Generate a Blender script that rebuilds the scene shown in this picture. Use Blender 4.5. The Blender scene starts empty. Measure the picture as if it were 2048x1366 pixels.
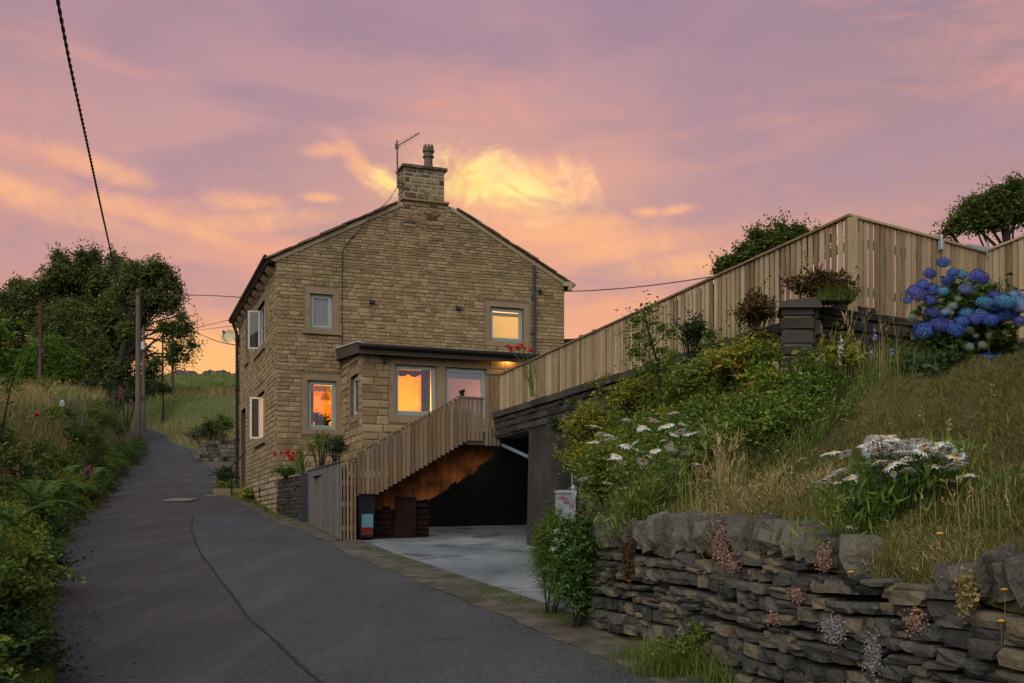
import bpy, math, random
import numpy as np
from mathutils import Vector, Matrix

# ------------------------------------------------------------------ camera, world, sun, exposure
sc = bpy.context.scene
COL = sc.collection
F = 2169.0            # focal length in pixels of the 2048 px wide photograph
EYE = 1.6
HOR = 1055.0          # the eye-level line in the photograph
cam_d = bpy.data.cameras.new('camera'); cam = bpy.data.objects.new('camera', cam_d); COL.objects.link(cam)
cam.location = (0, 0, EYE); cam.rotation_euler = (math.pi/2, 0, 0)
cam_d.sensor_width = 36; cam_d.lens = 36*F/2048; cam_d.shift_y = (HOR-683)/2048
cam_d.clip_start = .05; cam_d.clip_end = 3000
sc.camera = cam
sc.view_settings.view_transform = 'Standard'; sc.view_settings.look = 'None'
sc.view_settings.exposure = 0.0; sc.view_settings.gamma = 1; sc.view_settings.use_curve_mapping = False
sc.cycles.use_denoising = True
try: sc.cycles.denoiser = 'OPENIMAGEDENOISE'
except Exception: pass
sc.cycles.max_bounces = 6; sc.cycles.transparent_max_bounces = 8
sc.cycles.diffuse_bounces = 3; sc.cycles.glossy_bounces = 2; sc.cycles.transmission_bounces = 4
sc.cycles.caustics_reflective = False; sc.cycles.caustics_refractive = False

SUN_EL, SUN_ROT = math.radians(38), math.radians(205)   # dusk sky-glow from behind the camera, slightly left
sun_d = bpy.data.lights.new('sun', 'SUN'); sun = bpy.data.objects.new('sun', sun_d); COL.objects.link(sun)
sun_d.energy = 2.15; sun_d.angle = math.radians(70); sun_d.color = (1.0, .96, .84)
_sd = Vector((math.sin(SUN_ROT)*math.cos(SUN_EL), math.cos(SUN_ROT)*math.cos(SUN_EL), math.sin(SUN_EL)))
sun.rotation_euler = _sd.to_track_quat('Z', 'Y').to_euler()

world = bpy.data.worlds.new('World'); sc.world = world; world.use_nodes = True
class NT:
    """tiny helper for node trees"""
    def __init__(s, tree): s.t = tree; s.n = tree.nodes; s.l = tree.links
    def new(s, typ, **kw):
        n = s.n.new(typ)
        for k, v in kw.items(): setattr(n, k, v)
        return n
    def put(s, sock, v):
        if hasattr(v, 'is_linked') or isinstance(v, bpy.types.NodeSocket): s.l.new(v, sock)
        else:
            if isinstance(v, (tuple, list)) and len(v) == 3 and sock.type == 'RGBA': v = (*v, 1)
            sock.default_value = v
    def m(s, op, a, b=None, c=None, clamp=False):
        n = s.new('ShaderNodeMath', operation=op); n.use_clamp = clamp
        s.put(n.inputs[0], a)
        if b is not None: s.put(n.inputs[1], b)
        if c is not None: s.put(n.inputs[2], c)
        return n.outputs[0]
    def mix(s, f, a, b, blend='MIX'):
        n = s.new('ShaderNodeMix', data_type='RGBA', blend_type=blend)
        s.put(n.inputs[0], f); s.put(n.inputs[6], a); s.put(n.inputs[7], b)
        return n.outputs[2]
    def noise(s, vec, scale, detail=4, rough=.55, dist=0):
        n = s.new('ShaderNodeTexNoise'); s.put(n.inputs['Vector'], vec) if vec is not None else None
        n.inputs['Scale'].default_value = scale; n.inputs['Detail'].default_value = detail
        n.inputs['Roughness'].default_value = rough; n.inputs['Distortion'].default_value = dist
        return n.outputs['Fac']
    def ramp(s, f, stops, interp='LINEAR'):
        n = s.new('ShaderNodeValToRGB'); s.put(n.inputs[0], f); n.color_ramp.interpolation = interp
        e = n.color_ramp.elements
        while len(e) < len(stops): e.new(.5)
        for i, (p, c) in enumerate(stops): e[i].position = p; e[i].color = (*c, 1) if len(c) == 3 else c
        return n.outputs[0]
    def rng(s, f, a, b, c=0.0, d=1.0, smooth=False):
        n = s.new('ShaderNodeMapRange'); n.interpolation_type = 'SMOOTHSTEP' if smooth else 'LINEAR'
        s.put(n.inputs[0], f)
        for i, v in enumerate((a, b, c, d)): n.inputs[i+1].default_value = v
        return n.outputs[0]
    def mapv(s, vec, scale=(1,1,1), loc=(0,0,0), rot=(0,0,0)):
        n = s.new('ShaderNodeMapping'); s.l.new(vec, n.inputs[0])
        n.inputs['Scale'].default_value = scale; n.inputs['Location'].default_value = loc; n.inputs['Rotation'].default_value = rot
        return n.outputs[0]
def lin(r, g, b):
    return tuple(((c/255)/12.92 if c <= 10 else ((c/255+.055)/1.055)**2.4) for c in (r, g, b))

def build_sky():
    w = NT(world.node_tree); w.n.clear()
    tc = w.new('ShaderNodeTexCoord'); d = tc.outputs['Generated']
    sep = w.new('ShaderNodeSeparateXYZ'); w.l.new(d, sep.inputs[0])
    x, y, z = sep.outputs
    az = w.m('ARCTAN2', x, y); el = w.m('ARCSINE', z)
    # base: warm at the horizon, mauve above, cooler overhead; warmer towards the sunset (ahead, a little left)
    warm = w.ramp(w.rng(el, 0, .75), [(0, lin(252,190,116)), (.17, lin(246,176,122)), (.27, lin(230,164,134)), (.42, lin(200,152,150)), (.62, lin(170,136,152)), (1, lin(118,112,144))])
    cool = w.ramp(w.rng(el, 0, .75), [(0, lin(228,162,124)), (.2, lin(216,154,132)), (.36, lin(178,141,142)), (.55, lin(150,127,141)), (1, lin(108,106,140))])
    side = w.m('ABSOLUTE', w.m('ADD', az, .12))
    base = w.mix(w.rng(side, .12, .62, smooth=True), warm, cool)
    # overhead and behind the camera the dusk sky is blue-grey
    back = w.rng(w.m('ABSOLUTE', az), 1.0, 2.2, smooth=True)
    over = w.m('MAXIMUM', w.rng(el, .52, 1.1, smooth=True), w.m('MULTIPLY', back, .85))
    # broad veils of pink high cloud
    v1 = w.noise(w.mapv(d, (1.6, 1.0, 7.5), (3.1, .4, .2), (0, .22, 0)), 2.6, 5, .55, .6)
    v2 = w.noise(w.mapv(d, (1.2, 1.0, 4.0), (7.3, 2.2, .8), (0, -.35, 0)), 3.2, 4, .5, .4)
    fine = w.noise(w.mapv(d, (1.0, 1.0, 2.4), (1.3, 5.2, .3), (0, .3, 0)), 15, 9, .66, .9)
    veil = w.m('MULTIPLY', w.rng(v1, .46, .66, smooth=True), w.rng(fine, .38, .64, .35, 1.0))
    lowm = w.rng(el, .55, .17)
    vcol = w.ramp(w.rng(el, 0, .6), [(0, lin(255,186,118)), (.3, lin(242,168,126)), (.55, lin(220,156,142)), (1, lin(192,142,146))])
    base = w.mix(w.m('MULTIPLY', veil, w.m('MULTIPLY_ADD', lowm, .45, .62)), base, vcol)
    grey = w.m('MULTIPLY', w.rng(v2, .42, .60, 0, .95, smooth=True), w.rng(fine, .3, .7, 1, .6))
    gcol = w.ramp(w.rng(el, 0, .6), [(0, lin(214,158,136)), (.5, lin(172,138,150)), (1, lin(140,118,144))])
    base = w.mix(grey, base, gcol)
    # the lit cumulus and its smaller neighbours; the noise bends the edge of each
    n1 = w.noise(w.mapv(d, (1, 1, 1.35), (2.2, 1.1, .7)), 15, 10, .66, .8)
    n2 = w.noise(w.mapv(d, (1, 1, 1.2), (5.2, 3.1, 1.7)), 48, 8, .68, .8)
    def blob(px, py, rx, ry, tilt=0.0):
        a0 = math.atan((px-1024)/F); e0 = math.atan((HOR-py)/math.hypot(F, px-1024))
        da = w.m('SUBTRACT', az, a0); de = w.m('SUBTRACT', el, e0)
        de = w.m('SUBTRACT', de, w.m('MULTIPLY', da, tilt))
        return w.m('EXPONENT', w.m('MULTIPLY', w.m('ADD', w.m('POWER', w.m('MULTIPLY', w.m('ABSOLUTE', da), F/rx), 2.0),
                                                  w.m('POWER', w.m('MULTIPLY', w.m('ABSOLUTE', de), F/ry), 2.0)), -1.0))
    def total(bl):
        s = bl[0]
        for b in bl[1:]: s = w.m('MAXIMUM', s, b)
        return s
    edge = w.m('MULTIPLY_ADD', w.m('SUBTRACT', n1, .5), 2.1, w.m('MULTIPLY', w.m('SUBTRACT', n2, .5), 1.15))
    big = total([blob(960, 365, 130, 62, .0), blob(1080, 358, 115, 50, .06), blob(1150, 378, 85, 38, .0), blob(765, 362, 38, 24, -.3), blob(1020, 425, 150, 34)])
    bigm = w.rng(w.m('ADD', big, edge), .26, .86)
    streak = w.noise(w.mapv(d, (1, 1, 5.5), (4.4, 1.9, .2), (0, .06, 0)), 12, 8, .65, .6)
    low = w.rng(el, math.atan((HOR-448)/F), math.atan((HOR-385)/F), 0, 1, smooth=True)
    bigm = w.m('MULTIPLY', bigm, w.m('MULTIPLY', w.rng(big, .06, .34), w.m('MAXIMUM', low, w.rng(streak, .38, .62, .2, .85))))
    core = total([blob(915, 362, 95, 50, .0), blob(1010, 385, 90, 36, .0), blob(775, 366, 32, 18, -.3)])
    pinkb = total([blob(712, 325, 48, 32, -.9), blob(655, 300, 55, 16, .1), blob(740, 345, 30, 18, -.6), blob(340, 445, 150, 20, -.22), blob(230, 410, 90, 26, -.1),
                   blob(520, 440, 130, 26, .1), blob(480, 405, 110, 22, 0), blob(1350, 420, 42, 10, .1), blob(1290, 425, 40, 12), blob(1130, 470, 200, 26, 0),
                   blob(1230, 500, 170, 30, .1), blob(80, 400, 180, 30, -.25), blob(1380, 530, 150, 30, 0), blob(640, 395, 40, 10), blob(180, 330, 120, 26, -.2), blob(1180, 445, 120, 20)])
    pm = w.m('MULTIPLY', w.rng(w.m('ADD', pinkb, edge), .1, 1.35), w.rng(pinkb, .0, .6))
    base = w.mix(w.m('MULTIPLY', pm, .95), base, w.mix(w.rng(el, .2, .36), lin(252,184,124), lin(240,174,142)))
    # broad warm glow round the lit cloud
    gl = blob(980, 400, 330, 120)
    base = w.mix(w.m('MULTIPLY', gl, .42), base, lin(255,186,124))
    ccol = w.mix(w.rng(w.m('MULTIPLY_ADD', w.m('SUBTRACT', n2, .5), 1.0, core), .1, .8), w.mix(w.rng(n1, .4, .6), lin(246,178,140), lin(255,206,148)), w.mix(w.rng(n1, .36, .6), lin(255,206,122), lin(255,238,150)))
    base = w.mix(w.m('MULTIPLY', bigm, .93), base, ccol)
    # a yellow bar low on the horizon to the left of the house
    hb = w.m('MULTIPLY', blob(410, 715, 190, 48), w.rng(fine, .3, .7, .5, 1))
    base = w.mix(w.m('MULTIPLY', hb, .8), base, lin(255,196,112))
    base = w.mix(over, base, w.mix(w.rng(v1, .4, .65), lin(146,152,172), lin(176,166,174)))
    # light below the horizon: dull earth
    base = w.mix(w.rng(el, -.02, 0.0, 1, 0), base, (.06, .055, .04))
    bg1 = w.new('ShaderNodeBackground'); w.l.new(base, bg1.inputs[0]); bg1.inputs[1].default_value = 1.06
    st = w.new('ShaderNodeTexSky', sky_type='NISHITA'); st.sun_disc = False
    st.sun_elevation = SUN_EL; st.sun_rotation = SUN_ROT
    bg2 = w.new('ShaderNodeBackground'); w.l.new(st.outputs[0], bg2.inputs[0]); bg2.inputs[1].default_value = .002
    ad = w.new('ShaderNodeAddShader'); w.l.new(bg1.outputs[0], ad.inputs[0]); w.l.new(bg2.outputs[0], ad.inputs[1])
    o = w.new('ShaderNodeOutputWorld'); w.l.new(ad.outputs[0], o.inputs[0])
build_sky()

# ------------------------------------------------------------------ helpers
R = random.Random(7)
NR = np.random.default_rng(7)
def P(px, py, Y):
    """the point of the world seen at pixel (px, py) of the photograph at distance Y"""
    return Vector(((px-1024)/F*Y, Y, EYE+(HOR-py)/F*Y))
def V(*a): return Vector(a)
def wloc(o):
    v = Vector((0, 0, 0))
    while o is not None: v = v+o.location; o = o.parent
    return v
def tag(o, label=None, cat=None, group=None, kind=None):
    if label: o['label'] = label
    if cat: o['category'] = cat
    if group: o['group'] = group
    if kind: o['kind'] = kind
    return o
def thing(name, label, cat, loc, group=None):
    o = bpy.data.objects.new(name, None); COL.objects.link(o); o.location = loc; o.empty_display_size = .2
    return tag(o, label, cat, group)
def link(o, parent):
    COL.objects.link(o)
    if parent is not None: o.parent = parent
    return o
class MB:
    def __init__(s): s.v = []; s.f = []; s.mi = []
    def add(s, vs, fs, mi=0):
        b = len(s.v); s.v += [tuple(v) for v in vs]; s.f += [tuple(b+i for i in f) for f in fs]; s.mi += [mi]*len(fs); return s
    def box(s, o, a, b, c, mi=0):
        """box from corner o along vectors a, b, c"""
        o, a, b, c = Vector(o), Vector(a), Vector(b), Vector(c)
        vs = [o, o+a, o+a+b, o+b, o+c, o+a+c, o+a+b+c, o+b+c]
        fs = [(0,3,2,1), (4,5,6,7), (0,1,5,4), (1,2,6,5), (2,3,7,6), (3,0,4,7)]
        if a.cross(b).dot(c) < 0: fs = [f[::-1] for f in fs]
        return s.add(vs, fs, mi)
    def prism(s, poly, d, mi=0):
        d = Vector(d); poly = [Vector(p) for p in poly]; n = len(poly)
        vs = poly+[p+d for p in poly]
        fs = [tuple(range(n))[::-1], tuple(range(n, 2*n))]+[(i, (i+1) % n, n+(i+1) % n, n+i) for i in range(n)]
        nrm = Vector((0, 0, 0))
        for i in range(n): nrm += poly[i].cross(poly[(i+1) % n])
        if nrm.dot(d) < 0: fs = [f[::-1] for f in fs]
        return s.add(vs, fs, mi)
    def tube(s, pts, r, n=8, mi=0, cap=True):
        pts = [Vector(p) for p in pts]; rs = r if isinstance(r, (list, tuple)) else [r]*len(pts)
        ref = None; rings = []; b = len(s.v)
        for i, p in enumerate(pts):
            t = (pts[min(i+1, len(pts)-1)]-pts[max(i-1, 0)]).normalized()
            if ref is None: ref = t.orthogonal().normalized()
            ref = (ref-t*ref.dot(t))
            ref = ref.normalized() if ref.length > 1e-6 else t.orthogonal().normalized()
            bi = t.cross(ref)
            for k in range(n):
                a = 2*math.pi*k/n; s.v.append(tuple(p+(ref*math.cos(a)+bi*math.sin(a))*rs[i]))
        for i in range(len(pts)-1):
            for k in range(n):
                k2 = (k+1) % n; s.f.append((b+i*n+k, b+i*n+k2, b+(i+1)*n+k2, b+(i+1)*n+k)); s.mi.append(mi)
        if cap:
            s.f.append(tuple(b+k for k in range(n))[::-1]); s.f.append(tuple(b+(len(pts)-1)*n+k for k in range(n))); s.mi += [mi, mi]
        return s
    def lathe(s, c, prof, n=16, mi=0):
        """prof: (radius, z) pairs round the vertical through c"""
        b = len(s.v); c = Vector(c)
        for r, z in prof:
            for k in range(n):
                a = 2*math.pi*k/n; s.v.append((c.x+r*math.cos(a), c.y+r*math.sin(a), c.z+z))
        for i in range(len(prof)-1):
            for k in range(n):
                k2 = (k+1) % n; s.f.append((b+i*n+k, b+i*n+k2, b+(i+1)*n+k2, b+(i+1)*n+k)); s.mi.append(mi)
        s.f.append(tuple(b+k for k in range(n))[::-1]); s.f.append(tuple(b+(len(prof)-1)*n+k for k in range(n))); s.mi += [mi, mi]
        return s
    def mesh(s, name, mats, org=(0, 0, 0), smooth=False):
        me = bpy.data.meshes.new(name); ox, oy, oz = org
        me.from_pydata([(a-ox, b-oy, c-oz) for a, b, c in s.v], [], s.f)
        for m_ in (mats if isinstance(mats, (list, tuple)) else [mats]): me.materials.append(m_)
        if any(s.mi): me.polygons.foreach_set('material_index', s.mi)
        if smooth: me.polygons.foreach_set('use_smooth', [True]*len(s.f))
        me.update(); return me
    def build(s, name, mats, parent=None, smooth=False, label=None, cat=None, group=None, kind=None, org=None):
        base = wloc(parent) if parent is not None else Vector((0, 0, 0))
        loc = Vector((0, 0, 0)) if org is None else Vector(org)-base
        o = bpy.data.objects.new(name, s.mesh(name, mats, base+loc, smooth)); o.location = loc
        link(o, parent); return tag(o, label, cat, group, kind)
def np_mesh(name, v, f, mats, org=(0, 0, 0), smooth=False, mi=None):
    v = np.asarray(v, dtype=np.float32)-np.array(org, dtype=np.float32); f = np.asarray(f, dtype=np.int32)
    me = bpy.data.meshes.new(name); k = f.shape[1]
    me.vertices.add(len(v)); me.vertices.foreach_set('co', v.ravel())
    me.loops.add(f.size); me.loops.foreach_set('vertex_index', f.ravel())
    me.polygons.add(len(f)); me.polygons.foreach_set('loop_start', np.arange(0, f.size, k, dtype=np.int32))
    me.polygons.foreach_set('loop_total', np.full(len(f), k, dtype=np.int32))
    if smooth: me.polygons.foreach_set('use_smooth', np.ones(len(f), dtype=bool))
    for m_ in (mats if isinstance(mats, (list, tuple)) else [mats]): me.materials.append(m_)
    if mi is not None: me.polygons.foreach_set('material_index', np.asarray(mi, dtype=np.int32))
    me.update(calc_edges=True); me.validate(); return me
def np_obj(name, v, f, mats, parent=None, smooth=False, mi=None, **kw):
    org = wloc(parent) if parent is not None else (0, 0, 0)
    o = bpy.data.objects.new(name, np_mesh(name, v, f, mats, org, smooth, mi)); link(o, parent)
    return tag(o, kw.get('label'), kw.get('cat'), kw.get('group'), kw.get('kind'))

# ------------------------------------------------------------------ materials
MATS = {}
def mat(name, cols, scale=6, rough=.85, bump=.3, bscale=40, vary=.5, nvary=.6, stretch=(1, 1, 1), metal=0.0, spec=.3, detail=6,
        trans=None, second=None, bump2=None, bdist=.01, world_pos=True, wscale=None):
    """procedural surface: colours from a ramp driven by noise in place plus one random value per piece"""
    m_ = bpy.data.materials.new(name); m_.use_nodes = True; t = NT(m_.node_tree); t.n.clear()
    geo = t.new('ShaderNodeNewGeometry'); oi = t.new('ShaderNodeObjectInfo')
    if world_pos: pos = geo.outputs['Position']
    else: tcn = t.new('ShaderNodeTexCoord'); pos = tcn.outputs['Object']
    pv = t.mapv(pos, stretch)
    n1 = t.noise(pv, scale, detail, .6)
    rnd = t.m('FRACT', t.m('ADD', geo.outputs['Random Per Island'], oi.outputs['Random']))
    k = t.m('MULTIPLY_ADD', t.m('SUBTRACT', n1, .5), nvary*2, .5)
    k = t.m('ADD', k, t.m('MULTIPLY', t.m('SUBTRACT', rnd, .5), vary), clamp=True)
    st = [(i/(len(cols)-1), c) for i, c in enumerate(cols)] if len(cols) > 1 else [(0, cols[0]), (1, cols[0])]
    col = t.ramp(k, st)
    if second is not None:   # (colour, noise scale, low, high, strength) patches of lichen, moss, dirt
        for (c2, s2, lo, hi, stg) in (second if isinstance(second, list) else [second]):
            f2 = t.rng(t.noise(pos, s2, 6, .65), lo, hi, 0, stg, smooth=True)
            col = t.mix(f2, col, c2)
    b = t.new('ShaderNodeBsdfPrincipled'); t.l.new(col, b.inputs['Base Color'])
    b.inputs['Roughness'].default_value = rough; b.inputs['Metallic'].default_value = metal
    b.inputs['Specular IOR Level'].default_value = spec
    if bump:
        nb = t.noise(pv, bscale, 5, .65)
        if bump2: nb = t.m('MULTIPLY_ADD', t.noise(pos, bump2[0], 6, .6), bump2[1], nb)
        bn = t.new('ShaderNodeBump'); bn.inputs['Strength'].default_value = bump; bn.inputs['Distance'].default_value = bdist
        t.l.new(nb, bn.inputs['Height']); t.l.new(bn.outputs[0], b.inputs['Normal'])
    out = t.new('ShaderNodeOutputMaterial'); sh = b.outputs[0]
    if trans:
        tl = t.new('ShaderNodeBsdfTranslucent'); t.l.new(col, tl.inputs[0])
        mx = t.new('ShaderNodeMixShader'); mx.inputs[0].default_value = trans
        t.l.new(sh, mx.inputs[1]); t.l.new(tl.outputs[0], mx.inputs[2]); sh = mx.outputs[0]
    t.l.new(sh, out.inputs[0]); MATS[name] = m_; return m_
def glass_mat(name, tint=(.9, .92, .92), refl=1.0, base=.04):
    m_ = bpy.data.materials.new(name); m_.use_nodes = True; t = NT(m_.node_tree); t.n.clear()
    tr = t.new('ShaderNodeBsdfTransparent'); tr.inputs[0].default_value = (*tint, 1)
    gl = t.new('ShaderNodeBsdfGlossy'); gl.inputs[0].default_value = (.95, .95, .95, 1); gl.inputs[1].default_value = .015
    lw = t.new('ShaderNodeFresnel'); lw.inputs[0].default_value = 1.5
    mx = t.new('ShaderNodeMixShader'); t.l.new(t.m('MULTIPLY_ADD', lw.outputs[0], refl, base, clamp=True), mx.inputs[0])
    t.l.new(tr.outputs[0], mx.inputs[1]); t.l.new(gl.outputs[0], mx.inputs[2])
    o = t.new('ShaderNodeOutputMaterial'); t.l.new(mx.outputs[0], o.inputs[0]); return m_
def emit_mat(name, col, s):
    m_ = bpy.data.materials.new(name); m_.use_nodes = True; t = NT(m_.node_tree); t.n.clear()
    e = t.new('ShaderNodeEmission'); e.inputs[0].default_value = (*col, 1); e.inputs[1].default_value = s
    o = t.new('ShaderNodeOutputMaterial'); t.l.new(e.outputs[0], o.inputs[0]); return m_
def G(v): return (v, v, v)

M_stone = mat('sandstone', [(0.175,0.121,0.059), (0.245,0.176,0.089), (0.295,0.218,0.116), (0.370,0.282,0.157), (0.235,0.159,0.081)], scale=2.0, vary=.70, nvary=.45, bump=.6, bscale=38, rough=.92,
              second=[((.11,.085,.06), 1.1, .52, .75, .5), ((.30,.16,.08), 5.5, .66, .74, .45), ((.05,.045,.035), 14, .62, .8, .5)], bdist=.012)
M_stone_pale = mat('sandstone_low', [(.19,.14,.085), (.28,.21,.13), (.38,.29,.19), (.46,.37,.25)], scale=5, vary=.7, nvary=.4, bump=.6, bscale=38, rough=.92,
              second=[((.09,.07,.045), 6, .58, .75, .5)], bdist=.012)
M_mortar = mat('mortar', [(.12,.09,.054), (.19,.145,.09)], scale=8, bump=.3, vary=0)
M_mortar_pale = mat('mortar_pale', [(.5,.45,.33), (.3,.25,.17), (.6,.55,.42)], scale=6, bump=.3, vary=0)
M_dress = mat('dressed_sandstone', [(.185,.132,.078), (.25,.182,.11), (.31,.235,.148)], scale=3, vary=.3, nvary=.5, bump=.25, bscale=60, second=[((.11,.085,.055), 4, .55, .75, .5)])
M_chim = mat('sooty_stone', [(.04,.032,.024), (.15,.11,.065), (.26,.195,.11), (.3,.2,.1), (.05,.04,.03)], scale=4, vary=.9, nvary=.3, bump=.7, bscale=30, bdist=.015, second=[((.42,.40,.33), 13, .66, .74, .6)])
M_verge = mat('verge_mortar', [(.34,.275,.17), (.46,.38,.25)], scale=3, vary=.2, bump=.2)
M_slate = mat('stone_slate', [(.07,.052,.033), (.13,.095,.058), (.18,.135,.082)], scale=5, vary=.7, bump=.6, second=[((.05,.07,.03), 7, .55, .7, .5)])
M_black = mat('black_plastic', [(.008,.008,.01), (.015,.015,.016)], rough=.45, bump=.05, vary=.1)
M_fascia = mat('brown_board', [(.045,.036,.026), (.07,.055,.038)], scale=6, stretch=(1,1,8), rough=.6, bump=.2)
M_lead = mat('lead_flashing', [(.2,.23,.24), (.45,.5,.52)], scale=9, rough=.5, bump=.4, spec=.5)
M_white = mat('window_frame_green', [(.30,.37,.32), (.36,.43,.38)], scale=3, rough=.5, bump=.03, vary=.1, spec=.5)
M_whitew = mat('window_frame_white', [(.44,.44,.41), (.52,.52,.48)], scale=3, rough=.45, bump=.03, vary=.1, spec=.5)
M_shut = mat('shutter_white', [(0.750,0.750,0.750), (0.750,0.750,0.750)], scale=3, rough=.6, bump=.03, vary=.1)
M_glass = glass_mat('window_glass', refl=.9, base=.05)
M_glass_r = glass_mat('window_glass_sky', tint=(.8,.82,.84), refl=1.0, base=.14)
M_glass_d = glass_mat('casement_glass', tint=(.42,.42,.36), refl=.5, base=.02)
M_orange = mat('orange_plaster', [(.80,.38,.03), (.9,.45,.04)], scale=2, bump=.05, vary=0)
M_cream = mat('cream_plaster', [(.75,.60,.36), (.85,.70,.45)], scale=2, bump=.05, vary=0)
M_blind = mat('cream_blind', [(.85,.74,.5), (.9,.8,.56)], scale=3, bump=.05, vary=0, trans=.55)
M_grey = mat('grey_metal', [(.18,.19,.2), (.28,.29,.3)], scale=10, rough=.5, metal=.6, bump=.05)
M_anthr = mat('anthracite', [(.03,.035,.05), (.05,.055,.07)], rough=.5, bump=.05)
M_pot = mat('chimney_pot_clay', [(.07,.055,.045), (.14,.11,.09), (.2,.17,.14)], scale=5, vary=.2, bump=.3)
M_road = None
M_wood = mat('new_timber', [(.18,.13,.075), (.33,.245,.135), (.42,.325,.19), (.52,.41,.25)], scale=3, stretch=(7,7,.7), vary=.95, nvary=.5, rough=.75, bump=.25, bscale=14, second=[((.14,.08,.035), 5.5, .69, .73, .8), ((.30,.24,.14), 1.5, .5, .7, .4)])
M_woodg = mat('weathered_timber', [(0.123,0.077,0.039), (0.199,0.131,0.070), (0.284,0.198,0.118)], scale=3, stretch=(7,7,.6), vary=.7, nvary=.5, rough=.85, bump=.3, bscale=14, second=[((.15,.155,.16), 1.3, .45, .7, .5)])
M_woodgrey = mat('silver_timber', [(0.085,0.081,0.076), (0.145,0.136,0.128), (0.204,0.191,0.174)], scale=3, stretch=(7,7,.6), vary=.6, nvary=.6, rough=.9, bump=.3, bscale=14)
M_dry = mat('drystone', [(.034,.034,.031), (.070,.068,.060), (.105,.100,.084), (.20,.165,.10), (.062,.061,.056), (.13,.12,.10)], scale=5, vary=1.0, nvary=.35, bump=1.0, bscale=34, rough=.95, bdist=.022, bump2=(13, 1.3),
            second=[((.22,.24,.20), 21, .61, .69, .6), ((.14,.09,.045), 4, .62, .72, .45), ((.03,.042,.012), 7, .60, .70, .6)])
M_cope = mat('cope_stone', [(.055,.053,.044), (.11,.105,.082), (.18,.165,.12)], scale=4, vary=.7, nvary=.5, bump=1.0, bscale=24, rough=.95, bdist=.035, bump2=(8, 2.5),
            second=[((.21,.22,.17), 12, .55, .68, .65), ((.17,.12,.06), 5, .60, .70, .5), ((.03,.045,.012), 6, .60, .72, .6)])
M_ret = mat('retaining_stone', [(.02,.019,.017), (.042,.037,.032), (.075,.065,.052)], scale=3, vary=.8, nvary=.4, bump=.8, bscale=25, bdist=.02, second=[((.2,.2,.18), 26, .67, .74, .6), ((.04,.05,.015), 3, .5, .7, .5)])
M_conc = mat('old_concrete', [(.018,.016,.015), (.040,.035,.033), (.070,.064,.058)], scale=1.6, vary=.2, nvary=.9, bump=.6, bscale=22, detail=9, second=[((.08,.075,.03), 2.2, .5, .72, .5)])
M_earth = mat('earth', [(.035,.026,.016), (.07,.052,.032)], scale=6, bump=.8, bscale=20, bdist=.03)
M_rust_glow = mat('rusty_board_glow', [(0.011,0.004,0.002), (0.076,0.022,0.005), (0.227,0.065,0.010), (0.348,0.122,0.020)], scale=3.0, nvary=.9, vary=.1, bump=.5, bscale=30, detail=8)
M_shade_red = mat('shade_red', [(0.003,0.001,0.001), (0.015,0.004,0.003), (0.027,0.007,0.004), (0.011,0.007,0.006)], scale=4, nvary=1.0, vary=.3, bump=.5)
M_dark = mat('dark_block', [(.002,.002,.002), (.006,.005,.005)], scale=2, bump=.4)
M_polewood = mat('pole_timber', [(0.068,0.056,0.043), (0.118,0.099,0.077), (0.155,0.130,0.105)], scale=2, stretch=(6,6,.5), bump=.4, bscale=10, vary=.3)
M_cable = mat('cable_black', [(.02,.017,.018), (.045,.035,.035)], rough=.6, bump=0)
M_bark = mat('bark', [(.014,.012,.009), (.035,.029,.02)], scale=4, stretch=(3,3,.7), bump=.8, bscale=12, bdist=.03)
def leafmat(name, cols, scale=.6, vary=.7, trans=.35, nvary=.55, rough=.6, spec=.25):
    return mat(name, cols, scale=scale, vary=vary, nvary=nvary, bump=0, rough=rough, trans=trans, spec=spec, detail=3)
L_tree = leafmat('leaf_tree', [(0.053,0.080,0.021), (0.117,0.152,0.035), (0.202,0.240,0.055)])
L_ash = leafmat('leaf_ash', [(0.060,0.085,0.024), (0.128,0.171,0.045), (0.217,0.243,0.065)])
L_light = leafmat('leaf_light', [(0.066,0.135,0.018), (0.124,0.225,0.026), (0.190,0.313,0.046)])
L_mid = leafmat('leaf_bramble', [(0.046,0.094,0.018), (0.104,0.176,0.027), (0.176,0.250,0.037), (0.271,0.291,0.046)], scale=1.6)
L_yel = leafmat('leaf_yellowgreen', [(0.109,0.159,0.020), (0.216,0.276,0.032), (0.326,0.345,0.039), (0.435,0.256,0.039)], scale=1.8, vary=.9)
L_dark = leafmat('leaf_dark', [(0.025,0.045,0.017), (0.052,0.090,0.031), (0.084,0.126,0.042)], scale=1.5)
L_red = leafmat('leaf_red', [(0.039,0.046,0.016), (0.091,0.065,0.019), (0.169,0.065,0.019), (0.065,0.104,0.026)], scale=3, vary=.9)
L_fern = leafmat('leaf_fern', [(0.046,0.094,0.019), (0.086,0.156,0.031), (0.140,0.235,0.046)], scale=1.2)
L_hyd = leafmat('leaf_hydrangea', [(0.026,0.055,0.013), (0.065,0.117,0.018), (0.182,0.247,0.026)], scale=3)
G_green = leafmat('grass_green', [(0.061,0.096,0.018), (0.124,0.176,0.029), (0.194,0.237,0.039)], scale=1.2, vary=.8, trans=.3)
G_straw = leafmat('grass_straw', [(0.186,0.158,0.055), (0.354,0.278,0.112), (0.558,0.437,0.205)], scale=1.2, vary=.8, trans=.3)
G_dry = leafmat('grass_dry_lawn', [(0.077,0.082,0.021), (0.155,0.139,0.039), (0.247,0.207,0.063)], scale=1.5, vary=.8, trans=.2)
G_field = leafmat('grass_field', [(0.102,0.159,0.028), (0.173,0.244,0.041), (0.283,0.298,0.071)], scale=.12, vary=.6, trans=.3)
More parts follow.
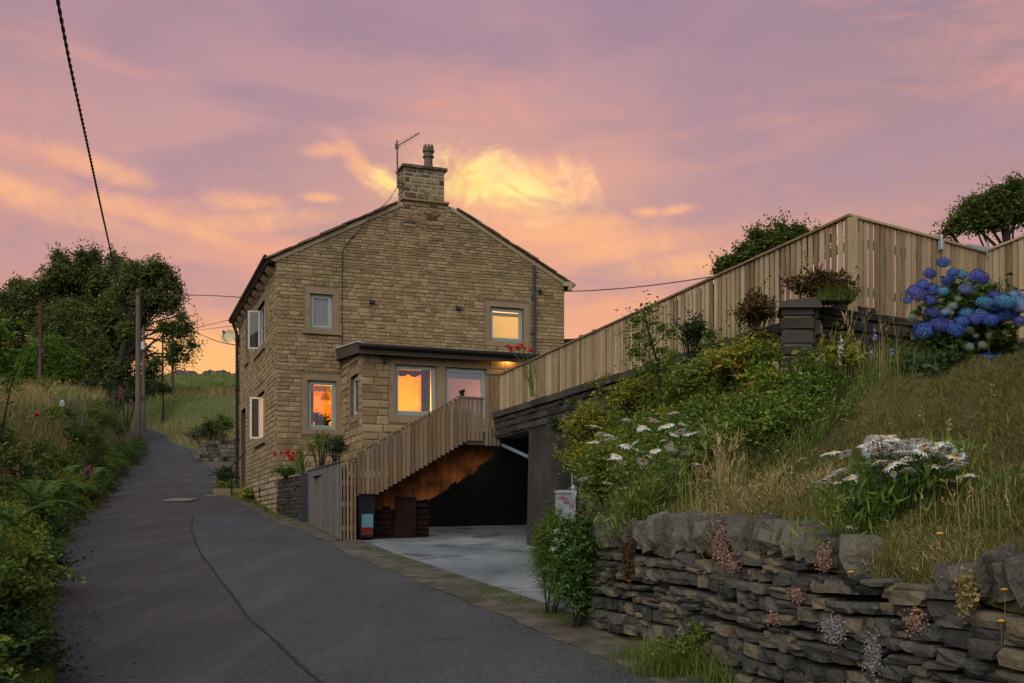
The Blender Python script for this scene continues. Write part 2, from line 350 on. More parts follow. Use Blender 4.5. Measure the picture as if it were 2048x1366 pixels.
G_strawfield = leafmat('grass_straw_field', [(0.201,0.172,0.064), (0.331,0.259,0.108), (0.460,0.359,0.172)], scale=.3, vary=.8, trans=.3)
M_petal = mat('petal_white', [(.68,.74,.72), (.82,.87,.85)], scale=20, bump=0, vary=.2, trans=.3)
M_yolk = mat('daisy_centre', [(.55,.22,.02), (.7,.34,.03)], scale=40, bump=.5, vary=.2)
M_redfl = mat('crocosmia_red', [(.45,.015,.008), (.75,.03,.015)], scale=20, bump=0, vary=.5, trans=.3)
M_blues = [mat('hydrangea_'+n_, c_, scale=9, bump=0, vary=.8, nvary=.5, trans=.25) for n_, c_ in (
    ('deep_blue', [(.03,.05,.22), (.055,.11,.42), (.11,.20,.54)]), ('violet_blue', [(.045,.05,.22), (.08,.09,.38), (.13,.15,.48)]),
    ('teal_blue', [(.04,.13,.26), (.08,.24,.42), (.15,.36,.50)]), ('pale_blue', [(.10,.16,.36), (.20,.28,.52), (.34,.42,.60)]))]
M_fade = mat('hydrangea_faded', [(.16,.24,.12), (.30,.36,.26), (.24,.34,.34)], scale=5, bump=0, vary=.6, trans=.2)
M_pinkfl = mat('flower_pink', [(.28,.05,.14), (.42,.12,.24)], scale=20, bump=0, vary=.6, trans=.3)
M_lilac = mat('flower_lilac', [(.30,.26,.55), (.42,.36,.68)], scale=20, bump=0, vary=.6, trans=.3)
M_sedum = mat('sedum', [(.24,.10,.075), (.36,.20,.15), (.42,.34,.26)], scale=14, bump=.3, vary=.9)
M_yelfl = mat('flower_yellow', [(.60,.33,.02), (.75,.48,.04)], scale=20, bump=0, vary=.3)
M_stem = mat('stem_green', [(.05,.075,.02), (.09,.11,.03)], scale=8, bump=0, vary=.5)
M_strawstem = mat('stem_straw', [(.2,.16,.07), (.32,.25,.12)], scale=8, bump=0, vary=.5)
# ------------------------------------------------------------------ the lie of the land
def interp(tab):
    xs = np.array([a for a, b in tab], float); ys = np.array([b for a, b in tab], float)
    return lambda q: float(np.interp(q, xs, ys)) if np.isscalar(q) else np.interp(q, xs, ys)
zr = interp([(-40,-2.6), (0,0), (20,1.3), (25.5,1.66), (28.9,1.95), (33.7,2.45), (37,2.88), (42,3.52), (50,4.6), (58,5.9), (67,7.3), (80,9.4), (120,15.3), (150,21.5), (190,24.5), (330,27), (600,28)])
XL = interp([(-40,16), (-10,3.2), (0,-.9), (7.7,-3.4), (9.5,-4.2), (16,-6.84), (22.5,-9.3), (26.5,-10.7), (35.5,-13.2), (41,-14.9), (48,-16.7), (57,-19.3), (63,-21.4), (67,-23.4), (72,-28), (78,-38), (90,-60), (600,-60)])
XR = interp([(-40,22), (-10,7.6), (0,3.85), (7.7,1.12), (11.2,-.12), (17.7,-2.56), (23,-4.28), (26.5,-5.75), (30,-7.0), (33.8,-8.6), (37,-10.2), (41.3,-11.35), (45,-12.3), (50,-14.2), (55.5,-16.1), (61,-19.2), (67,-21.4), (72,-24), (78,-33), (90,-56), (600,-56)])
hl = interp([(-40,0), (0,1.3), (8,2.0), (14,3.0), (20,3.9), (30,5.0), (40,6.3), (50,7.5), (60,8.9), (70,10.1), (80,11.2), (100,13.4), (150,20), (200,24), (600,28)])
hr = interp([(-40,-2.6), (0,0), (20,1.3), (28.9,1.95), (37,2.88), (44,3.9), (50,5.0), (54,6.9), (60,8.2), (75,10.6), (100,14.7), (130,19.6), (150,22.4), (165,23.2), (200,24), (600,26)])
def sstep(x): x = np.clip(x, 0, 1); return x*x*(3-2*x)
def H(x, y):
    x = np.asarray(x, float); y = np.asarray(y, float)
    z = zr(y) if y.ndim else np.array(zr(float(y)))
    L, Rr = (XL(y), XR(y)) if y.ndim else (XL(float(y)), XR(float(y)))
    wl = sstep((L-.3-x)/2.3); wr = sstep((x-Rr-2.2)/4.5)
    a = hl(y) if y.ndim else hl(float(y)); b = hr(y) if y.ndim else hr(float(y))
    lump = .10*np.sin(x*1.3+y*.7)+.07*np.sin(x*2.9-y*1.9)
    z = z*(1-wl)+(a+.035*np.minimum(L-x, 40)+lump)*wl
    z = z*(1-wr)+b*wr+lump*wr*(y > 45)*2
    return z
def HH(x, y): return float(H(x, y))

M_grass_ground = mat('meadow_ground', [(0.053,0.069,0.018), (0.083,0.107,0.027), (0.128,0.132,0.045)], scale=.25, bump=.6, bscale=6, vary=0, nvary=.9, bdist=.05, detail=8)
def asphalt(name, cols, patchy):
    m_ = bpy.data.materials.new(name); m_.use_nodes = True; t = NT(m_.node_tree); t.n.clear()
    geo = t.new('ShaderNodeNewGeometry'); pos = geo.outputs['Position']
    big = t.noise(t.mapv(pos, (1, .45, 1), rot=(0, 0, .37)), .8, 6, .6)
    col = t.ramp(big, [(.25, cols[0]), (.5, cols[1]), (.75, cols[2])])
    grain = t.noise(pos, 34, 4, .75)
    col = t.mix(t.rng(grain, .42, .62, 0, .60), col, (.016, .016, .017))
    spk = t.noise(pos, 58, 3, .7)
    col = t.mix(t.rng(spk, .56, .66, 0, .75), col, (.17, .17, .17))
    stain = t.noise(t.mapv(pos, (1.1, 3.9, 1), rot=(0, 0, .1)), 1.1, 6, .7)
    col = t.mix(t.rng(stain, .60, .70, 0, patchy), col, (.018, .018, .019))
    pale = t.noise(t.mapv(pos, (1.5, .22, 1), (3, 1, 0), (0, 0, -.36)), 1.3, 6, .62)
    col = t.mix(t.rng(pale, .50, .68, 0, patchy*.6), col, (.105, .103, .10))
    b = t.new('ShaderNodeBsdfPrincipled'); t.l.new(col, b.inputs['Base Color']); b.inputs['Roughness'].default_value = .82
    b.inputs['Specular IOR Level'].default_value = .3
    vo = t.new('ShaderNodeTexVoronoi'); t.l.new(pos, vo.inputs['Vector']); vo.inputs['Scale'].default_value = 48
    bn = t.new('ShaderNodeBump'); bn.inputs['Strength'].default_value = .8; bn.inputs['Distance'].default_value = .008
    t.l.new(t.m('ADD', vo.outputs['Distance'], t.m('MULTIPLY', grain, 1.2)), bn.inputs['Height']); t.l.new(bn.outputs[0], b.inputs['Normal'])
    o = t.new('ShaderNodeOutputMaterial'); t.l.new(b.outputs[0], o.inputs[0]); return m_
M_road = asphalt('asphalt', [(.038,.039,.040), (.051,.052,.053), (.071,.071,.070)], .8)
M_road2 = asphalt('asphalt_patch', [(.046,.051,.057), (.062,.067,.073), (.082,.087,.092)], .7)
M_seam = mat('tar_seam', [(.010,.010,.010), (.022,.020,.019)], scale=14, bump=.5, rough=.7)
M_conc_drive = mat('drive_concrete', [(.09,.105,.115), (.18,.205,.215), (.28,.305,.31)], scale=.7, stretch=(1,.7,1), nvary=1.4, vary=0, bump=.5, bscale=60, detail=9, second=[((.05,.05,.045), .9, .52, .68, .85), ((.03,.03,.028), 9, .62, .8, .5)])
M_grit = mat('verge_grit', [(.05,.045,.032), (.10,.088,.065), (.17,.155,.12)], scale=3, nvary=1.1, bump=.9, bscale=45, bdist=.02, detail=9, vary=0, second=[((.035,.05,.012), 2.2, .5, .62, .75)])

def sheet(name, mat_, ys, colf, zf, kind='structure', nx=None, **kw):
    """a sheet with one row for each y; colf(y) gives the xs of that row"""
    vs = []; n = None
    for y in ys:
        xs = np.asarray(colf(y), float); n = len(xs)
        vs.append(np.stack([xs, np.full(n, y), np.asarray(zf(xs, np.full(n, y)), float)], 1))
    v = np.concatenate(vs); m_ = len(ys)
    i = np.arange((m_-1)*n).reshape(m_-1, n)[:, :n-1].ravel()
    f = np.stack([i, i+1, i+n+1, i+n], 1)
    return np_obj(name, v, f, mat_, smooth=True, kind=kind, **kw)
ys_g = np.concatenate([np.arange(-40, 0, 4), np.arange(0, 80, .8), np.arange(80, 180, 3), np.arange(180, 620, 20)])
offL = -np.array([500, 300, 160, 90, 60, 40, 28, 20, 15, 12, 9.5, 7.5, 6, 5, 4.2, 3.5, 2.9, 2.4, 1.9, 1.5, 1.1, .75, .4, .15, 0])
offR = np.array([0, .3, .6, 1.2, 2.2, 2.8, 3.4, 4, 4.7, 5.5, 6.5, 8, 10, 13, 17, 22, 28, 36, 46, 60, 80, 110, 160, 260, 420, 600])
sheet('ground', M_grass_ground, ys_g, lambda y: np.concatenate([XL(float(y))+offL, XR(float(y))+offR]), lambda x, y: H(x, y)-.02)
ys_r = np.concatenate([np.arange(-40, 0, 4), np.arange(0, 79, .6)])
def road_cols(y):
    y = float(y); a, b = XL(y)-.25*math.sin(y*1.7)*.3-.1, XR(y)+.05*math.sin(y*2.3)
    return np.linspace(a, b, 9)
sheet('road', M_road, ys_r, road_cols, lambda x, y: zr(y)+.0)
SEAM = interp([(-10,4.2), (0,1.55), (7.7,-1.36), (10.65,-2.57), (18.2,-5.24), (24,-7.1), (28.6,-8.4)])
sheet('road_patch', M_road2, np.arange(-8, 28.6, .35), lambda y: np.linspace(SEAM(float(y))+.008*math.sin(y*2.1), XR(float(y))-.06+.05*math.sin(y*2.3), 6), lambda x, y: zr(y)+.004)
sheet('road_seam', M_seam, np.arange(-8, 28.6, .07), lambda y: (lambda c, w: [c-w, c+w])(SEAM(float(y))+.008*math.sin(y*2.1)+.006*math.sin(y*17)+.006*math.sin(y*41), .011+.008*math.sin(y*23)**2+.004*math.sin(y*7)), lambda x, y: zr(y)+.008)
sheet('road_verge', M_grit, np.arange(-8, 34, .4), lambda y: np.linspace(XR(float(y))-.09+.03*math.sin(y*3.1)+.02*math.sin(y*8.3), XR(float(y))+.62, 5), lambda x, y: zr(y)+.009+.03*np.clip((x-XR(y))/.5, 0, 1))
sheet('left_verge', M_earth, np.arange(-8, 50, .5), lambda y: np.linspace(XL(float(y))-.5, XL(float(y))+.12+.07*math.sin(y*2.1)+.05*math.sin(y*5.3), 4), lambda x, y: zr(y)+.006+.0*x)
sheet('drive', M_conc_drive, np.arange(9.6, 27.3, .6), lambda y: np.linspace(XR(float(y))+.5+.06*math.sin(y*4), 1.15 if y < 15 else 4.6, 6) if y < 20.6 else np.linspace(-3.1+(y-20.6)*-.1, 4.6, 6), lambda x, y: zr(y)+.02)
sheet('lay_by', M_grit, np.arange(37.5, 54, .8), lambda y: np.linspace(XR(float(y))-.05, XR(float(y))+3.2, 5), lambda x, y: zr(y)+.012)

# drain set in the road
g = P(361, 1003.5, 33.5); g.z = zr(33.5)
dr = thing('drain_cover', 'small ribbed iron drain cover set in the tarmac lane, catching the light', 'drain cover', g)
mb = MB(); mb.box(g+V(-.42,-.5,-.028), (.84,0,0), (0,1.0,.105), (0,0,.012)); mb.build('rim', M_grey, dr)
M_iron = mat('worn_iron', [(.25,.24,.21), (.34,.32,.29)], rough=.35, metal=.0, bump=.1, spec=.8)
for i in range(9):
    mb = MB(); mb.box(g+V(-.38+i*.085,-.44,-.012), (.045,0,0), (0,.88,.092), (0,0,.012)); mb.build('bar', M_iron, dr)

# ------------------------------------------------------------------ pieces (bricks, stones, slates): shared shapes, own objects
def pillow_block(r, j=.06, proud=.35):
    """unit block, centred in x and z, face towards -y, pillowed"""
    q = lambda a: r.uniform(-a, a)
    o = [(-.5+q(j*.5), .0, -.5+q(j)), (.5+q(j*.5), .0, -.5+q(j)), (.5+q(j*.5), .0, .5+q(j)), (-.5+q(j*.5), .0, .5+q(j))]
    ins = .06
    i_ = [(a*(1-ins*1.6)+q(.01), -1+q(proud), c*(1-ins*4)+q(.03)) for a, b, c in o]
    bk = [(a, 1.0, c) for a, b, c in o]
    f = [(4,5,6,7), (0,1,5,4), (1,2,6,5), (2,3,7,6), (3,0,4,7), (8,9,1,0), (9,10,2,1), (10,11,3,2), (11,8,0,3)]
    return np.array(o+i_+bk), f
def round_stone(r, j=.10, pw=4.5):
    """unit rounded stone with uneven corners, 26 points"""
    pts = {}; vs = []; fs = []
    def vid(i, jj, k):
        key = (i, jj, k)
        if key not in pts:
            p = np.array([i-1, jj-1, k-1], float)
            nrm = (abs(p)**pw).sum()**(1/pw); p = p/max(nrm, .001)*(.5 if True else 0)
            p = p*(1+np.array([r.uniform(-j, j), r.uniform(-j, j), r.uniform(-j, j)])*1.4)
            pts[key] = len(vs); vs.append(p)
        return pts[key]
    for a in (0, 1):
        for b in (0, 1):
            for s in (0, 2):
                q1 = [(s, a, b), (s, a+1, b), (s, a+1, b+1), (s, a, b+1)]
                q2 = [(a, s, b), (a, s, b+1), (a+1, s, b+1), (a+1, s, b)]
                q3 = [(a, b, s), (a+1, b, s), (a+1, b+1, s), (a, b+1, s)]
                for q in (q1, q2, q3):
                    q = q[::-1] if s == 0 else q
                    fs.append(tuple(vid(*c) for c in q))
    v = np.array(vs); sh = r.uniform(-.12, .12); v[:, 2] += v[:, 0]*sh*.5
    return v, fs
def shape_set(fn, n, seed, **kw):
    r = random.Random(seed); return [fn(r, **kw) for _ in range(n)]
BLOCKS = shape_set(pillow_block, 10, 3)
STONES = shape_set(round_stone, 18, 5, j=.11, pw=9.0)
def unit_box():
    v = np.array([(-.5,-.5,-.5),(.5,-.5,-.5),(.5,.5,-.5),(-.5,.5,-.5),(-.5,-.5,.5),(.5,-.5,.5),(.5,.5,.5),(-.5,.5,.5)])
    return v, [(0,3,2,1),(4,5,6,7),(0,1,5,4),(1,2,6,5),(2,3,7,6),(3,0,4,7)]
_mc = {}
def piece_mesh(shapes, k, m_, name, smooth=False):
    key = (id(shapes), k, m_.name)
    if key not in _mc:
        v, f = shapes[k]; me = bpy.data.meshes.new(name); me.from_pydata([tuple(p) for p in v], [], f); me.materials.append(m_)
        if smooth: me.polygons.foreach_set('use_smooth', [True]*len(f))
        me.update(); _mc[key] = me
    return _mc[key]
def place(items, shapes, m_, name, parent, rest=None, limit=300, smooth=False, keep=None):
    """items: (matrix, shape index, importance); the most important become objects, the others one joined part"""
    items = sorted(items, key=lambda q: -q[2]); base = wloc(parent)
    for M_, k, _ in items[:limit]:
        o = bpy.data.objects.new(name, piece_mesh(shapes, k, m_, name, smooth))
        o.matrix_basis = Matrix.Translation(-base) @ M_; link(o, parent)
        if keep is not None: keep.append(o)
    tail = items[limit:]
    if tail:
        vs = []; fs = []; b = 0
        for M_, k, _ in tail:
            v, f = shapes[k]; A = np.array(M_)
            vs.append(v@A[:3, :3].T+A[:3, 3]); fs += [tuple(b+i for i in q) for q in f]; b += len(v)
        V_ = np.concatenate(vs)-np.array(base)
        me = bpy.data.meshes.new(rest or name); me.from_pydata(V_.tolist(), [], fs); me.materials.append(m_)
        if smooth: me.polygons.foreach_set('use_smooth', [True]*len(fs))
        me.update(); o = bpy.data.objects.new(rest or name, me); link(o, parent); o['kind'] = 'stuff'
def basis(o, ex, ey, ez):
    M_ = Matrix.Identity(4)
    for i in range(3): M_[i][0] = ex[i]; M_[i][1] = ey[i]; M_[i][2] = ez[i]; M_[i][3] = o[i]
    return M_
def courses(z0, z1, hs, r):
    out = []; z = z0
    while z < z1-.02:
        h = r.uniform(*hs) if not callable(hs) else hs(z)
        if z+h > z1-.03: h = z1-z
        out.append((z, z+h)); z += h
    return out
def stone_face(O, u, nout, zr0, zr1, trange, holes, hs, ls, r, joint=.015, depth=.013, imp=lambda t, z, p: 1.0, shapes=None):
    """blocks laid in courses on the plane through O along u; nout points out of the wall. trange(z) -> (t0, t1); holes (t0, t1, z0, z1)"""
    items = []; up = V(0, 0, 1)
    for (a, b) in courses(zr0, zr1, hs, r):
        mid = (a+b)/2; T0, T1 = trange(mid)
        if T1-T0 < .08: continue
        segs = [(T0, T1)]
        for (h0, h1, ha, hb) in holes:
            if hb <= a+.02 or ha >= b-.02: continue
            ns = []
            for s0, s1 in segs:
                if h1 <= s0 or h0 >= s1: ns.append((s0, s1)); continue
                if h0-s0 > .04: ns.append((s0, h0))
                if s1-h1 > .04: ns.append((h1, s1))
            segs = ns
        for s0, s1 in segs:
            t = s0
            while t < s1-.01:
                l = r.uniform(*(ls(mid) if callable(ls) else ls))
                if r.random() < .18: l *= .55
                if t+l > s1-.12: l = s1-t
                w = l-joint; h = (b-a)-joint
                if w > .03 and h > .02:
                    c = O+u*(t+l/2)+up*mid
                    d = depth*r.uniform(.5, 1.7)
                    items.append((basis(c, u*w, -nout*d, up*h), r.randrange(len(shapes or BLOCKS)), imp(t, mid, c)*w*h))
                t += l
    return items

# ------------------------------------------------------------------ the house
D0 = 28.9
O = V((553-1024)/F*D0, D0, 0)
u = V(.9390, .3440, 0).normalized(); v = V(-u.y, u.x, 0)
def hit(px, py, o, d):
    k = (px-1024)/F; t = (k*o.y-o.x)/(d.x-k*d.y); y = o.y+t*d.y
    return t, EYE+(HOR-py)/F*y
def hp(t, s, z): q = O+u*t+v*s; return V(q.x, q.y, z)
W_G = 8.31; L_S = 9.3; Z_E = 8.80; PITCH = .527
def roof_z(t): return Z_E+PITCH*min(max(t, 0), max(W_G-t, 0)) if 0 <= t <= W_G else Z_E
house = thing('stone_house', 'tall honey-brown stone house with a steep gable, lit windows and one chimney beside the lane', 'house', hp(0, 0, zr(28.9)))

def wall_shell(mb, o, d, inward, t0, t1, z0, z1, holes, th=.30, off=0.0):
    """rectangle with rectangular holes, made of butted boxes"""
    ts = sorted({t0, t1, *[h for q in holes for h in q[:2] if t0 < h < t1]}); zs = sorted({z0, z1, *[h for q in holes for h in q[2:] if z0 < h < z1]})
    for a, b in zip(ts, ts[1:]):
        run = None
        for c, e in zip(zs, zs[1:]):
            m1, m2 = (a+b)/2, (c+e)/2
            if any(h[0] < m1 < h[1] and h[2] < m2 < h[3] for h in holes):
                if run: mb.box(o+d*a+V(0,0,run[0])+inward*off, d*(b-a), inward*th, V(0,0,run[1]-run[0])); run = None
            else: run = (run[0], e) if run else (c, e)
        if run: mb.box(o+d*a+V(0,0,run[0])+inward*off, d*(b-a), inward*th, V(0,0,run[1]-run[0]))
def rect(x0, y0, x1, y1, o=O, d=u):
    """pixel rectangle -> (t0, t1, z0, z1) on a wall plane"""
    ta, zt = hit(x0, y0, o, d); tb, _ = hit(x1, y0, o, d); _, zb = hit((x0+x1)/2, y1, o, d); _, zt = hit((x0+x1)/2, y0, o, d)
    return (min(ta, tb), max(ta, tb), zb, zt)
# openings in the gable wall
w_up = rect(620, 588, 665.5, 658); w_upr = rect(980, 615, 1046.5, 682.5); w_low = rect(615, 761, 672.5, 858.5)
s_up = rect(609, 575.5, 678, 669); s_upr = rect(969, 605, 1059, 693); s_low = rect(602.5, 749, 684, 869)
gz0 = 1.5
gable = MB(); wall_shell(gable, O, u, v, 0, W_G, gz0, Z_E, [w_up, w_upr, w_low])
ap = W_G/2
gable.prism([hp(0, 0, Z_E), hp(W_G, 0, Z_E), hp(ap, 0, Z_E+PITCH*ap)], v*.3)
gw = gable.build('gable_wall', M_mortar, house)
rs = random.Random(11)
def tr_g(z):
    if z <= Z_E: return (0.0, W_G)
    q = (z-Z_E)/PITCH+.10; return (q, W_G-q)
def hs_g(z): return rs.uniform(.125, .165) if z < 5.0 else (rs.uniform(.085, .122) if z < 8.6 else rs.uniform(.07, .10))
def ls_g(z): return (.18, .42) if z < 5 else (.15, .38)
items = stone_face(O, u, -v, gz0, Z_E+PITCH*ap-.25, tr_g, [s_up, s_upr, s_low], hs_g, ls_g, rs, imp=lambda t, z, p: 1.0 if (p.y < 40 and not (t > 1.75 and z < 6.1) and z > 2.6) else .01)
place(items, BLOCKS, M_stone, 'stone', gw, rest='stonework')

# side wall facing the lane: openings
def srect(x0, y0, x1, y1):
    """x0 far edge, x1 near edge; y0 = head seen at the near edge, y1 = sill top seen at the near edge"""
    sa, _ = hit(x1, y0, O, v); sb, _ = hit(x0, y0, O, v); _, zt = hit(x1, y0, O, v); _, zb = hit(x1, y1, O, v)
    return (min(sa, sb), max(sa, sb), zb, zt)
so_up = srect(511, 597, 530, 686); so_up2 = srect(492.5, 655, 497.5, 716); so_low = srect(512, 779, 529.5, 874); so_door = srect(482.5, 814, 491.5, 956)
so_door = (so_door[0], so_door[1], 2.92, so_door[3])
side = MB(); wall_shell(side, O+v*.3, v, u, 0, L_S-.3, 1.5, Z_E, [(a-.3, b-.3, c, d) for a, b, c, d in (so_up, so_up2, so_low, so_door)])
sw = side.build('side_wall', M_mortar, house)
holes_s = [(a-.16, b+.16, c-.17, d+.2) for a, b, c, d in (so_up, so_up2, so_low)]+[(so_door[0]-.2, so_door[1]+.2, so_door[2], so_door[3]+.25)]
it = stone_face(O, v, -u, 3.0, Z_E-.05, lambda z: (0.02, L_S), holes_s, lambda z: rs.uniform(.11, .16), (.18, .45), rs)
place(it, BLOCKS, M_stone, 'stone', sw, rest='stonework', limit=150)
it = stone_face(O, v, -u, 1.75, 3.0, lambda z: (0.02, L_S), [(so_door[0]-.2, L_S, 2.0, 3.2)], lambda z: rs.uniform(.12, .19), (.13, .3), rs, depth=.025, joint=.025)
place(it, BLOCKS, M_stone_pale, 'plinth_stone', sw, rest='plinth_stonework', limit=90)
# far walls
mb = MB(); mb.box(hp(.3, L_S-.3, 1.5), u*(W_G-.6), v*.3, V(0,0,Z_E-1.5)); mb.prism([hp(.3, L_S-.3, Z_E), hp(W_G-.3, L_S-.3, Z_E), hp(ap, L_S-.3, Z_E+PITCH*(ap-.3))], v*.3); mb.build('rear_wall', M_stone, house)
mb = MB(); mb.box(hp(W_G-.3, .3, 1.5), u*.3, v*(L_S-.3), V(0,0,Z_E-1.5)); mb.build('far_side_wall', M_stone, house)

ct0, _ = hit(808, 400, O, u); ct1, _ = hit(888.5, 400, O, u)
# roof: boards, rows of stone slates, verge pointing
def slope_pt(side_, q, s, h):
    """q up the slope from the eave (metres along), s along the house, h above the slope"""
    c = 1/math.sqrt(1+PITCH**2); sn = PITCH*c
    if side_ == 0: t = q*c-h*sn; z = Z_E+q*sn+h*c
    else: t = W_G-q*c+h*sn; z = Z_E+q*sn+h*c
    return hp(t, s, z)
SL = ap*math.sqrt(1+PITCH**2)
roof = None
for sd in (0, 1):
    mb = MB(); a = slope_pt(sd, -.25, .02, .0); b = slope_pt(sd, SL, .02, .0); c = slope_pt(sd, SL, .02, .04); d = slope_pt(sd, -.25, .02, .04)
    mb = MB(); QC = (ct0-.06)*math.sqrt(1+PITCH**2)
    b = slope_pt(sd, QC, .02, .0); c = slope_pt(sd, QC, .02, .04); mb.prism([a, b, c, d], v*(L_S-.04))
    mb.prism([slope_pt(sd, QC, .64, .0), slope_pt(sd, SL, .64, .0), slope_pt(sd, SL, .64, .04), slope_pt(sd, QC, .64, .04)], v*(L_S-.66))
    o_ = mb.build('roof' if sd == 0 else 'roof', M_fascia, house)
    if sd == 0: roof0 = o_
    else: roof1 = o_
    its = []; nrow = 15; hr_ = (SL+.22)/nrow
    for i in range(nrow):
        s = -.12-rs.uniform(0, .05)
        while s < L_S:
            q = -.28+i*hr_
            if q+hr_*.9 > QC and s < .6: s = .63
            w = rs.uniform(.35, .65)
            cpt = slope_pt(sd, q+hr_*.62, s+w/2, .062+rs.uniform(-.008, .014))
            ax = v*(w-.01); up = (slope_pt(sd, 1, 0, 0)-slope_pt(sd, 0, 0, 0)).normalized(); nn = (slope_pt(sd, 0, 0, 1)-slope_pt(sd, 0, 0, 0)).normalized()
            tiltup = (up*1.0+nn*-.075).normalized()
            its.append((basis(cpt, ax, tiltup*(hr_*1.35), nn*rs.uniform(.035, .055)), rs.randrange(6), 10-s))
            s += w
    SLATES = shape_set(lambda r: (lambda v_, f_: (v_+np.array([[r.uniform(-.03, .03), r.uniform(-.03, .03), r.uniform(-.12, .12)] for _ in range(8)]), f_))(*unit_box()), 6, 8)
    place(its, SLATES, M_slate, 'slate', o_, rest='slating', limit=70)
    mb = MB(); mb.prism([slope_pt(sd, -.10, -.04, -.085), slope_pt(sd, QC, -.04, -.085), slope_pt(sd, QC, -.04, .022), slope_pt(sd, -.20, -.04, .022)], v*.07)
    mb.build('verge_pointing', M_verge, house)
mb = MB()
for i in range(11): mb.prism([slope_pt(0, SL-.18, .65+i*.78, .14), hp(ap, .65+i*.78, Z_E+PITCH*ap+.27), slope_pt(1, SL-.18, .65+i*.78, .14)], v*.76)
mb.build('ridge_tiles', M_slate, house, kind='stuff')

# chimney on the gable
ct0, _ = hit(808, 400, O, u); ct1, _ = hit(888.5, 400, O, u); cz0 = hit(848, 404, O, u)[1]; cz1 = hit(848, 338, O, u)[1]
ch = MB(); ch.box(hp(ct0, .0, Z_E+1.2), u*(ct1-ct0), v*.62, V(0,0,cz1-Z_E-1.2))
chim = ch.build('chimney', M_mortar_pale, house)
it = stone_face(O, u, -v, cz0+.06, cz1, lambda z: (ct0, ct1), [], lambda z: rs.uniform(.10, .2), (.16, .42), rs, joint=.04, depth=.012)
it += stone_face(O+u*ct0, v, -u, cz0+.06, cz1, lambda z: (0.03, .62), [], lambda z: rs.uniform(.10, .2), (.16, .34), rs, joint=.04, depth=.012)
place(it, BLOCKS, M_chim, 'stone', chim)
it = stone_face(O, u, -v, cz0-.75, cz0+.0, lambda z: (ct0-.02, ct1+.02), [], lambda z: rs.uniform(.09, .13), (.2, .42), rs, joint=.02, depth=.024)
place(it, BLOCKS, M_chim, 'lower_stone', chim)
mb = MB(); mb.box(hp(ct0-.06, -.07, cz1), u*(ct1-ct0+.14), v*.78, V(0,0,.07)); mb.box(hp(ct0+.04, .04, cz1+.07), u*(ct1-ct0-.1), v*.55, V(0,0,.045)); mb.build('chimney_cap', M_chim, chim)
mb = MB(); mb.box(hp(ct0-.07, -.08, cz0-.0), u*(ct1-ct0+.2), v*.8, V(0,0,.05)); mb.build('drip_ledge', M_chim, chim)
tp, _ = hit(862.5, 330, O, u); pc = hp(tp, .3, cz1+.10)
mb = MB(); mb.lathe(pc, [(.17,-.02), (.16,.03), (.135,.08), (.12,.14), (.118,.32), (.16,.34), (.16,.37), (.13,.39), (.13,.46), (.165,.49), (.17,.53), (.155,.55), (.155,.60), (.13,.61), (.12,.52)], 14)
for k in range(8):
    a = k*math.pi/4+.2; c = pc+V(math.cos(a)*.14, math.sin(a)*.14, .60); d = V(-math.sin(a), math.cos(a), 0)
    mb.prism([c-d*.035, c+d*.035, c+d*.03+V(0,0,.06), c+V(0,0,.09), c-d*.03+V(0,0,.06)], V(math.cos(a), math.sin(a), 0)*-.03)
mb.build('chimney_pot', M_pot, chim)

# gutter, its stone brackets and downpipes
gy0 = MB()
gl = [hp(-.30, s, Z_E-.03) for s in np.linspace(-.08, L_S, 12)]
gy0.tube(gl, .062, 10); gy0.box(hp(-.27, -.02, Z_E-.14), u*.2, v*L_S, V(0,0,.13))
gut = gy0.build('gutter', M_black, house)
for i in range(9):
    s = .35+i*1.03
    for ds in (0, .3):
        mb = MB(); mb.prism([hp(-.20, s+ds, Z_E-.16), hp(0, s+ds, Z_E-.16), hp(0, s+ds, Z_E-.36), hp(-.06, s+ds, Z_E-.36), hp(-.18, s+ds, Z_E-.27)], v*.12); mb.build('bracket', M_dress, gut)
mb = MB(); mb.tube([hp(W_G+.22, -.22, Z_E-.13), hp(W_G+.22, L_S, Z_E-.13)], .06, 8); mb.build('gutter', M_dress, house)
mb = MB(); mb.box(hp(W_G-.06, -.17, Z_E-.16), u*.26, v*.1, V(0,0,.12)); mb.box(hp(W_G+.08, -.2, Z_E-.28), u*.10, v*.12, V(0,0,.2)); mb.build('kneeler', M_verge, house)
mb = MB(); mb.tube([hp(-.28, L_S-.35, Z_E-.08), hp(-.12, L_S-.35, Z_E-.5), hp(-.1, L_S-.35, Z_E-.7), hp(-.1, L_S-.35, 2.95)], .055, 10)
for z in (8, 6.3, 4.6, 3.3): mb.box(hp(-.17, L_S-.42, z), u*.16, v*.14, V(0,0,.05))
mb.build('downpipe', M_black, house)
tdp, _ = hit(1066, 600, O, u)
ztop = roof_z(tdp)-.15
mb = MB(); mb.tube([hp(tdp, -.08, ztop), hp(tdp, -.08, 5.75)], .048, 10)
for z in (8.2, 7.2, 6.3): mb.box(hp(tdp-.07, -.13, z), u*.14, v*.12, V(0,0,.04))
mb.build('downpipe', M_anthr, house)
# cable down the gable from the aerial
ta, _ = hit(683, 500, O, u); tb, _ = hit(756, 440, O, u)
mb = MB(); mb.tube([hp(tb, -.16, roof_z(tb)+.1), hp(ta+.25, -.03, roof_z(ta)-.25), hp(ta+.02, -.03, roof_z(ta)-.6), hp(ta, -.03, 7.4), hp(ta+.02, -.03, 6.2), hp(ta-.05, -.03, 5.9)], .012, 5); mb.build('wall_cable', M_cable, house)

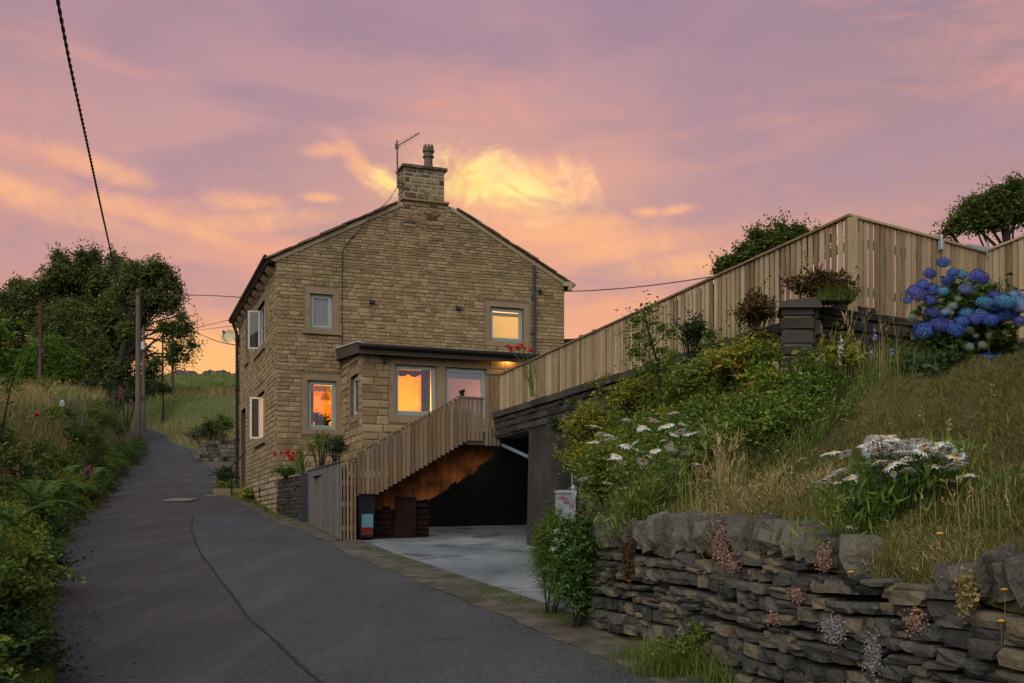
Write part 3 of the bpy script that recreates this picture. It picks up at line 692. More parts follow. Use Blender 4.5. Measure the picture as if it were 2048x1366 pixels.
# windows ------------------------------------------------------------
def frame_ring(mb, o, d, inn, a, b, c, e, w, s0, th, mi=0):
    mb.box(o+d*a+V(0,0,c)+inn*s0, d*(b-a), inn*th, V(0,0,w)); mb.box(o+d*a+V(0,0,e-w)+inn*s0, d*(b-a), inn*th, V(0,0,w))
    mb.box(o+d*a+V(0,0,c+w)+inn*s0, d*w, inn*th, V(0,0,e-c-2*w)); mb.box(o+d*(b-w)+V(0,0,c+w)+inn*s0, d*w, inn*th, V(0,0,e-c-2*w))
def window(o, d, inn, q, parent, fm=None, gm=None, set_=.09, fw=.055, sw_=.05, vent=True, surround=None, sill=None, lintel_h=None, label=None, mull=()):
    a, b, c, e = q; fm = fm or M_white; gm = gm or M_glass
    mb = MB(); frame_ring(mb, o, d, inn, a, b, c, e, fw, set_, .07)
    for f in mull: x = a+(b-a)*f; mb.box(o+d*(x-.035)+V(0,0,c+fw)+inn*set_, d*.07, inn*.07, V(0,0,e-c-2*fw))
    wn = mb.build('window', fm, parent, label=label)
    xs = [a]+[a+(b-a)*f for f in mull]+[b]
    for x0, x1 in zip(xs, xs[1:]):
        e0 = fw if x0 == a else .035; e1 = fw if x1 == b else .035
        mb = MB(); frame_ring(mb, o, d, inn, x0+e0+.002, x1-e1-.002, c+fw+.002, e-fw-.002, sw_, set_-.012, .06); mb.build('sash', fm, wn)
        mb = MB(); mb.box(o+d*(x0+e0+sw_)+V(0,0,c+fw+sw_)+inn*(set_+.02), d*(x1-x0-e0-e1-2*sw_), inn*.006, V(0,0,e-c-2*fw-2*sw_)); mb.build('pane', gm, wn)
    if vent: mb = MB(); mb.box(o+d*((a+b)/2-.13)+V(0,0,e-fw*.6)+inn*(set_-.03), d*.26, inn*.02, V(0,0,.022)); mb.build('vent_grille', M_grey, wn)
    return wn
def surround(o, d, inn, q, s, parent, sill=None):
    """lintel, jambs and sill round opening q out to s"""
    a, b, c, e = q; A, B, C, E = s
    mb = MB(); mb.box(o+d*A+V(0,0,e)-inn*.014, d*(B-A), inn*.20, V(0,0,E-e)); mb.build('lintel', M_dress, parent)
    mb = MB(); mb.box(o+d*A+V(0,0,c)-inn*.012, d*(a-A), inn*.20, V(0,0,e-c-.003)); mb.build('jamb', M_dress, parent)
    mb = MB(); mb.box(o+d*b+V(0,0,c)-inn*.012, d*(B-b), inn*.20, V(0,0,e-c-.003)); mb.build('jamb', M_dress, parent)
    if sill:
        mb = MB(); mb.box(o+d*(A-sill[0])+V(0,0,C)-inn*sill[1], d*(B-A+2*sill[0]), inn*(sill[1]+.18), V(0,0,c-C-.003)); mb.build('sill', M_dress, parent)
    else:
        mb = MB(); mb.box(o+d*A+V(0,0,C)-inn*.012, d*(B-A), inn*.19, V(0,0,c-C-.003)); mb.build('sill', M_dress, parent)
Wn = window(O, u, v, w_up, house, vent=False); surround(O, u, v, w_up, s_up, Wn, sill=(.06, .09))
# shutters in the upstairs window
a, b, c, e = w_up
mb = MB(); frame_ring(mb, O, u, v, a+.08, b-.08, c+.08, e-.08, .05, .135, .03); mb.box(O+u*((a+b)/2-.03)+V(0,0,c+.13)+v*.135, u*.06, v*.03, V(0,0,e-c-.26)); sh = mb.build('shutter', M_shut, Wn)
nsl = 15
for k in range(nsl):
    z = c+.14+k*(e-c-.28)/nsl
    for x0, x1 in ((a+.135, (a+b)/2-.035), ((a+b)/2+.035, b-.135)):
        mb = MB(); mb.box(O+u*x0+V(0,0,z)+v*.14, u*(x1-x0), v*.018+V(0,0,.040), V(0,0,.008)); mb.build('shutter_slat', M_shut, Wn)
Wr = window(O, u, v, w_upr, house, label='pale green framed window glowing cream behind a blind'); surround(O, u, v, w_upr, s_upr, Wr)
a, b, c, e = w_upr
mb = MB(); mb.box(O+u*(a+.07)+V(0,0,c+.07)+v*.24, u*(b-a-.14), v*.004, V(0,0,e-c-.18)); mb.build('blind', M_blind, Wr)
mb = MB(); mb.box(O+u*(a+.07)+V(0,0,e-.22)+v*.20, u*(b-a-.14), v*.02, V(0,0,.10)); mb.build('valance', M_cream, Wr)
Wl = window(O, u, v, w_low, house, vent=False, label='pale green framed window glowing orange with a potted plant behind the glass'); surround(O, u, v, w_low, s_low, Wl)
a, b, c, e = w_low
M_valance = mat('net_valance', [(.35,.36,.34), (.55,.55,.5)], scale=3, bump=0, vary=0, trans=.4)
mb = MB(); n = 26
pts = [O+u*(a+.1+(b-a-.2)*i/n)+v*(.24+.018*math.sin(i*1.9)) for i in range(n+1)]
for i in range(n):
    zt = e-.1; z0, z1 = e-.27-.012*math.sin(i*1.3), e-.27-.012*math.sin((i+1)*1.3)
    mb.add([pts[i]+V(0,0,z0), pts[i+1]+V(0,0,z1), pts[i+1]+V(0,0,zt), pts[i]+V(0,0,zt)], [(0,1,2,3)])
mb.build('valance', M_valance, Wl)

# side windows with casements standing open
def side_window(q, parent, glow, open_w, near_open=False, label=None):
    a, b, c, e = q
    mb = MB(); frame_ring(mb, O, v, u, a, b, c, e, .055, .08, .07)
    ms = [a+(b-a)*.36, a+(b-a)*.68]
    for m_ in ms: mb.box(O+v*(m_-.035)+V(0,0,c+.055)+u*.08, v*.07, u*.07, V(0,0,e-c-.11))
    wn = mb.build('window', M_whitew, parent, label=label)
    for x0, x1 in ((a+.055, ms[0]-.035), (ms[0]+.035, ms[1]-.035)):
        mb = MB(); mb.box(O+v*x0+V(0,0,c+.055)+u*.11, v*(x1-x0), u*.006, V(0,0,e-c-.11)); mb.build('pane', M_glass if glow else M_glass_r, wn)
    # open sash, hinged at the middle mullion and swung outwards
    hx = O+v*(ms[1]+.04)+u*.06; dd = (-u*math.cos(.25)+v*math.sin(.25)).normalized(); nn = V(-dd.y, dd.x, 0)
    mb = MB(); frame_ring(mb, hx, dd, nn, 0, open_w, c+.06, e-.06, .055, 0, .045); sa = mb.build('sash', M_whitew, wn, label='casement swung open over the lane')
    mb = MB(); mb.box(hx+dd*.055+V(0,0,c+.115)+nn*.02, dd*(open_w-.11), nn*.006, V(0,0,e-c-.23)); mb.build('pane', M_glass_d, wn)
    mb = MB(); mb.box(hx+dd*.03+V(0,0,(c+e)/2-.06)+nn*.045, dd*.015, nn*.05, V(0,0,.015)); mb.build('handle', M_whitew, wn)
    mb = MB(); mb.box(O+v*(a-.16)+V(0,0,c-.17)-u*.07, v*(b-a+.32), u*.22, V(0,0,.165)); mb.build('sill', M_dress, wn)
    mb = MB(); mb.box(O+v*(a-.16)+V(0,0,e)-u*.012, v*(b-a+.32), u*.2, V(0,0,.2)); mb.build('lintel', M_dress, wn)
    for x0 in (a-.16, b): mb = MB(); mb.box(O+v*x0+V(0,0,c)-u*.01, v*.16, u*.18, V(0,0,e-c-.003)); mb.build('jamb', M_dress, wn)
    return wn
side_window(so_up, house, False, .36, label='upstairs casement window open above the lane')
side_window(so_low, house, True, .31, label='ground floor casement window open with orange light behind')
a, b, c, e = so_up2
w2 = window(O, v, u, so_up2, house, vent=False, fm=M_whitew, gm=M_glass_r)
mb = MB(); mb.box(O+v*(a-.16)+V(0,0,c-.17)-u*.07, v*(b-a+.32), u*.22, V(0,0,.165)); mb.build('sill', M_dress, w2)
a, b, c, e = so_door
mb = MB(); mb.box(O+v*(a+.0)+V(0,0,c)+u*.22, v*(b-a), u*.05, V(0,0,e-c))
door = mb.build('door', M_fascia, house)
mb = MB(); mb.box(O+v*(a-.2)+V(0,0,e)-u*.015, v*(b-a+.4), u*.25, V(0,0,.25)); mb.build('lintel', M_dress, door)
for x0 in (a-.2, b): mb = MB(); mb.box(O+v*x0+V(0,0,c)-u*.012, v*.2, u*.22, V(0,0,e-c-.003)); mb.build('jamb', M_dress, door)
mb = MB(); mb.box(hp(-1.0, a-.25, 2.45), u*.99, v*(b-a+.5), V(0,0,.42)); mb.box(hp(-1.3, a-.25, 2.3), u*.3, v*(b-a+.5), V(0,0,.36)); mb.build('doorstep', M_dress, house)
# a small air vent low in the side wall
mb = MB(); sv, zv = hit(505, 1000, O, v); mb.box(hp(-.03, 3.2, 2.35), u*.04, v*.35, V(0,0,.45)); mb.build('vent_grille', M_dark, house)

# lean-to extension across the gable ---------------------------------
EB = O+u*1.762; EO = EB-v*2.49; EL = 6.2          # back left corner, front left corner, length
def ep(t, s, z): q = EO+u*t+v*s; return V(q.x, q.y, z)
eh = EYE+(HOR-706)/F*27.17
e_w1 = rect(790, 730.5, 873, 830, EO, u); e_w2 = rect(890.5, 734.5, 972.5, 832, EO, u); e_w2 = (e_w2[0], e_w2[1], e_w1[2], e_w1[3])
es1 = rect(777.5, 716.5, 980, 848, EO, u)
S_EO = EO; se_w = (lambda a, b: (min(a[0], b[0]), max(a[0], b[0]), hit(716, 828, EO, v)[1], hit(716, 746, EO, v)[1]))(hit(701, 700, EO, v), hit(716.5, 700, EO, v))
ext = MB(); wall_shell(ext, EO, u, v, 0, EL, 2.0, eh, [e_w1, e_w2])
ew = ext.build('extension_wall', M_mortar, house)
it = stone_face(EO, u, -v, 2.0, eh-.02, lambda z: (0, EL), [es1], lambda z: rs.uniform(.17, .22), (.28, .62), rs, depth=.018, imp=lambda t, z, p: 1 if (t < 2.2 and z > 3.1) else .01)
place(it, BLOCKS, M_stone, 'stone', ew, rest='stonework', limit=90)
ex2 = MB(); wall_shell(ex2, EO+v*.3, v, u, 0, 2.19, 2.0, eh, [(se_w[0]-.3, se_w[1]-.3, se_w[2], se_w[3])])
ex2.prism([ep(0,.3,eh), ep(0,2.48,eh), ep(0,2.48,eh+.33)], u*.3)
ew2 = ex2.build('extension_side_wall', M_mortar, house)
it = stone_face(EO, v, -u, 2.0, eh, lambda z: (0.02, 2.48), [(se_w[0]-.15, se_w[1]+.15, se_w[2]-.16, se_w[3]+.2)], lambda z: rs.uniform(.17, .22), (.2, .5), rs, depth=.018)
place(it, BLOCKS, M_stone, 'stone', ew2)
wa = window(EO, u, v, e_w1, house, label='wide pale green framed window with an orange lit room behind'); wb = window(EO, u, v, e_w2, house, gm=M_glass_r, label='wide pale green framed window mirroring the pink sky')
A, B, C, E = es1
mb = MB(); mb.box(EO+u*A+V(0,0,e_w1[3])-v*.014, u*(B-A), v*.2, V(0,0,eh-e_w1[3]-.06)); mb.build('lintel', M_dress, wa)
mb = MB(); mb.box(EO+u*A+V(0,0,C)-v*.012, u*(e_w1[0]-A), v*.2, V(0,0,e_w1[3]-C-.003)); mb.build('jamb', M_dress, wa)
mb = MB(); mb.box(EO+u*e_w1[1]+V(0,0,C)-v*.012, u*(e_w2[0]-e_w1[1]), v*.2, V(0,0,e_w1[3]-C-.003)); mb.build('mullion', M_dress, wa)
mb = MB(); mb.box(EO+u*e_w2[1]+V(0,0,C)-v*.012, u*(B-e_w2[1]), v*.2, V(0,0,e_w1[3]-C-.003)); mb.build('jamb', M_dress, wb)
for q, w_ in ((e_w1, wa), (e_w2, wb)): mb = MB(); mb.box(EO+u*q[0]+V(0,0,C)-v*.012, u*(q[1]-q[0]), v*.2, V(0,0,q[2]-C-.003)); mb.build('sill', M_dress, w_)
wc = window(EO, v, u, se_w, house, vent=False, fm=M_whitew, gm=M_glass_r); a, b, c, e = se_w
mb = MB(); mb.box(EO+v*(a-.15)+V(0,0,e)-u*.012, v*(b-a+.3), u*.2, V(0,0,.2)); mb.build('lintel', M_dress, wc)
for x0 in (a-.15, b): mb = MB(); mb.box(EO+v*x0+V(0,0,c)-u*.01, v*.15, u*.2, V(0,0,e-c-.003)); mb.build('jamb', M_dress, wc)
mb = MB(); mb.box(EO+v*(a-.15)+V(0,0,c-.16)-u*.012, v*(b-a+.3), u*.2, V(0,0,.155)); mb.build('sill', M_dress, wc)
# extension roof, fascia, gutter, flashing
mb = MB(); mb.prism([ep(-.12,-.25,eh+.12), ep(-.12,2.49,eh+.50), ep(-.12,2.49,eh+.40), ep(-.12,-.25,eh+.02)], u*(EL+.2)); er = mb.build('extension_roof', M_slate, house)
mb = MB(); mb.box(ep(-.125,-.29,eh-.06), u*(EL+.2), v*.035, V(0,0,.20)); mb.build('fascia_board', M_fascia, er)
mb = MB(); mb.prism([ep(-.16,-.29,eh-.05), ep(-.16,-.29,eh+.22), ep(-.16,2.485,eh+.46), ep(-.16,2.485,eh+.18)], u*.035); mb.build('barge_board', M_fascia, er)
mb = MB(); mb.tube([ep(-.14,-.36,eh+.13), ep(EL+.1,-.36,eh+.11)], .062, 10); mb.build('gutter', M_black, er)
mb = MB(); n = 40
for i in range(n):
    t0 = -.15+i*(EL+.3)/n; z = rs.uniform(-.02, .02)
    mb.box(ep(t0, 2.44, eh+.47+z*.5), u*((EL+.3)/n-.004), v*.04, V(0,0,.07+z)); mb.box(ep(t0, 2.1+z, eh+.475), u*((EL+.3)/n-.004), V(v.x*.34, v.y*.34, .03), V(0,0,.01))
mb.build('lead_flashing', M_lead, er)
mb = MB(); mb.box(ep(-.19,-.33,eh+.21), u*.09, V(v.x*2.8, v.y*2.8, .26), V(0,0,.035)); mb.build('verge_trim', M_lead, er)

# rooms behind the windows: plaster boxes and lamps
def room(o, d, inn, t0, t1, s0, s1, z0, z1, m_, parent, name='room'):
    mb = MB(); c = [o+d*t0+inn*s0, o+d*t1+inn*s0, o+d*t1+inn*s1, o+d*t0+inn*s1]
    lo = [V(p.x, p.y, z0) for p in c]; hi = [V(p.x, p.y, z1) for p in c]
    mb.add(lo+hi, [(0,1,2,3), (7,6,5,4), (1,5,6,2), (2,6,7,3), (3,7,4,0)])
    return mb.build(name, m_, parent)
def lamp(name, loc, col, e, r=.12):
    l = bpy.data.lights.new(name, 'POINT'); l.energy = e; l.color = col; l.shadow_soft_size = r
    o = bpy.data.objects.new(name, l); o.location = loc; COL.objects.link(o)
# corner room: windows on both the gable and the lane side
room_z0, room_z1 = 3.2, 5.9
mb = MB(); c = [hp(.32,.32,0), hp(3.1,.32,0), hp(3.1,6.0,0), hp(.32,6.0,0)]
lo = [V(p.x,p.y,room_z0) for p in c]; hi = [V(p.x,p.y,room_z1) for p in c]
mb.add(lo+hi, [(0,1,2,3), (7,6,5,4), (1,5,6,2), (2,6,7,3)]); mb.build('room', M_orange, house)
lamp('room_lamp', hp(2.0, 2.7, 5.3), (1, .68, .26), 330)
room(EO, u, v, .32, 2.15, .32, 2.4, 2.6, eh+.25, M_orange, house)
lamp('extension_lamp', ep(1.75, 1.0, 4.9), (1, .68, .26), 130)
M_room = mat('room_sky_tint', [(.55,.36,.28), (.65,.45,.36)], scale=1, bump=0, vary=0)  # peach tint stands for the pink sky reflected in the second window
room(EO, u, v, 2.2, 5.6, .32, 2.4, 2.6, eh+.25, M_room, house)
lamp('sky_tint_fill', ep(4.9, 1.9, 4.6), (1, .62, .44), 170)  # added fill behind the second window, in place of reflected pink sky
room(O, u, v, 5.9, 8.0, .32, 3.2, 5.2, 8.5, M_cream, house)
lamp('upstairs_lamp', hp(7.0, 1.9, 7.7), (1, .80, .5), 170)
room(O, v, u, 2.0, 7.5, .32, 3.2, 5.95, 8.6, M_room, house)
# things standing in the rooms
pt = thing('potted_plant', 'leafy plant in a dark pot silhouetted in the orange ground floor window', 'potted plant', hp((w_low[0]+w_low[1])/2-.05, .5, w_low[2]))
tc = (w_low[0]+w_low[1])/2-.05
mb = MB(); mb.box(hp(tc-.02, .45, w_low[2]-.25), u*.34, v*.3, V(0,0,.55)); mb.build('pot', M_dark, pt)
n = 260; PP = np.array([tuple(hp(tc+.06+NR.normal()*.17-.05, .52+NR.normal()*.08, w_low[2]+.36+NR.normal()*.07-.0)) for _ in range(n)]); PLANT_PTS = (PP, pt)
mb = MB(); mb.box(ep(1.52,1.2,2.62), u*.6, v*.5, V(0,0,1.75)); mb.box(ep(2.0,.7,2.62), u*.1, v*.5, V(0,0,1.9)); cab = mb.build('tall_cabinet', M_anthr, None, label='dark tall cabinet inside the orange lit extension room', cat='cabinet')

M_tree_reflection = mat('tree_reflection_maroon', [(.14,.025,.012), (.22,.05,.02)], scale=20, bump=.1, vary=0); M_mauve = mat('dim_room_grey', [(.16,.14,.17), (.25,.22,.25)], scale=3, stretch=(9,9,.4), bump=.2, vary=0)
a, b, c, e = e_w1
mb = MB(); n = 30; q_ = [EO+u*(a+.09+(b-a-.18)*i/n)+v*.25 for i in range(n+1)]
for i in range(n):
    f0, f1 = i/n, (i+1)/n; g0 = .20+.07*abs(math.sin(f0*9))+(.12 if f0 < .35 else 0)*0; g1 = .20+.07*abs(math.sin(f1*9))
    mb.add([q_[i]+V(0,0,e-g0), q_[i+1]+V(0,0,e-g1), q_[i+1]+V(0,0,e-.1), q_[i]+V(0,0,e-.1)], [(0,1,2,3)])
mb.build('blind', M_tree_reflection, wa)  # maroon strip painting the tree reflection across the head of the pane
mb = MB(); n = 16; x0, x1 = a+(b-a)*.70, b-.08
for i in range(n):
    t0_, t1_ = x0+(x1-x0)*i/n, x0+(x1-x0)*(i+1)/n; d0, d1 = .29+.02*math.sin(i*2.0), .29+.02*math.sin((i+1)*2.0)
    mb.add([ep(t0_,d0,c+.05), ep(t1_,d1,c+.05), ep(t1_,d1,e-.08), ep(t0_,d0,e-.08)], [(0,1,2,3)])
mb.build('curtain', M_mauve, wa)  # grey sheet added for the dim part of the room, dimness in its colour
mb = MB(); mb.box(ep(a+.25,2.33,3.75), u*.42, v*.03, V(0,0,.32)); mb.build('picture_frame', M_fascia, None, label='small dark picture frame on the orange wall inside the extension', cat='picture frame')
a, b, c, e = e_w2
mb = MB(); mb.box(ep(a+.07,.24,e-.26), u*(b-a-.14), v*.02, V(0,0,.18)); mb.build('blind', M_shut, wb)
cb = thing('kitchen_cupboard', 'pale cupboards and worktop inside the second extension window', 'cupboard', ep(4.0, 2.1, 2.65))
for i in range(4): mb = MB(); mb.box(ep(2.9+i*.62, 1.95, 4.0), u*.60, v*.3, V(0,0,.38)); mb.build('door', M_whitew, cb)
mb = MB(); mb.box(ep(2.9, 1.7, 3.45), u*2.5, v*.6, V(0,0,.05)); mb.build('worktop', M_mauve, cb)
mb = MB(); mb.box(ep(2.9, 1.8, 2.65), u*2.5, v*.5, V(0,0,.79)); mb.build('cabinet', M_mauve, cb)
a, b, c, e = w_low
mb = MB(); n = 10
for i in range(n):
    t0_, t1_ = a+.08+.13*i/n, a+.08+.13*(i+1)/n; d0, d1 = .30+.015*math.sin(i*2.4), .30+.015*math.sin((i+1)*2.4)
    mb.add([hp(t0_,d0,c+.05), hp(t1_,d1,c+.05), hp(t1_,d1,e-.08), hp(t0_,d0,e-.08)], [(0,1,2,3)])
mb.build('curtain', mat('orange_curtain', [(.5,.2,.04), (.65,.3,.06)], bump=.1, vary=0), Wl)
mb = MB(); mb.tube([hp(1.55,1.3,5.9), hp(1.55,1.3,5.45)], .008, 5); mb.lathe(hp(1.55,1.3,5.2), [(.16,0),(.12,.12),(.05,.24)], 14); mb.build('pendant_lamp', M_cream, None, label='small pendant lamp hanging in the orange corner room', cat='lamp')
# fittings on the house ---------------------------------------------
for px_, py_, lb in ((743, 604, 'small anthracite wall light on the gable beside the shuttered window'), (915.5, 616.5, 'small anthracite wall light on the gable near the cream lit window')):
    t, z = hit(px_, py_, O, u); b_ = thing('wall_light', lb, 'wall light', hp(t, 0, z), 'small wall lights on the gable')
    mb = MB(); mb.box(hp(t-.06, -.03, z-.05), u*.12, v*.02, V(0,0,.11)); mb.build('back_plate', M_anthr, b_)
    mb = MB(); mb.prism([hp(t-.075,-.03,z-.035), hp(t-.075,-.17,z-.05), hp(t-.075,-.17,z+.02), hp(t-.075,-.03,z+.055)], u*.15); mb.build('lamp_shade', M_anthr, b_)
t, z = hit(1079, 583, O, u); b_ = thing('security_camera', 'black dome security camera on the gable beside the downpipe', 'security camera', hp(t, 0, z))
mb = MB(); mb.tube([hp(t,-.02,z), hp(t,-.06,z)], .06, 12); mb.build('mount', M_black, b_); mb = MB(); mb.lathe(hp(t,-.08,z-.045), [(.005,-.03),(.035,-.02),(.05,.0),(.05,.04),(.03,.065),(.005,.07)], 12); mb.build('dome', M_black, b_)
t, z = hit(768, 716, EO, u); b_ = thing('floodlight', 'small black floodlight under the extension gutter', 'floodlight', V(*ep(t, 0, z)))
mb = MB(); mb.box(ep(t-.08,-.14,z-.05), u*.17, v*.06, V(0,0,.12)); mb.build('lamp_head', M_black, b_); mb = MB(); mb.box(ep(t-.03,-.09,z-.12), u*.06, v*.085, V(0,0,.08)); mb.lathe(ep(t,-.1,z-.17), [(.01,0),(.03,.015),(.035,.05)], 10); mb.build('bracket', M_black, b_)
# bright downlight at the far end of the extension
t, z = hit(1003, 716, EO, u); dl = thing('downlight', 'small lit downlight under the eaves washing the stone orange', 'downlight', V(*ep(t, 0, z)))
mb = MB(); mb.tube([ep(t+.15,-.1,z+.02), ep(t+.15,-.1,z+.07)], .05, 12); mb.build('housing', M_black, dl)
mb = MB(); mb.tube([ep(t+.15,-.1,z+.012), ep(t+.15,-.1,z+.018)], .035, 12); mb.build('bulb', emit_mat('bulb_glow', (1, .55, .15), 18), dl)
lamp('downlight_lamp', ep(t+.15, -.12, z-.03), (1, .50, .12), 30, .03)
# aerial with its mast clamped to the chimney
ma = P(795.5, 376, 30.0); mt = P(794, 281, 30.0)
ae = thing('tv_aerial', 'thin rusty television aerial on a mast clamped to the chimney', 'aerial', ma)
M_rod = mat('aerial_metal', [(.07,.045,.04), (.13,.09,.08)], rough=.5, bump=.05)
mb = MB(); mb.tube([ma, mt], .022, 8); mb.build('mast', M_rod, ae)
bo0 = P(793, 293, 30.0); bo1 = P(839, 266, 30.25)
mb = MB(); mb.tube([bo0, bo1], .014, 6); mb.build('boom', M_rod, ae)
el_ = MB()
for i in range(13):
    q = bo0.lerp(bo1, .04+i*.075); w = .17-.006*i; d = (bo1-bo0).normalized().cross(V(.3,1,.2)).normalized(); d = (d+V(.2,-.7,0)*.0)
    d = V(.55,-.3,-.42).normalized(); el_.tube([q-d*w, q+d*w], .0045, 4)
el_.build('rods', M_rod, ae, kind='stuff')
mb = MB(); mb.box(bo0+V(-.04,-.03,-.06), (.1,0,0), (0,.06,0), (0,0,.12)); mb.build('junction_box', M_rod, ae)
mb = MB(); c = P(797, 368, 30.0); mb.box(c+V(-.05,-.02,-.1), (.2,.06,0), (0,.05,0), (0,0,.06)); mb.box(c+V(-.05,-.02,.02), (.2,.06,0), (0,.05,0), (0,0,.05)); mb.build('clamp', M_rod, ae)
mb = MB(); mb.tube([ma+V(0,0,.05), P(780, 398, 29.9), P(766, 411, 29.9), P(756, 419, 29.8)], .009, 5); mb.build('lead', M_cable, ae)
# satellite dish at the far corner
dc = hp(-.30, L_S-.2, 0); dc = P(459, 675, 37.4)
sd = thing('satellite_dish', 'cream oval satellite dish fixed to the far corner of the house', 'satellite dish', dc)
M_dish = mat('dish_cream', [(.55,.45,.28), (.7,.58,.38)], bump=.02, vary=0)
mb = MB(); nrm = V(-.25,-.9,.3).normalized(); ax = nrm.cross(V(0,0,1)).normalized(); ay = ax.cross(nrm).normalized()
ring = []
for i in range(5):
    rr = .06+.19*i/4
    for k in range(20): a = k*math.pi/10; ring.append(dc+ax*math.cos(a)*rr*1.1+ay*math.sin(a)*rr+nrm*(rr*rr*1.6))
fs = [(i*20+k, i*20+(k+1) % 20, (i+1)*20+(k+1) % 20, (i+1)*20+k) for i in range(4) for k in range(20)]+[tuple(range(20))[::-1]]
mb.add(ring, fs); mb.build('dish', M_dish, sd, smooth=True)
mb = MB(); mb.tube([dc-ay*.22+nrm*.1, dc-ay*.2+nrm*.35, dc+nrm*.42], .012, 6); mb.tube([dc+nrm*.34, dc+nrm*.46], .035, 8); mb.build('receiver_arm', M_black, sd)
mb = MB(); mb.tube([dc-nrm*.02, hp(-.12, L_S-.15, dc.z-.02), hp(0, L_S-.15, dc.z-.02)], .02, 6); mb.box(hp(-.03, L_S-.22, dc.z-.14), u*.03, v*.16, V(0,0,.26)); mb.build('bracket', M_grey, sd)
# handrail at the door
hr0 = P(463, 975, 35.2); hr0.z = 2.35
rl = thing('handrail', 'black bent tubular handrail beside the steps at the far door', 'handrail', hr0)
for dx, dy in ((0, 0), (.42, .9)):
    b0 = hr0+V(dx, dy, 0); b0.z = HH(b0.x, b0.y)-.05; top = b0+V(0,0,1.0)
    mb = MB(); mb.tube([b0, top, top+V(.06,.03,.09), top+V(.17,.1,.17), hp(-.02, so_door[0]-.2+dx*.9, top.z+.55)], .024, 8); mb.build('rail', M_black, rl)
# ------------------------------------------------------------------ slatted fences
SLATS = shape_set(lambda r: (lambda v_, f_: (v_+np.array([[0, 0, .5]]*8), f_))(*unit_box()), 1, 2)
rf = random.Random(21)
UP = V(0, 0, 1)
def slat_run(A, B, zb, zt, parent, m_, pitch=.10, w=.078, th=.022, nrm=None, rails=(), rail_m=None, cap=True, capw=.07, miss=0.0, posts=(), jit=.004, skew=0.0):
    """upright slats from A to B; zb, zt give world heights for the fraction along"""
    A, B = V(A[0], A[1], 0), V(B[0], B[1], 0); d = (B-A); L = d.length; d = d/L; n = nrm or V(-d.y, d.x, 0)
    its = []; k = max(1, round(L/pitch))
    for i in range(k):
        f = (i+.5)/k; p = A+d*(L*f); z0, z1 = zb(f), zt(f); ww = w*rf.uniform(.93, 1.05)
        c = V(p.x, p.y, z0)+n*rf.uniform(-jit, jit)
        dd = (d+UP*rf.uniform(-.004, .004)).normalized(); tt = rf.uniform(-.07, .07); d2 = d*math.cos(tt)+n*math.sin(tt); n2 = n*math.cos(tt)-d*math.sin(tt)
        its.append((basis(c, d2*ww, n2*th, (UP+d*rf.uniform(-.006, .006))*(z1-z0)), 0, 1/(p.y+1)))
    place(its, SLATS, m_, 'slat', parent)
    for off, zz in rails:
        mb = MB(); a = A+n*off; b = B+n*off
        mb.prism([V(a.x,a.y,zz(0)), V(b.x,b.y,zz(1)), V(b.x,b.y,zz(1)+.08), V(a.x,a.y,zz(0)+.08)], n*.04); mb.build('rail', rail_m or m_, parent)
    if cap:
        mb = MB(); a = A-d*.02-n*capw/2; b = B+d*.02-n*capw/2
        mb.prism([V(a.x,a.y,zt(0)+.002), V(b.x,b.y,zt(1)+.002), V(b.x,b.y,zt(1)+.027), V(a.x,a.y,zt(0)+.027)], n*capw); mb.build('cap_rail', rail_m or m_, parent)
    for f, z0, z1 in posts:
        p = A+d*L*f+n*.07; mb = MB(); mb.box(V(p.x-.045, p.y-.045, z0), (.09,0,0), (0,.09,0), (0,0,z1-z0)); mb.build('post', rail_m or m_, parent)
def zpx(py, Y): return EYE+(HOR-py)/F*Y

FC = V(3.44, 11.04, 0); FE = V(-.235, 21.4, 0)         # corner and far end of the long fence
FD = (FE-FC).normalized(); FN = V(FD.y, -FD.x, 0)      # along it; FN points away from the drive (to the right)
if FN.x < 0: FN = -FN
zt_l = lambda f: 4.76-.16*f; zb_l = lambda f: 3.86-.0*f
fence = thing('slatted_fence', 'long new pale timber fence of upright slats running down from the corner to the house', 'fence', V(FC.x, FC.y, 3.8))
slat_run(FC, FE, lambda f: 3.88, zt_l, fence, M_wood, pitch=.105, w=.068, th=.016, nrm=FN, rails=((.02, lambda f: 4.05), (.02, lambda f: 4.45)), posts=[(i/6, 3.85, 4.6) for i in range(7)])
FG = V(5.41, 12.35, 0)
gd = (FG-FC).normalized(); gn = V(-gd.y, gd.x, 0)
ret = thing('return_fence', 'pale timber slat fence panel turning back from the tall corner, sky showing through its gaps', 'fence', V(FC.x+.1, FC.y+.1, 3.8))
zt_r = lambda f: 4.755-.03*f
mid = FC+(FG-FC)*.60
slat_run(FC+gd*.02, mid, lambda f: 3.82-.05*f, lambda f: 4.755-.02*f, ret, M_wood, pitch=.086, w=.057, nrm=gn, rails=((.02, lambda f: 4.0), (.02, lambda f: 4.5)))
mb = MB(); c = FC+gd*.0; mb.box(V(c.x-.03, c.y-.03, 3.75), (.1,0,0), (0,.1,0), (0,0,1.0)); mb.build('corner_post', M_wood, ret)
gate = thing('slatted_gate', 'pale timber slat gate with a galvanised strap hinge above the hydrangea', 'gate', V(mid.x, mid.y, 3.8))
slat_run(mid+gd*.005, FG-gd*.03, lambda f: 3.77, lambda f: 4.73-.02*f, gate, M_wood, pitch=.084, w=.070, nrm=gn, rails=((.02, lambda f: 4.0), (.02, lambda f: 4.5)), jit=.002)
hz = zpx(495, 12.2); a = FG-gd*.06-gn*.03
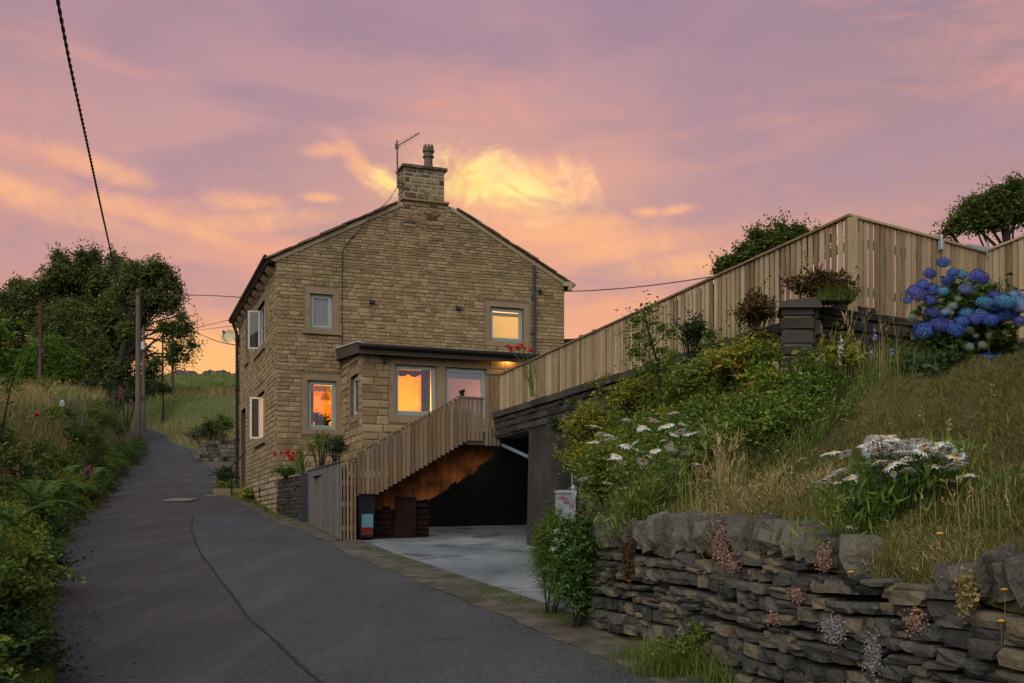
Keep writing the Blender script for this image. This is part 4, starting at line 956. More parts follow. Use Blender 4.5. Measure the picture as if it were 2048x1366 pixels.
mb = MB(); mb.prism([V(a.x,a.y,hz-.03), V(a.x,a.y,hz+.03), V(a.x-gd.x*.38,a.y-gd.y*.38,hz+.012), V(a.x-gd.x*.38,a.y-gd.y*.38,hz-.012)], gn*-.008)
M_galv = mat('galvanised', [(.28,.33,.37), (.42,.48,.52)], scale=10, rough=.45, metal=.3, bump=.05)
mb.box(V(a.x,a.y,hz-.08)-gn*.01, gd*.045, gn*.012, V(0,0,.17)); mb.build('hinge', M_galv, gate)
b = mid-gn*.03; mb = MB(); mb.box(V(b.x,b.y,4.62)-gn*.0, gd*.05, gn*-.04, V(0,0,.10)); mb.tube([V(b.x+.02,b.y-.04,4.62), V(b.x+.02,b.y-.04,4.78)], .012, 6); mb.build('latch', M_galv, gate)
FH = V(6.5, 9.0, 0); hd = (FH-FG).normalized(); hn = V(-hd.y, hd.x, 0)
if hn.x < 0: hn = -hn
third = thing('end_fence', 'pale timber slat fence rising at the picture edge behind the blue hydrangea', 'fence', V(FG.x, FG.y, 3.8))
slat_run(FG+hd*.0, FH, lambda f: 3.60-.05*f, lambda f: 4.73+.16*f, third, M_wood, pitch=.095, w=.074, nrm=hn, rails=((.02, lambda f: 4.0), (.02, lambda f: 4.5)), posts=[(0, 3.4, 4.7), (.95, 3.4, 4.8)])

def back_slats(A, B, zb, zt, parent, m_, pitch, w, off, n, f0=0, f1=1):
    d = (B-A).normalized(); L = (B-A).length; k = round(L/pitch); its = []
    for i in range(k):
        f = (i+1)/k
        if f0 <= f <= f1: p = A+d*(L*f)+n*off; its.append((basis(V(p.x, p.y, zb(f)), d*w, n*.018, UP*(zt(f)-zb(f)-.03)), 0, 1/(p.y+1)))
    place(its, SLATS, m_, 'back_slat', parent)
back_slats(FC, FE, lambda f: 3.88, zt_l, fence, M_fascia, .105, .07, .075, FN, .12, 1)  # same timber as the front; shade behind the gaps put into a darker colour
back_slats(FG, FH, lambda f: 3.6, lambda f: 4.73+.16*f, third, M_woodg, .095, .06, .075, hn)
# ------------------------------------------------------------------ retaining wall under the long fence, undercroft, steps
TZ = 3.86
ret_w = thing('retaining_wall', 'dark weathered retaining wall and lintel carrying the long fence over the undercroft', 'wall', V(FE.x, FE.y, zr(21.4)))
rr = random.Random(4)
LW = (FE-FC).length
OW = FE-FN*.10           # outer face origin, s runs towards the camera along -FD
wd = -FD
def onw(px): return hit(px, 900, OW, wd)[0]
s1, s2, s3 = onw(1058), onw(1116), onw(1168)
zlint = zpx(868, 20.3)
mb = MB()
mb.box(V(OW.x,OW.y,zlint)-wd*.0, wd*(s3+.3), FN*.45, V(0,0,TZ-.12-zlint))
mb.build('lintel', M_conc, ret_w)
# the pier is wider at its foot, as in a rubble pier rendered over
pz0 = zr(20)-.1
A_ = OW+wd*s1; B_ = OW+wd*s2
mb = MB(); n_ = 7
for i in range(n_):
    z0, z1 = pz0+(zlint-pz0)*i/n_, pz0+(zlint-pz0)*(i+1)/n_
    e0, e1 = (.10*(1-i/n_), .10*(1-(i+1)/n_))
    a0, a1 = A_-wd*(.0), A_; b0, b1 = B_+wd*(e0+.15*math.sin(i)*.1), B_+wd*(e1+.15*math.sin(i+1)*.1)
    q = [V(a0.x,a0.y,z0)-FN*e0*.5, V(b0.x,b0.y,z0)-FN*e0*.5, V(b1.x,b1.y,z1)-FN*e1*.5, V(a1.x,a1.y,z1)-FN*e1*.5]
    mb.add(q+[p+FN*.6 for p in q], [(0,1,2,3), (7,6,5,4), (1,5,6,2), (4,0,3,7)])
mb.build('pier', M_conc, ret_w)
mb = MB(); s4 = onw(1175); mb.box(V((OW+wd*s4).x,(OW+wd*s4).y,1.0), wd*(LW-s4), FN*.4, V(0,0,TZ-.12-1.0)); body = mb.build('masonry', M_mortar, ret_w)
it = stone_face(OW+wd*0, wd, -FN, zlint+.02, TZ-.12, lambda z: (0.0, LW), [], lambda z: rr.uniform(.12, .2), (.3, .8), rr, depth=.03, joint=.02)
place(it, BLOCKS, M_ret, 'stone', ret_w, limit=300)
it = stone_face(OW, wd, -FN, 1.6, zlint+.02, lambda z: (s4, LW), [], lambda z: rr.uniform(.12, .2), (.25, .6), rr, depth=.03, joint=.02)
place(it, BLOCKS, M_ret, 'lower_stone', ret_w, limit=40, rest='stonework')
nC = 15
for i in range(nC):
    a = OW+wd*(LW*i/nC+.006)-FN*.07; mb = MB(); mb.box(V(a.x,a.y,TZ-.12+rr.uniform(0,.012)), wd*(LW/nC-.014), FN*.5, V(0,0,.11)); mb.build('coping_stone', M_ret, ret_w)

ld = u                                                   # steps and undercroft run parallel to the gable
SA = V(-3.19, 20.3, 0); 
def sp(t, s, z): q = SA+u*t+v*s; return V(q.x, q.y, z)
def st_t(px, py): return hit(px, py, SA, u)
under = thing('undercroft', 'dark open store beneath the steps and terrace with rust boarding tinted for a glow', 'store', sp(0, .2, zr(20.5)))
tL, _ = st_t(713, 1085); tR = 3.15
mb = MB()
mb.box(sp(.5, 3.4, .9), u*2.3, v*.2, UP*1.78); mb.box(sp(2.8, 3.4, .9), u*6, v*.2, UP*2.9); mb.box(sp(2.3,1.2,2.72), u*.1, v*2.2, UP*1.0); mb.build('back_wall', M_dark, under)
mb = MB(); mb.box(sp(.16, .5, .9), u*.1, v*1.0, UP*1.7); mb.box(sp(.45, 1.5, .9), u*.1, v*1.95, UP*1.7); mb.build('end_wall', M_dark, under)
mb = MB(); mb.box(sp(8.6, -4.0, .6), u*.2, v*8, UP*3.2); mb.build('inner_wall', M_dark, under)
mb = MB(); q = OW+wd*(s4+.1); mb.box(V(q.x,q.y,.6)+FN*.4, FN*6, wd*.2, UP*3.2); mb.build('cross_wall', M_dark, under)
# rust boards under the flight; orange glow put into their colour and outline
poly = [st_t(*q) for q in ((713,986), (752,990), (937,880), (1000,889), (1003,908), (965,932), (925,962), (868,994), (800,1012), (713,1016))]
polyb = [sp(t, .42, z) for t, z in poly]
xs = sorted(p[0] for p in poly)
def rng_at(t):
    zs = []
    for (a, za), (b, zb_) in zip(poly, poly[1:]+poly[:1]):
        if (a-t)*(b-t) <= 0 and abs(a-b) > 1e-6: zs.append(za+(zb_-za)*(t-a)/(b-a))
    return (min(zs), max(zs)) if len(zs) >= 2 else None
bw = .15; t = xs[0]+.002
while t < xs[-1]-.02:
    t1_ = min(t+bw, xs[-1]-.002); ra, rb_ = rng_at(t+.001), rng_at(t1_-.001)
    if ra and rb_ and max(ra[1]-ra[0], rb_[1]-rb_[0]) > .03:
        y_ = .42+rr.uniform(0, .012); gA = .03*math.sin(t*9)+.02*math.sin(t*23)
        mb = MB(); mb.prism([sp(t, y_, ra[0]-.04+gA), sp(t1_-.008, y_, rb_[0]-.04+gA), sp(t1_-.008, y_, rb_[1]+.06), sp(t, y_, ra[1]+.06)], v*.03); mb.build('board', M_rust_glow, under)
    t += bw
t_ = st_t(716,1000)[0]; te_ = st_t(872,1000)[0]; its = stone_face(sp(0,.5,0), u, -v, 1.25, 2.32, lambda z: (t_, te_), [], lambda z: rr.uniform(.08,.13), (.18,.34), rr, depth=.02, joint=.012)  # dark red wall added; shade on the lower boarding put into its colour
place(its, BLOCKS, M_shade_red, 'block', under); mb = MB(); mb.box(sp(t_,.52,1.2), u*(te_-t_), v*.2, UP*1.15); mb.build('shade_wall', M_shade_red, under)
mb = MB(); mb.box(sp(1.12, .38, zr(20.7)), u*.42, v*.03, UP*.85); mb.build('shade_panel', M_shade_red, under)
mb = MB(); mb.box(sp(1.9, 2.6, zr(21)), u*.10, v*.1, UP*1.5); mb.box(sp(1.85, 2.5, 2.55), u*1.2, v*.08, UP*.06); mb.build('shelf_frame', M_conc, under)
# pale pipe crossing the opening
pa, pb = P(1003, 889, 21.5), P(1057, 914, 20.4)
pp_ = thing('drain_pipe', 'pale blue grey pipe slanting across the dark opening beside the pier', 'pipe', pa)
M_pipe = mat('pale_pipe', [(.16,.20,.24), (.24,.29,.33)], bump=.05, vary=0); mb = MB(); mb.tube([pa, pb], .035, 10); mb.build('pipe', M_pipe, pp_)
# slabs under and around the landing
z_deck = zpx(889, 21.3)+.02
mb = MB(); mb.box(sp(2.45, .06, z_deck-.02), u*.75, v*2.3, UP*.12); land = mb
lnd = thing('timber_steps', 'timber stair flight and landing with a slatted balustrade climbing to the terrace', 'steps', sp(.6, .1, 1.9))
land.build('landing', M_woodg, lnd)
(tb0, zb0), (tb1, zb1) = st_t(752, 990), st_t(937, 880)
(tt0, zt0), (tt1, zt1) = st_t(683, 924), st_t(917, 795)
nst = 9
for i in range(nst):
    t = tb0+(tb1-tb0)*i/nst; z = zb0+(zb1-zb0)*(i+1)/nst+.03; mb = MB(); mb.box(sp(t, .07, z-.035), u*((tb1-tb0)/nst+.03), v*.9, UP*.035); mb.build('tread', M_woodg, lnd)
mb = MB(); mb.prism([sp(tb0-.1,.03,zb0+.0), sp(tb1,.03,zb1+.0), sp(tb1,.03,zb1+.22), sp(tb0-.1,.03,zb0+.2)], v*.04); mb.build('stringer', M_woodg, lnd)
def sb(f):
    t = tL+(tR-tL)*f
    if t < tb0: return zb0+.02
    if t < tb1: return zb0+(zb1-zb0)*(t-tb0)/(tb1-tb0)
    return zb1-.01
def stp(f):
    t = tL+(tR-tL)*f
    if t < tt1: return zt0+(zt1-zt0)*(t-tt0)/(tt1-tt0)
    return zt1
slat_run(sp(tL,0,0), sp(st_t(967,800)[0],0,0), lambda f: sb(f*(st_t(967,800)[0]-tL)/(tR-tL)), lambda f: stp(f*(st_t(967,800)[0]-tL)/(tR-tL))-.01, lnd, M_woodg, pitch=.088, w=.073, nrm=v, cap=False)
# dark boards added behind the balustrade to put shade in its gaps
k = 0; t = tt0+.1
while t < tt1+.55:
    zt__ = stp((t-tL)/(tR-tL))-.12; zb__ = 2.75 if t < 1.2 else sb((t-tL)/(tR-tL))+.1
    mb = MB(); mb.box(sp(t, .98, min(zb__, zt__-.2)), u*.118, v*.02, UP*(zt__-min(zb__, zt__-.2))); mb.build('gap_shade_board', M_fascia, lnd); t += .12
# handrail following the slope
mb = MB()
mb.prism([sp(tt0-.02,-.035,zt0), sp(tt1,-.035,zt1), sp(tt1,-.035,zt1+.03), sp(tt0-.02,-.035,zt0+.03)], v*.08); mb.prism([sp(tt1+.003,-.035,zt1), sp(st_t(967,800)[0],-.035,zt1-.01), sp(st_t(967,800)[0],-.035,zt1+.02), sp(tt1+.003,-.035,zt1+.03)], v*.08); mb.build('handrail', M_woodg, lnd)
for zoff in (.18, .62):
    mb = MB(); mb.prism([sp(tL,.013,zt0+(tL-tt0)*.557-zoff*1.2-.06), sp(tt1,.013,zt1-zoff*1.2-.06), sp(tt1,.013,zt1-zoff*1.2), sp(tL,.013,zt0+(tL-tt0)*.557-zoff*1.2)], v*.035); mb.build('rail', M_woodg, lnd)
hiA = st_t(969, 750)[0]; zhi = st_t(985, 749)[1]
slat_run(sp(hiA,0,0), sp(tR,0,0), lambda f: z_deck-.04, lambda f: zhi, lnd, M_woodg, pitch=.085, w=.06, nrm=v, cap=True)
mb = MB(); t9 = st_t(925, 790)[0]; mb.box(sp(t9-.03,.02,zt1+.03), u*.07, v*.05, UP*.10); mb.prism([sp(t9-.06,.02,zt1+.09), sp(t9+.06,.02,zt1+.12), sp(t9+.05,.02,zt1+.17), sp(t9-.05,.02,zt1+.14)], v*.05); mb.build('post_finial', M_black, lnd)

# road side fence: grey boards down to the narrow slatted end
RA = V(-3.19, 20.3, 0); RB = V(-4.79, 25.5, 0)
rsf = thing('roadside_fence', 'silvery close-boarded fence along the lane below the house', 'fence', V(RB.x, RB.y, zr(25.5)))
slat_run(RA, RB, lambda f: zr(20.3+5.2*f)+.04, lambda f: zt0+.0+(2.92-zt0)*f, rsf, M_woodgrey, pitch=.105, w=.101, nrm=V(.956,.294,0), rails=((.03, lambda f: 2.0+.3*f), (.03, lambda f: 2.6+.1*f)))
npf = thing('slatted_fence_end', 'narrow upright slatted end panel at the corner of the drive', 'fence', V(-3.05, 20.3, zr(20.3)))
slat_run(sp(0.01,-.03,0), sp(tL,-.03,0), lambda f: zr(20.3)+.01, lambda f: zt0-.01, npf, M_woodg, pitch=.062, w=.04, nrm=v, cap=False, rails=((.03, lambda f: 1.55), (.03, lambda f: 2.0), (.03, lambda f: 2.4)))
dp = V(-4.92, 25.9, 0); pst = MB(); pst.box(V(dp.x-.12, dp.y-.1, zr(26)-.05), (.2,0,0), (0,.2,0), UP*1.25)
pst.build('gate_post', mat('dark_painted_post', [(.012,.02,.024), (.022,.032,.036)], bump=.1, rough=.6), None, label='dark green black square post between the planter wall and the grey fence', cat='post')

# planter wall below the gable
plw = thing('planter_wall', 'low rough stone planter wall below the gable corner with pale flecks of mortar', 'wall', V(-5.6, 27.5, zr(27.5)))
PA, PB = V(-6.22, 28.82, 0), V(-5.08, 26.25, 0); pd_ = (PB-PA).normalized(); pn = V(-pd_.y, pd_.x, 0)
if pn.x < 0: pn = -pn
LP = (PB-PA).length
mb = MB(); mb.box(V(PA.x,PA.y,1.5), pd_*LP, pn*.3, UP*1.36); mb.build('masonry', M_mortar_pale, plw)
it = stone_face(PA, pd_, -pn, 1.6, 2.86, lambda z: (0, LP), [], lambda z: rr.uniform(.09, .14), (.13, .3), rr, depth=.03, joint=.014)
place(it, BLOCKS, M_ret, 'stone', plw)
mb = MB(); mb.box(V(PA.x,PA.y,2.86)-pn*.04, pd_*LP, pn*.36, UP*.05); mb.build('coping', M_dress, plw)
def flat_poly(name, pts, z, m_, kind='structure'):
    mb = MB(); mb.add([V(p[0], p[1], z if not callable(z) else z(p[0], p[1])) for p in pts], [tuple(range(len(pts)))]); return mb.build(name, m_, None, kind=kind)
q1 = sp(-.0, .12, 0); q2 = sp(3.2, 2.4, 0)
flat_poly('planter_soil', [(PA.x+.2, PA.y-.1), (PB.x+.2, PB.y+.2), (RB.x+.12, RB.y), (RA.x+.12, RA.y+.15), tuple(sp(.1, 3.9, 0))[:2], tuple(sp(5.5, 3.9, 0))[:2], tuple(ep(5.5, -.05, 0))[:2], tuple(ep(0, -.02, 0))[:2], tuple(ep(0, 2.4, 0))[:2], tuple(hp(0, -.05, 0))[:2]], 2.72, M_earth)
# terrace behind the long fence
tp_ = [(FE.x-.1, FE.y+.1), (FC.x+.15, FC.y), (FG.x, FG.y), (FH.x+.1, FH.y), (60, 4), (120, 60), (20, 120), (5, 50), (hp(W_G+.1,2,0).x, hp(W_G+.1,2,0).y), (ep(EL+.1,-.1,0).x, ep(EL+.1,-.1,0).y), (ep(3.2,-.1,0).x, ep(3.2,-.1,0).y), (sp(3.2,.3,0).x, sp(3.2,.3,0).y)]
flat_poly('terrace', tp_, lambda x, y: 3.80 if math.hypot(x, y-15) < 30 else 4.6, M_grass_ground)
# dark rubble seen over the fence by the house
rub = thing('rubble_wall', 'dark rough stone wall end poking over the fence beside the house', 'wall', P(1150, 690, 35))
its = []
for i in range(34):
    f = rr.random(); px_ = 1120+f*85; top = 690-f*22
    c = P(px_, top+rr.uniform(0, 42), 35+rr.uniform(-.3,.5)); sz = rr.uniform(.26, .48)
    its.append((basis(c, V(sz*1.4,0,0), V(0,sz,0), V(rr.uniform(-.04,.04),0,sz*.7)), rr.randrange(18), sz))
place(its, STONES, M_ret, 'stone', rub, smooth=False)
mb = MB(); c = P(1168, 700, 35.6); mb.box(V(c.x-.6, c.y, 3.8), (1.2,0,0), (0,.5,0), UP*(c.z-3.8)); mb.build('core', M_ret, rub)

# wheelie bin and the pale box in the second opening
tbn, _ = st_t(732, 1040); bz = zr(20.6)+.02
binr = thing('wheelie_bin', 'dark wheeled bin with a blue lid and a pale label beside the slatted corner', 'bin', sp(.33, .2, bz))
M_bin = mat('bin_body', [(.008,.009,.014), (.015,.016,.022)], rough=.5, bump=.05); M_lid = mat('bin_lid_blue', [(.012,.035,.11), (.02,.05,.16)], rough=.45, bump=.05); M_lab = mat('bin_panel', [(.10,.21,.27), (.13,.26,.33)], rough=.5, bump=.02)
t0, z0 = st_t(714, 1084); t1, z1 = st_t(753, 990)
t0 += .03; mb = MB(); H_ = .92
mb.add([sp(t0+.04,.1,bz+.05), sp(t1-.04,.1,bz+.05), sp(t1-.04,.36,bz+.05), sp(t0+.04,.36,bz+.05), sp(t0,.06,bz+H_), sp(t1,.06,bz+H_), sp(t1,.39,bz+H_), sp(t0,.39,bz+H_)], [(3,2,1,0),(4,5,6,7),(0,1,5,4),(1,2,6,5),(2,3,7,6),(3,0,4,7)]); mb.build('body', M_bin, binr)
mb = MB(); mb.prism([sp(t0-.015,.03,bz+H_+.003), sp(t0-.015,.39,bz+H_+.003), sp(t0-.015,.39,bz+H_+.10), sp(t0-.015,.15,bz+H_+.11), sp(t0-.015,.03,bz+H_+.05)], u*(t1-t0+.03)); mb.build('lid', M_lid, binr)
ta_, za_ = st_t(725, 1055); tb_, zb_ = st_t(748, 1028)
mb = MB(); mb.box(sp(ta_,.075,za_), u*(tb_-ta_), v*.012-V(0,0,0), UP*(zb_-za_)); mb.build('label_panel', M_lab, binr)
mb = MB(); mb.box(sp(ta_,.088,bz+.1), u*(tb_-ta_), v*.012, UP*.22); mb.build('red_panel', mat('bin_red', [(.12,.015,.015),(.16,.02,.02)], bump=.02), binr)
for tt_ in (t0+.05, t1-.08): mb = MB(); mb.tube([sp(tt_,.38,bz+.1), sp(tt_+.05,.38,bz+.1)], .1, 14); mb.build('wheel', M_black, binr)
c = P(1133, 1010, 17.4); wb_ = thing('storage_box', 'pale grey upright storage box half hidden behind the pier and pink valerian', 'storage box', V(c.x, c.y, zr(17.4)))
M_box = mat('pale_box', [(.36,.40,.42), (.44,.48,.50)], bump=.05, vary=0, rough=.6)
x0, x1 = P(1119,0,17.4).x, P(1152,0,17.4).x; zt_ = zpx(980, 17.4)
mb = MB(); mb.box(V(x0, 17.4, zr(17.4)+.02), V(x1-x0,.06,0), V(-.05,.4,0), UP*(zt_-zr(17.4)-.07)); mb.build('body', M_box, wb_)
mb = MB(); mb.box(V(x0-.015, 17.37, zt_-.045), V(x1-x0+.03,.06,0), V(-.05,.45,0), UP*.045); mb.build('lid', M_box, wb_)
mb = MB(); mb.tube([P(1143, 925, 17.6), P(1145, 982, 17.6)], .008, 6); mb.build('rod', M_box, wb_)

# ------------------------------------------------------------------ garden bank
pts = np.array([(.95,10.35,1.66),(1.48,8.7,1.66),(1.95,7.3,1.64),(2.4,6.0,1.60),(2.75,5.1,1.56),(3.3,3.3,1.42),(4.0,1.1,1.3),
 (.95,11.5,1.75),(.98,13,1.95),(1.0,15,2.2),(1.05,17,2.35),(1.2,18.2,2.5),(1.5,16.4,2.95),(2.1,14.6,3.2),(2.8,12.6,3.35),(3.3,11.1,3.3),
 (1.9,11,2.45),(2.9,9.2,2.5),(4.9,10.4,3.25),(3.25,6.8,2.0),(6,9,3.35),(7.5,6,3.0),(6.5,2,2.3),(4.2,11.2,3.3),(9,10,3.8),(5.2,12.0,3.45),(2.2,8.4,2.02),(4.0,8.3,2.6)])
def tps(P_):
    n = len(P_); X = P_[:, :2]; d = np.linalg.norm(X[:, None]-X[None], axis=2); K = np.where(d > 0, d*d*np.log(d+1e-9), 0)+np.eye(n)*.15
    Q = np.hstack([np.ones((n, 1)), X]); A = np.block([[K, Q], [Q.T, np.zeros((3, 3))]]); w = np.linalg.solve(A, np.concatenate([P_[:, 2], [0]*3]))
    def f(x, y):
        x = np.asarray(x, float); y = np.asarray(y, float); r = np.sqrt((x[..., None]-X[:, 0])**2+(y[..., None]-X[:, 1])**2)
        return (np.where(r > 0, r*r*np.log(r+1e-9), 0)@w[:n])+w[n]+w[n+1]*x+w[n+2]*y
    return f
_bz = tps(pts)
def BZ(x, y): return _bz(x, y)+.03*np.sin(np.asarray(x)*5+np.asarray(y)*3)+.02*np.sin(np.asarray(x)*11-np.asarray(y)*7)
WA, WB = V(.66, 10.32, 0), V(3.75, .9, 0)               # drystone wall face
wdir = (WB-WA).normalized(); wn = V(-wdir.y, wdir.x, 0)  # wn points back into the bank
if wn.x < 0: wn = -wn
LWL = (WB-WA).length
bl = interp([(0.5, 4.15), (10.45, .92), (10.5, .80), (15, .92), (16.9, 1.12), (17.3, 1.2)])
br = interp([(.5, 12), (11.0, 12), (11.05, 12), (12.0, 12), (12.4, 3.2), (18.9, .86)])
M_bank = mat('bank_soil', [(.065,.062,.018), (.105,.092,.030), (.15,.125,.044)], scale=1.4, nvary=.9, vary=0, bump=.8, bscale=30, bdist=.03, detail=9, second=[((.035,.05,.012), 1.1, .48, .62, .8)])
def br2(y): 
    if y < 9.0: return 12.0
    if y < 12.35: return 12.0
    f = (y-11.04)/(21.4-11.04); return FC.x+(FE.x-FC.x)*f+.25
sheet('garden_bank', M_bank, np.concatenate([np.arange(.5, 10.4, .3), np.array([10.45, 10.5]), np.arange(10.7, 17.2, .3)]), lambda y: np.concatenate([[bl(float(y))], bl(float(y))+(br2(float(y))-bl(float(y)))*np.linspace(.0, 1, 44)**1.4]),
      lambda x, y: np.where(np.arange(x.shape[-1]) == 0, np.where(y > 10.46, zr(y)-.1, BZ(x, y)-.4), BZ(x, y)))

dw = thing('drystone_wall', 'dark drystone garden wall with upright coping stones in front of the daisies', 'wall', V(WA.x, WA.y, zr(WA.y)))
rd = random.Random(33)
wtop = interp([(0, 1.43), (3.5, 1.42), (4.2, 1.31), (5.4, 1.24), (7.5, 1.12), (9.9, .98)])   # top of the courses along the wall
its = []
s_vis0 = 6.2
def put(o, d, n, s, z, w, h, dep, imp):
    c = o+d*(s+w/2)+UP*(z+h/2)+n*(dep*.5-rd.uniform(-.03, .035)-.04)
    tl = rd.gauss(0, .035)
    ex = (d+UP*tl).normalized(); ez = (UP-d*tl).normalized(); yaw = rd.gauss(0, .06)
    ex2 = ex*math.cos(yaw)+n*math.sin(yaw); ey2 = n*math.cos(yaw)-ex*math.sin(yaw)
    its.append((basis(c, ex2*w*.985, ey2*dep, ez*h*.985), rd.randrange(18), imp))
def drystone(o, d, n, L, zbase, ztopf, impf, hs=(.036, .108), ls=(.10, .29)):
    # courses that pinch and swell: every course follows an uneven line
    z = -.02; ci = 0; ph = [rd.uniform(0, 6) for _ in range(3)]
    while z < 1.55:
        h = rd.uniform(*hs); s = -rd.uniform(0, .1)
        while s < L:
            l = rd.uniform(*ls)*(1.35 if h < .06 else 1.0); w = min(l, L-s+.03)
            zb_ = zbase(s+w/2); zz = z+.025*math.sin(s*2.1+ph[ci % 3])+.012*math.sin(s*5+ci)
            if w > .05 and zz+h < ztopf(s+w/2)-zb_+.03:
                if rd.random() < .13 and h > .07:
                    put(o, d, n, s, zb_+zz, w, h*.48, .22, impf(s)); put(o, d, n, s, zb_+zz+h*.5, w, h*.48, .2, impf(s)) 
                else: put(o, d, n, s, zb_+zz, w*.97, h*.96, rd.uniform(.16, .26), impf(s)*w)
            s += w
        z += h; ci += 1
drystone(WA, wdir, wn, LWL, lambda s: zr((WA+wdir*s).y)-.03, lambda s: wtop(s), lambda s: 1.0 if s < s_vis0 else .01)
mainits = its; its = []
drystone(WA+wn*.02, wn, -wdir*-1, .62, lambda s: zr(10.4)-.03, lambda s: 1.45, lambda s: .6)
place(mainits+its, STONES, M_dry, 'stone', dw, rest='stonework', limit=300)
mb = MB(); n_ = 40
for i in range(n_):
    a = WA+wdir*(LWL*i/n_)+wn*.12; zb_ = zr(a.y)-.2; mb.box(V(a.x,a.y,zb_), wdir*(LWL/n_), wn*.3, UP*(wtop(LWL*(i+.5)/n_)-zb_-.02))
mb.build('packing', mat('wall_core', [(.012,.010,.008), (.02,.017,.014)], bump=.5, vary=0), dw)
lipy = np.arange(1.0, 10.2, .2)
def lip(y):
    s_ = (WA.y-y)/-wdir.y; a_ = WA.x+(WA.y-y)*(-wdir.x/wdir.y); return np.linspace(a_+.05, bl(float(y))+.12, 8)
def lipz(x, y):
    yy = float(y[0]); s_ = (WA.y-yy)/abs(wdir.y); f = np.linspace(0, 1, len(x)); z0 = wtop(s_)-.03; z1 = BZ(x[-1:], y[-1:])[0]+.012; return z0+(z1-z0)*f**.55+.02*np.sin(x*31+y*17)
sheet('bank_lip', M_bank, lipy, lip, lipz)
# upright coping stones: a run on the left, a gap of dry grass, a run on the right
its = []
s = .35
while s < LWL:
    th = rd.uniform(.07, .18); hh = (.29-.07*min(1, s/4.6))*rd.uniform(.8, 1.18)
    px_ = 1024+F*(WA+wdir*s).x/(WA+wdir*s).y
    if not (1700 < px_ < 1852):
        c = WA+wdir*(s+th/2)+wn*.17; lean = rd.gauss(.16, .26)
        ez = (UP+wdir*-lean).normalized(); ex = (wdir+UP*lean).normalized()
        its.append((basis(V(c.x,c.y,wtop(s)+hh*.42), ex*th*1.12, wn*rd.uniform(.34,.50), ez*hh*1.1), rd.randrange(18), 1))
    s += th*.97
COPES = shape_set(round_stone, 18, 15, j=.17, pw=4.2)
place(its, COPES, M_cope, 'coping_stone', dw)

# stone pier and the wall behind the flower bed
gp = thing('stone_pier', 'square dark stone pier with a flat cap below the fence corner', 'pier', V(2.75, 10.45, 3.0))
X0, X1 = P(1563,0,10.4).x, P(1632,0,10.4).x; zc = zpx(597, 10.4)
mb = MB(); mb.box(V(X0+.03, 10.43, 2.6), V(X1-X0-.06,.0,0), V(0.1,.42,0), UP*(zc-2.6-.09)); mb.build('core', M_mortar, gp)
rp = random.Random(12)
it = stone_face(V(X0, 10.43, 0), V(1,0,0), V(0,-1,0), 2.65, zc-.08, lambda z: (0, X1-X0), [], lambda z: rp.uniform(.11,.19), (.15, .30), rp, depth=.03, joint=.014)
it += stone_face(V(X1, 10.43, 0), V(.23,.97,0).normalized(), V(.97,-.23,0), 2.65, zc-.08, lambda z: (0, .45), [], lambda z: rp.uniform(.11,.19), (.15, .25), rp, depth=.03, joint=.014)
place(it, BLOCKS, M_ret, 'stone', gp)
mb = MB(); mb.add([V(X0-.03,10.37,zc-.09), V(X1+.05,10.37,zc-.09), V(X1+.16,10.92,zc-.09), V(X0+.08,10.92,zc-.09), V(X0-.02,10.38,zc-.03), V(X1+.03,10.39,zc+.02), V(X1+.15,10.9,zc+.03), V(X0+.1,10.9,zc-.01)], [(3,2,1,0),(4,5,6,7),(0,1,5,4),(1,2,6,5),(2,3,7,6),(3,0,4,7)]); mb.build('cap_stone', M_ret, gp)
fw_ = thing('garden_wall', 'dark stone wall under the return fence behind the hydrangea', 'wall', V(3.6, 10.9, 3.0))
GA, GB = V(X1+.12, 10.75, 0), V(5.25, 12.0, 0); g_d = (GB-GA).normalized(); g_n = V(-g_d.y, g_d.x, 0); LG = (GB-GA).length
mb = MB(); mb.box(V(GA.x,GA.y,2.7), g_d*LG, g_n*.35, UP*(3.80-2.7)); mb.build('core', M_mortar, fw_)
it = stone_face(GA, g_d, -g_n, 2.75, 3.80, lambda z: (0, LG), [], lambda z: rp.uniform(.09,.17), (.2, .5), rp, depth=.035, joint=.02)
place(it, BLOCKS, M_ret, 'stone', fw_)
ew_ = thing('edge_wall', 'dark mossy stone wall under the end fence at the top of the lawn', 'wall', V(5.5, 11.6, 3.0))
EA, EB_ = V(5.25, 12.0, 0), V(6.7, 8.7, 0); e_d = (EB_-EA).normalized(); e_n = V(-e_d.y, e_d.x, 0)
if e_n.x < 0: e_n = -e_n
LE = (EB_-EA).length
mb = MB(); mb.box(V(EA.x,EA.y,2.9), e_d*LE, e_n*.35, UP*(3.62-2.9)); mb.build('core', M_mortar, ew_)
it = stone_face(EA, e_d, -e_n, 2.95, 3.60, lambda z: (0, LE), [], lambda z: rp.uniform(.10,.18), (.2, .5), rp, depth=.035, joint=.02)
place(it, BLOCKS, M_ret, 'stone', ew_)

# ------------------------------------------------------------------ far left of the lane: walls, poles, wires, farm roof
rw = random.Random(5)
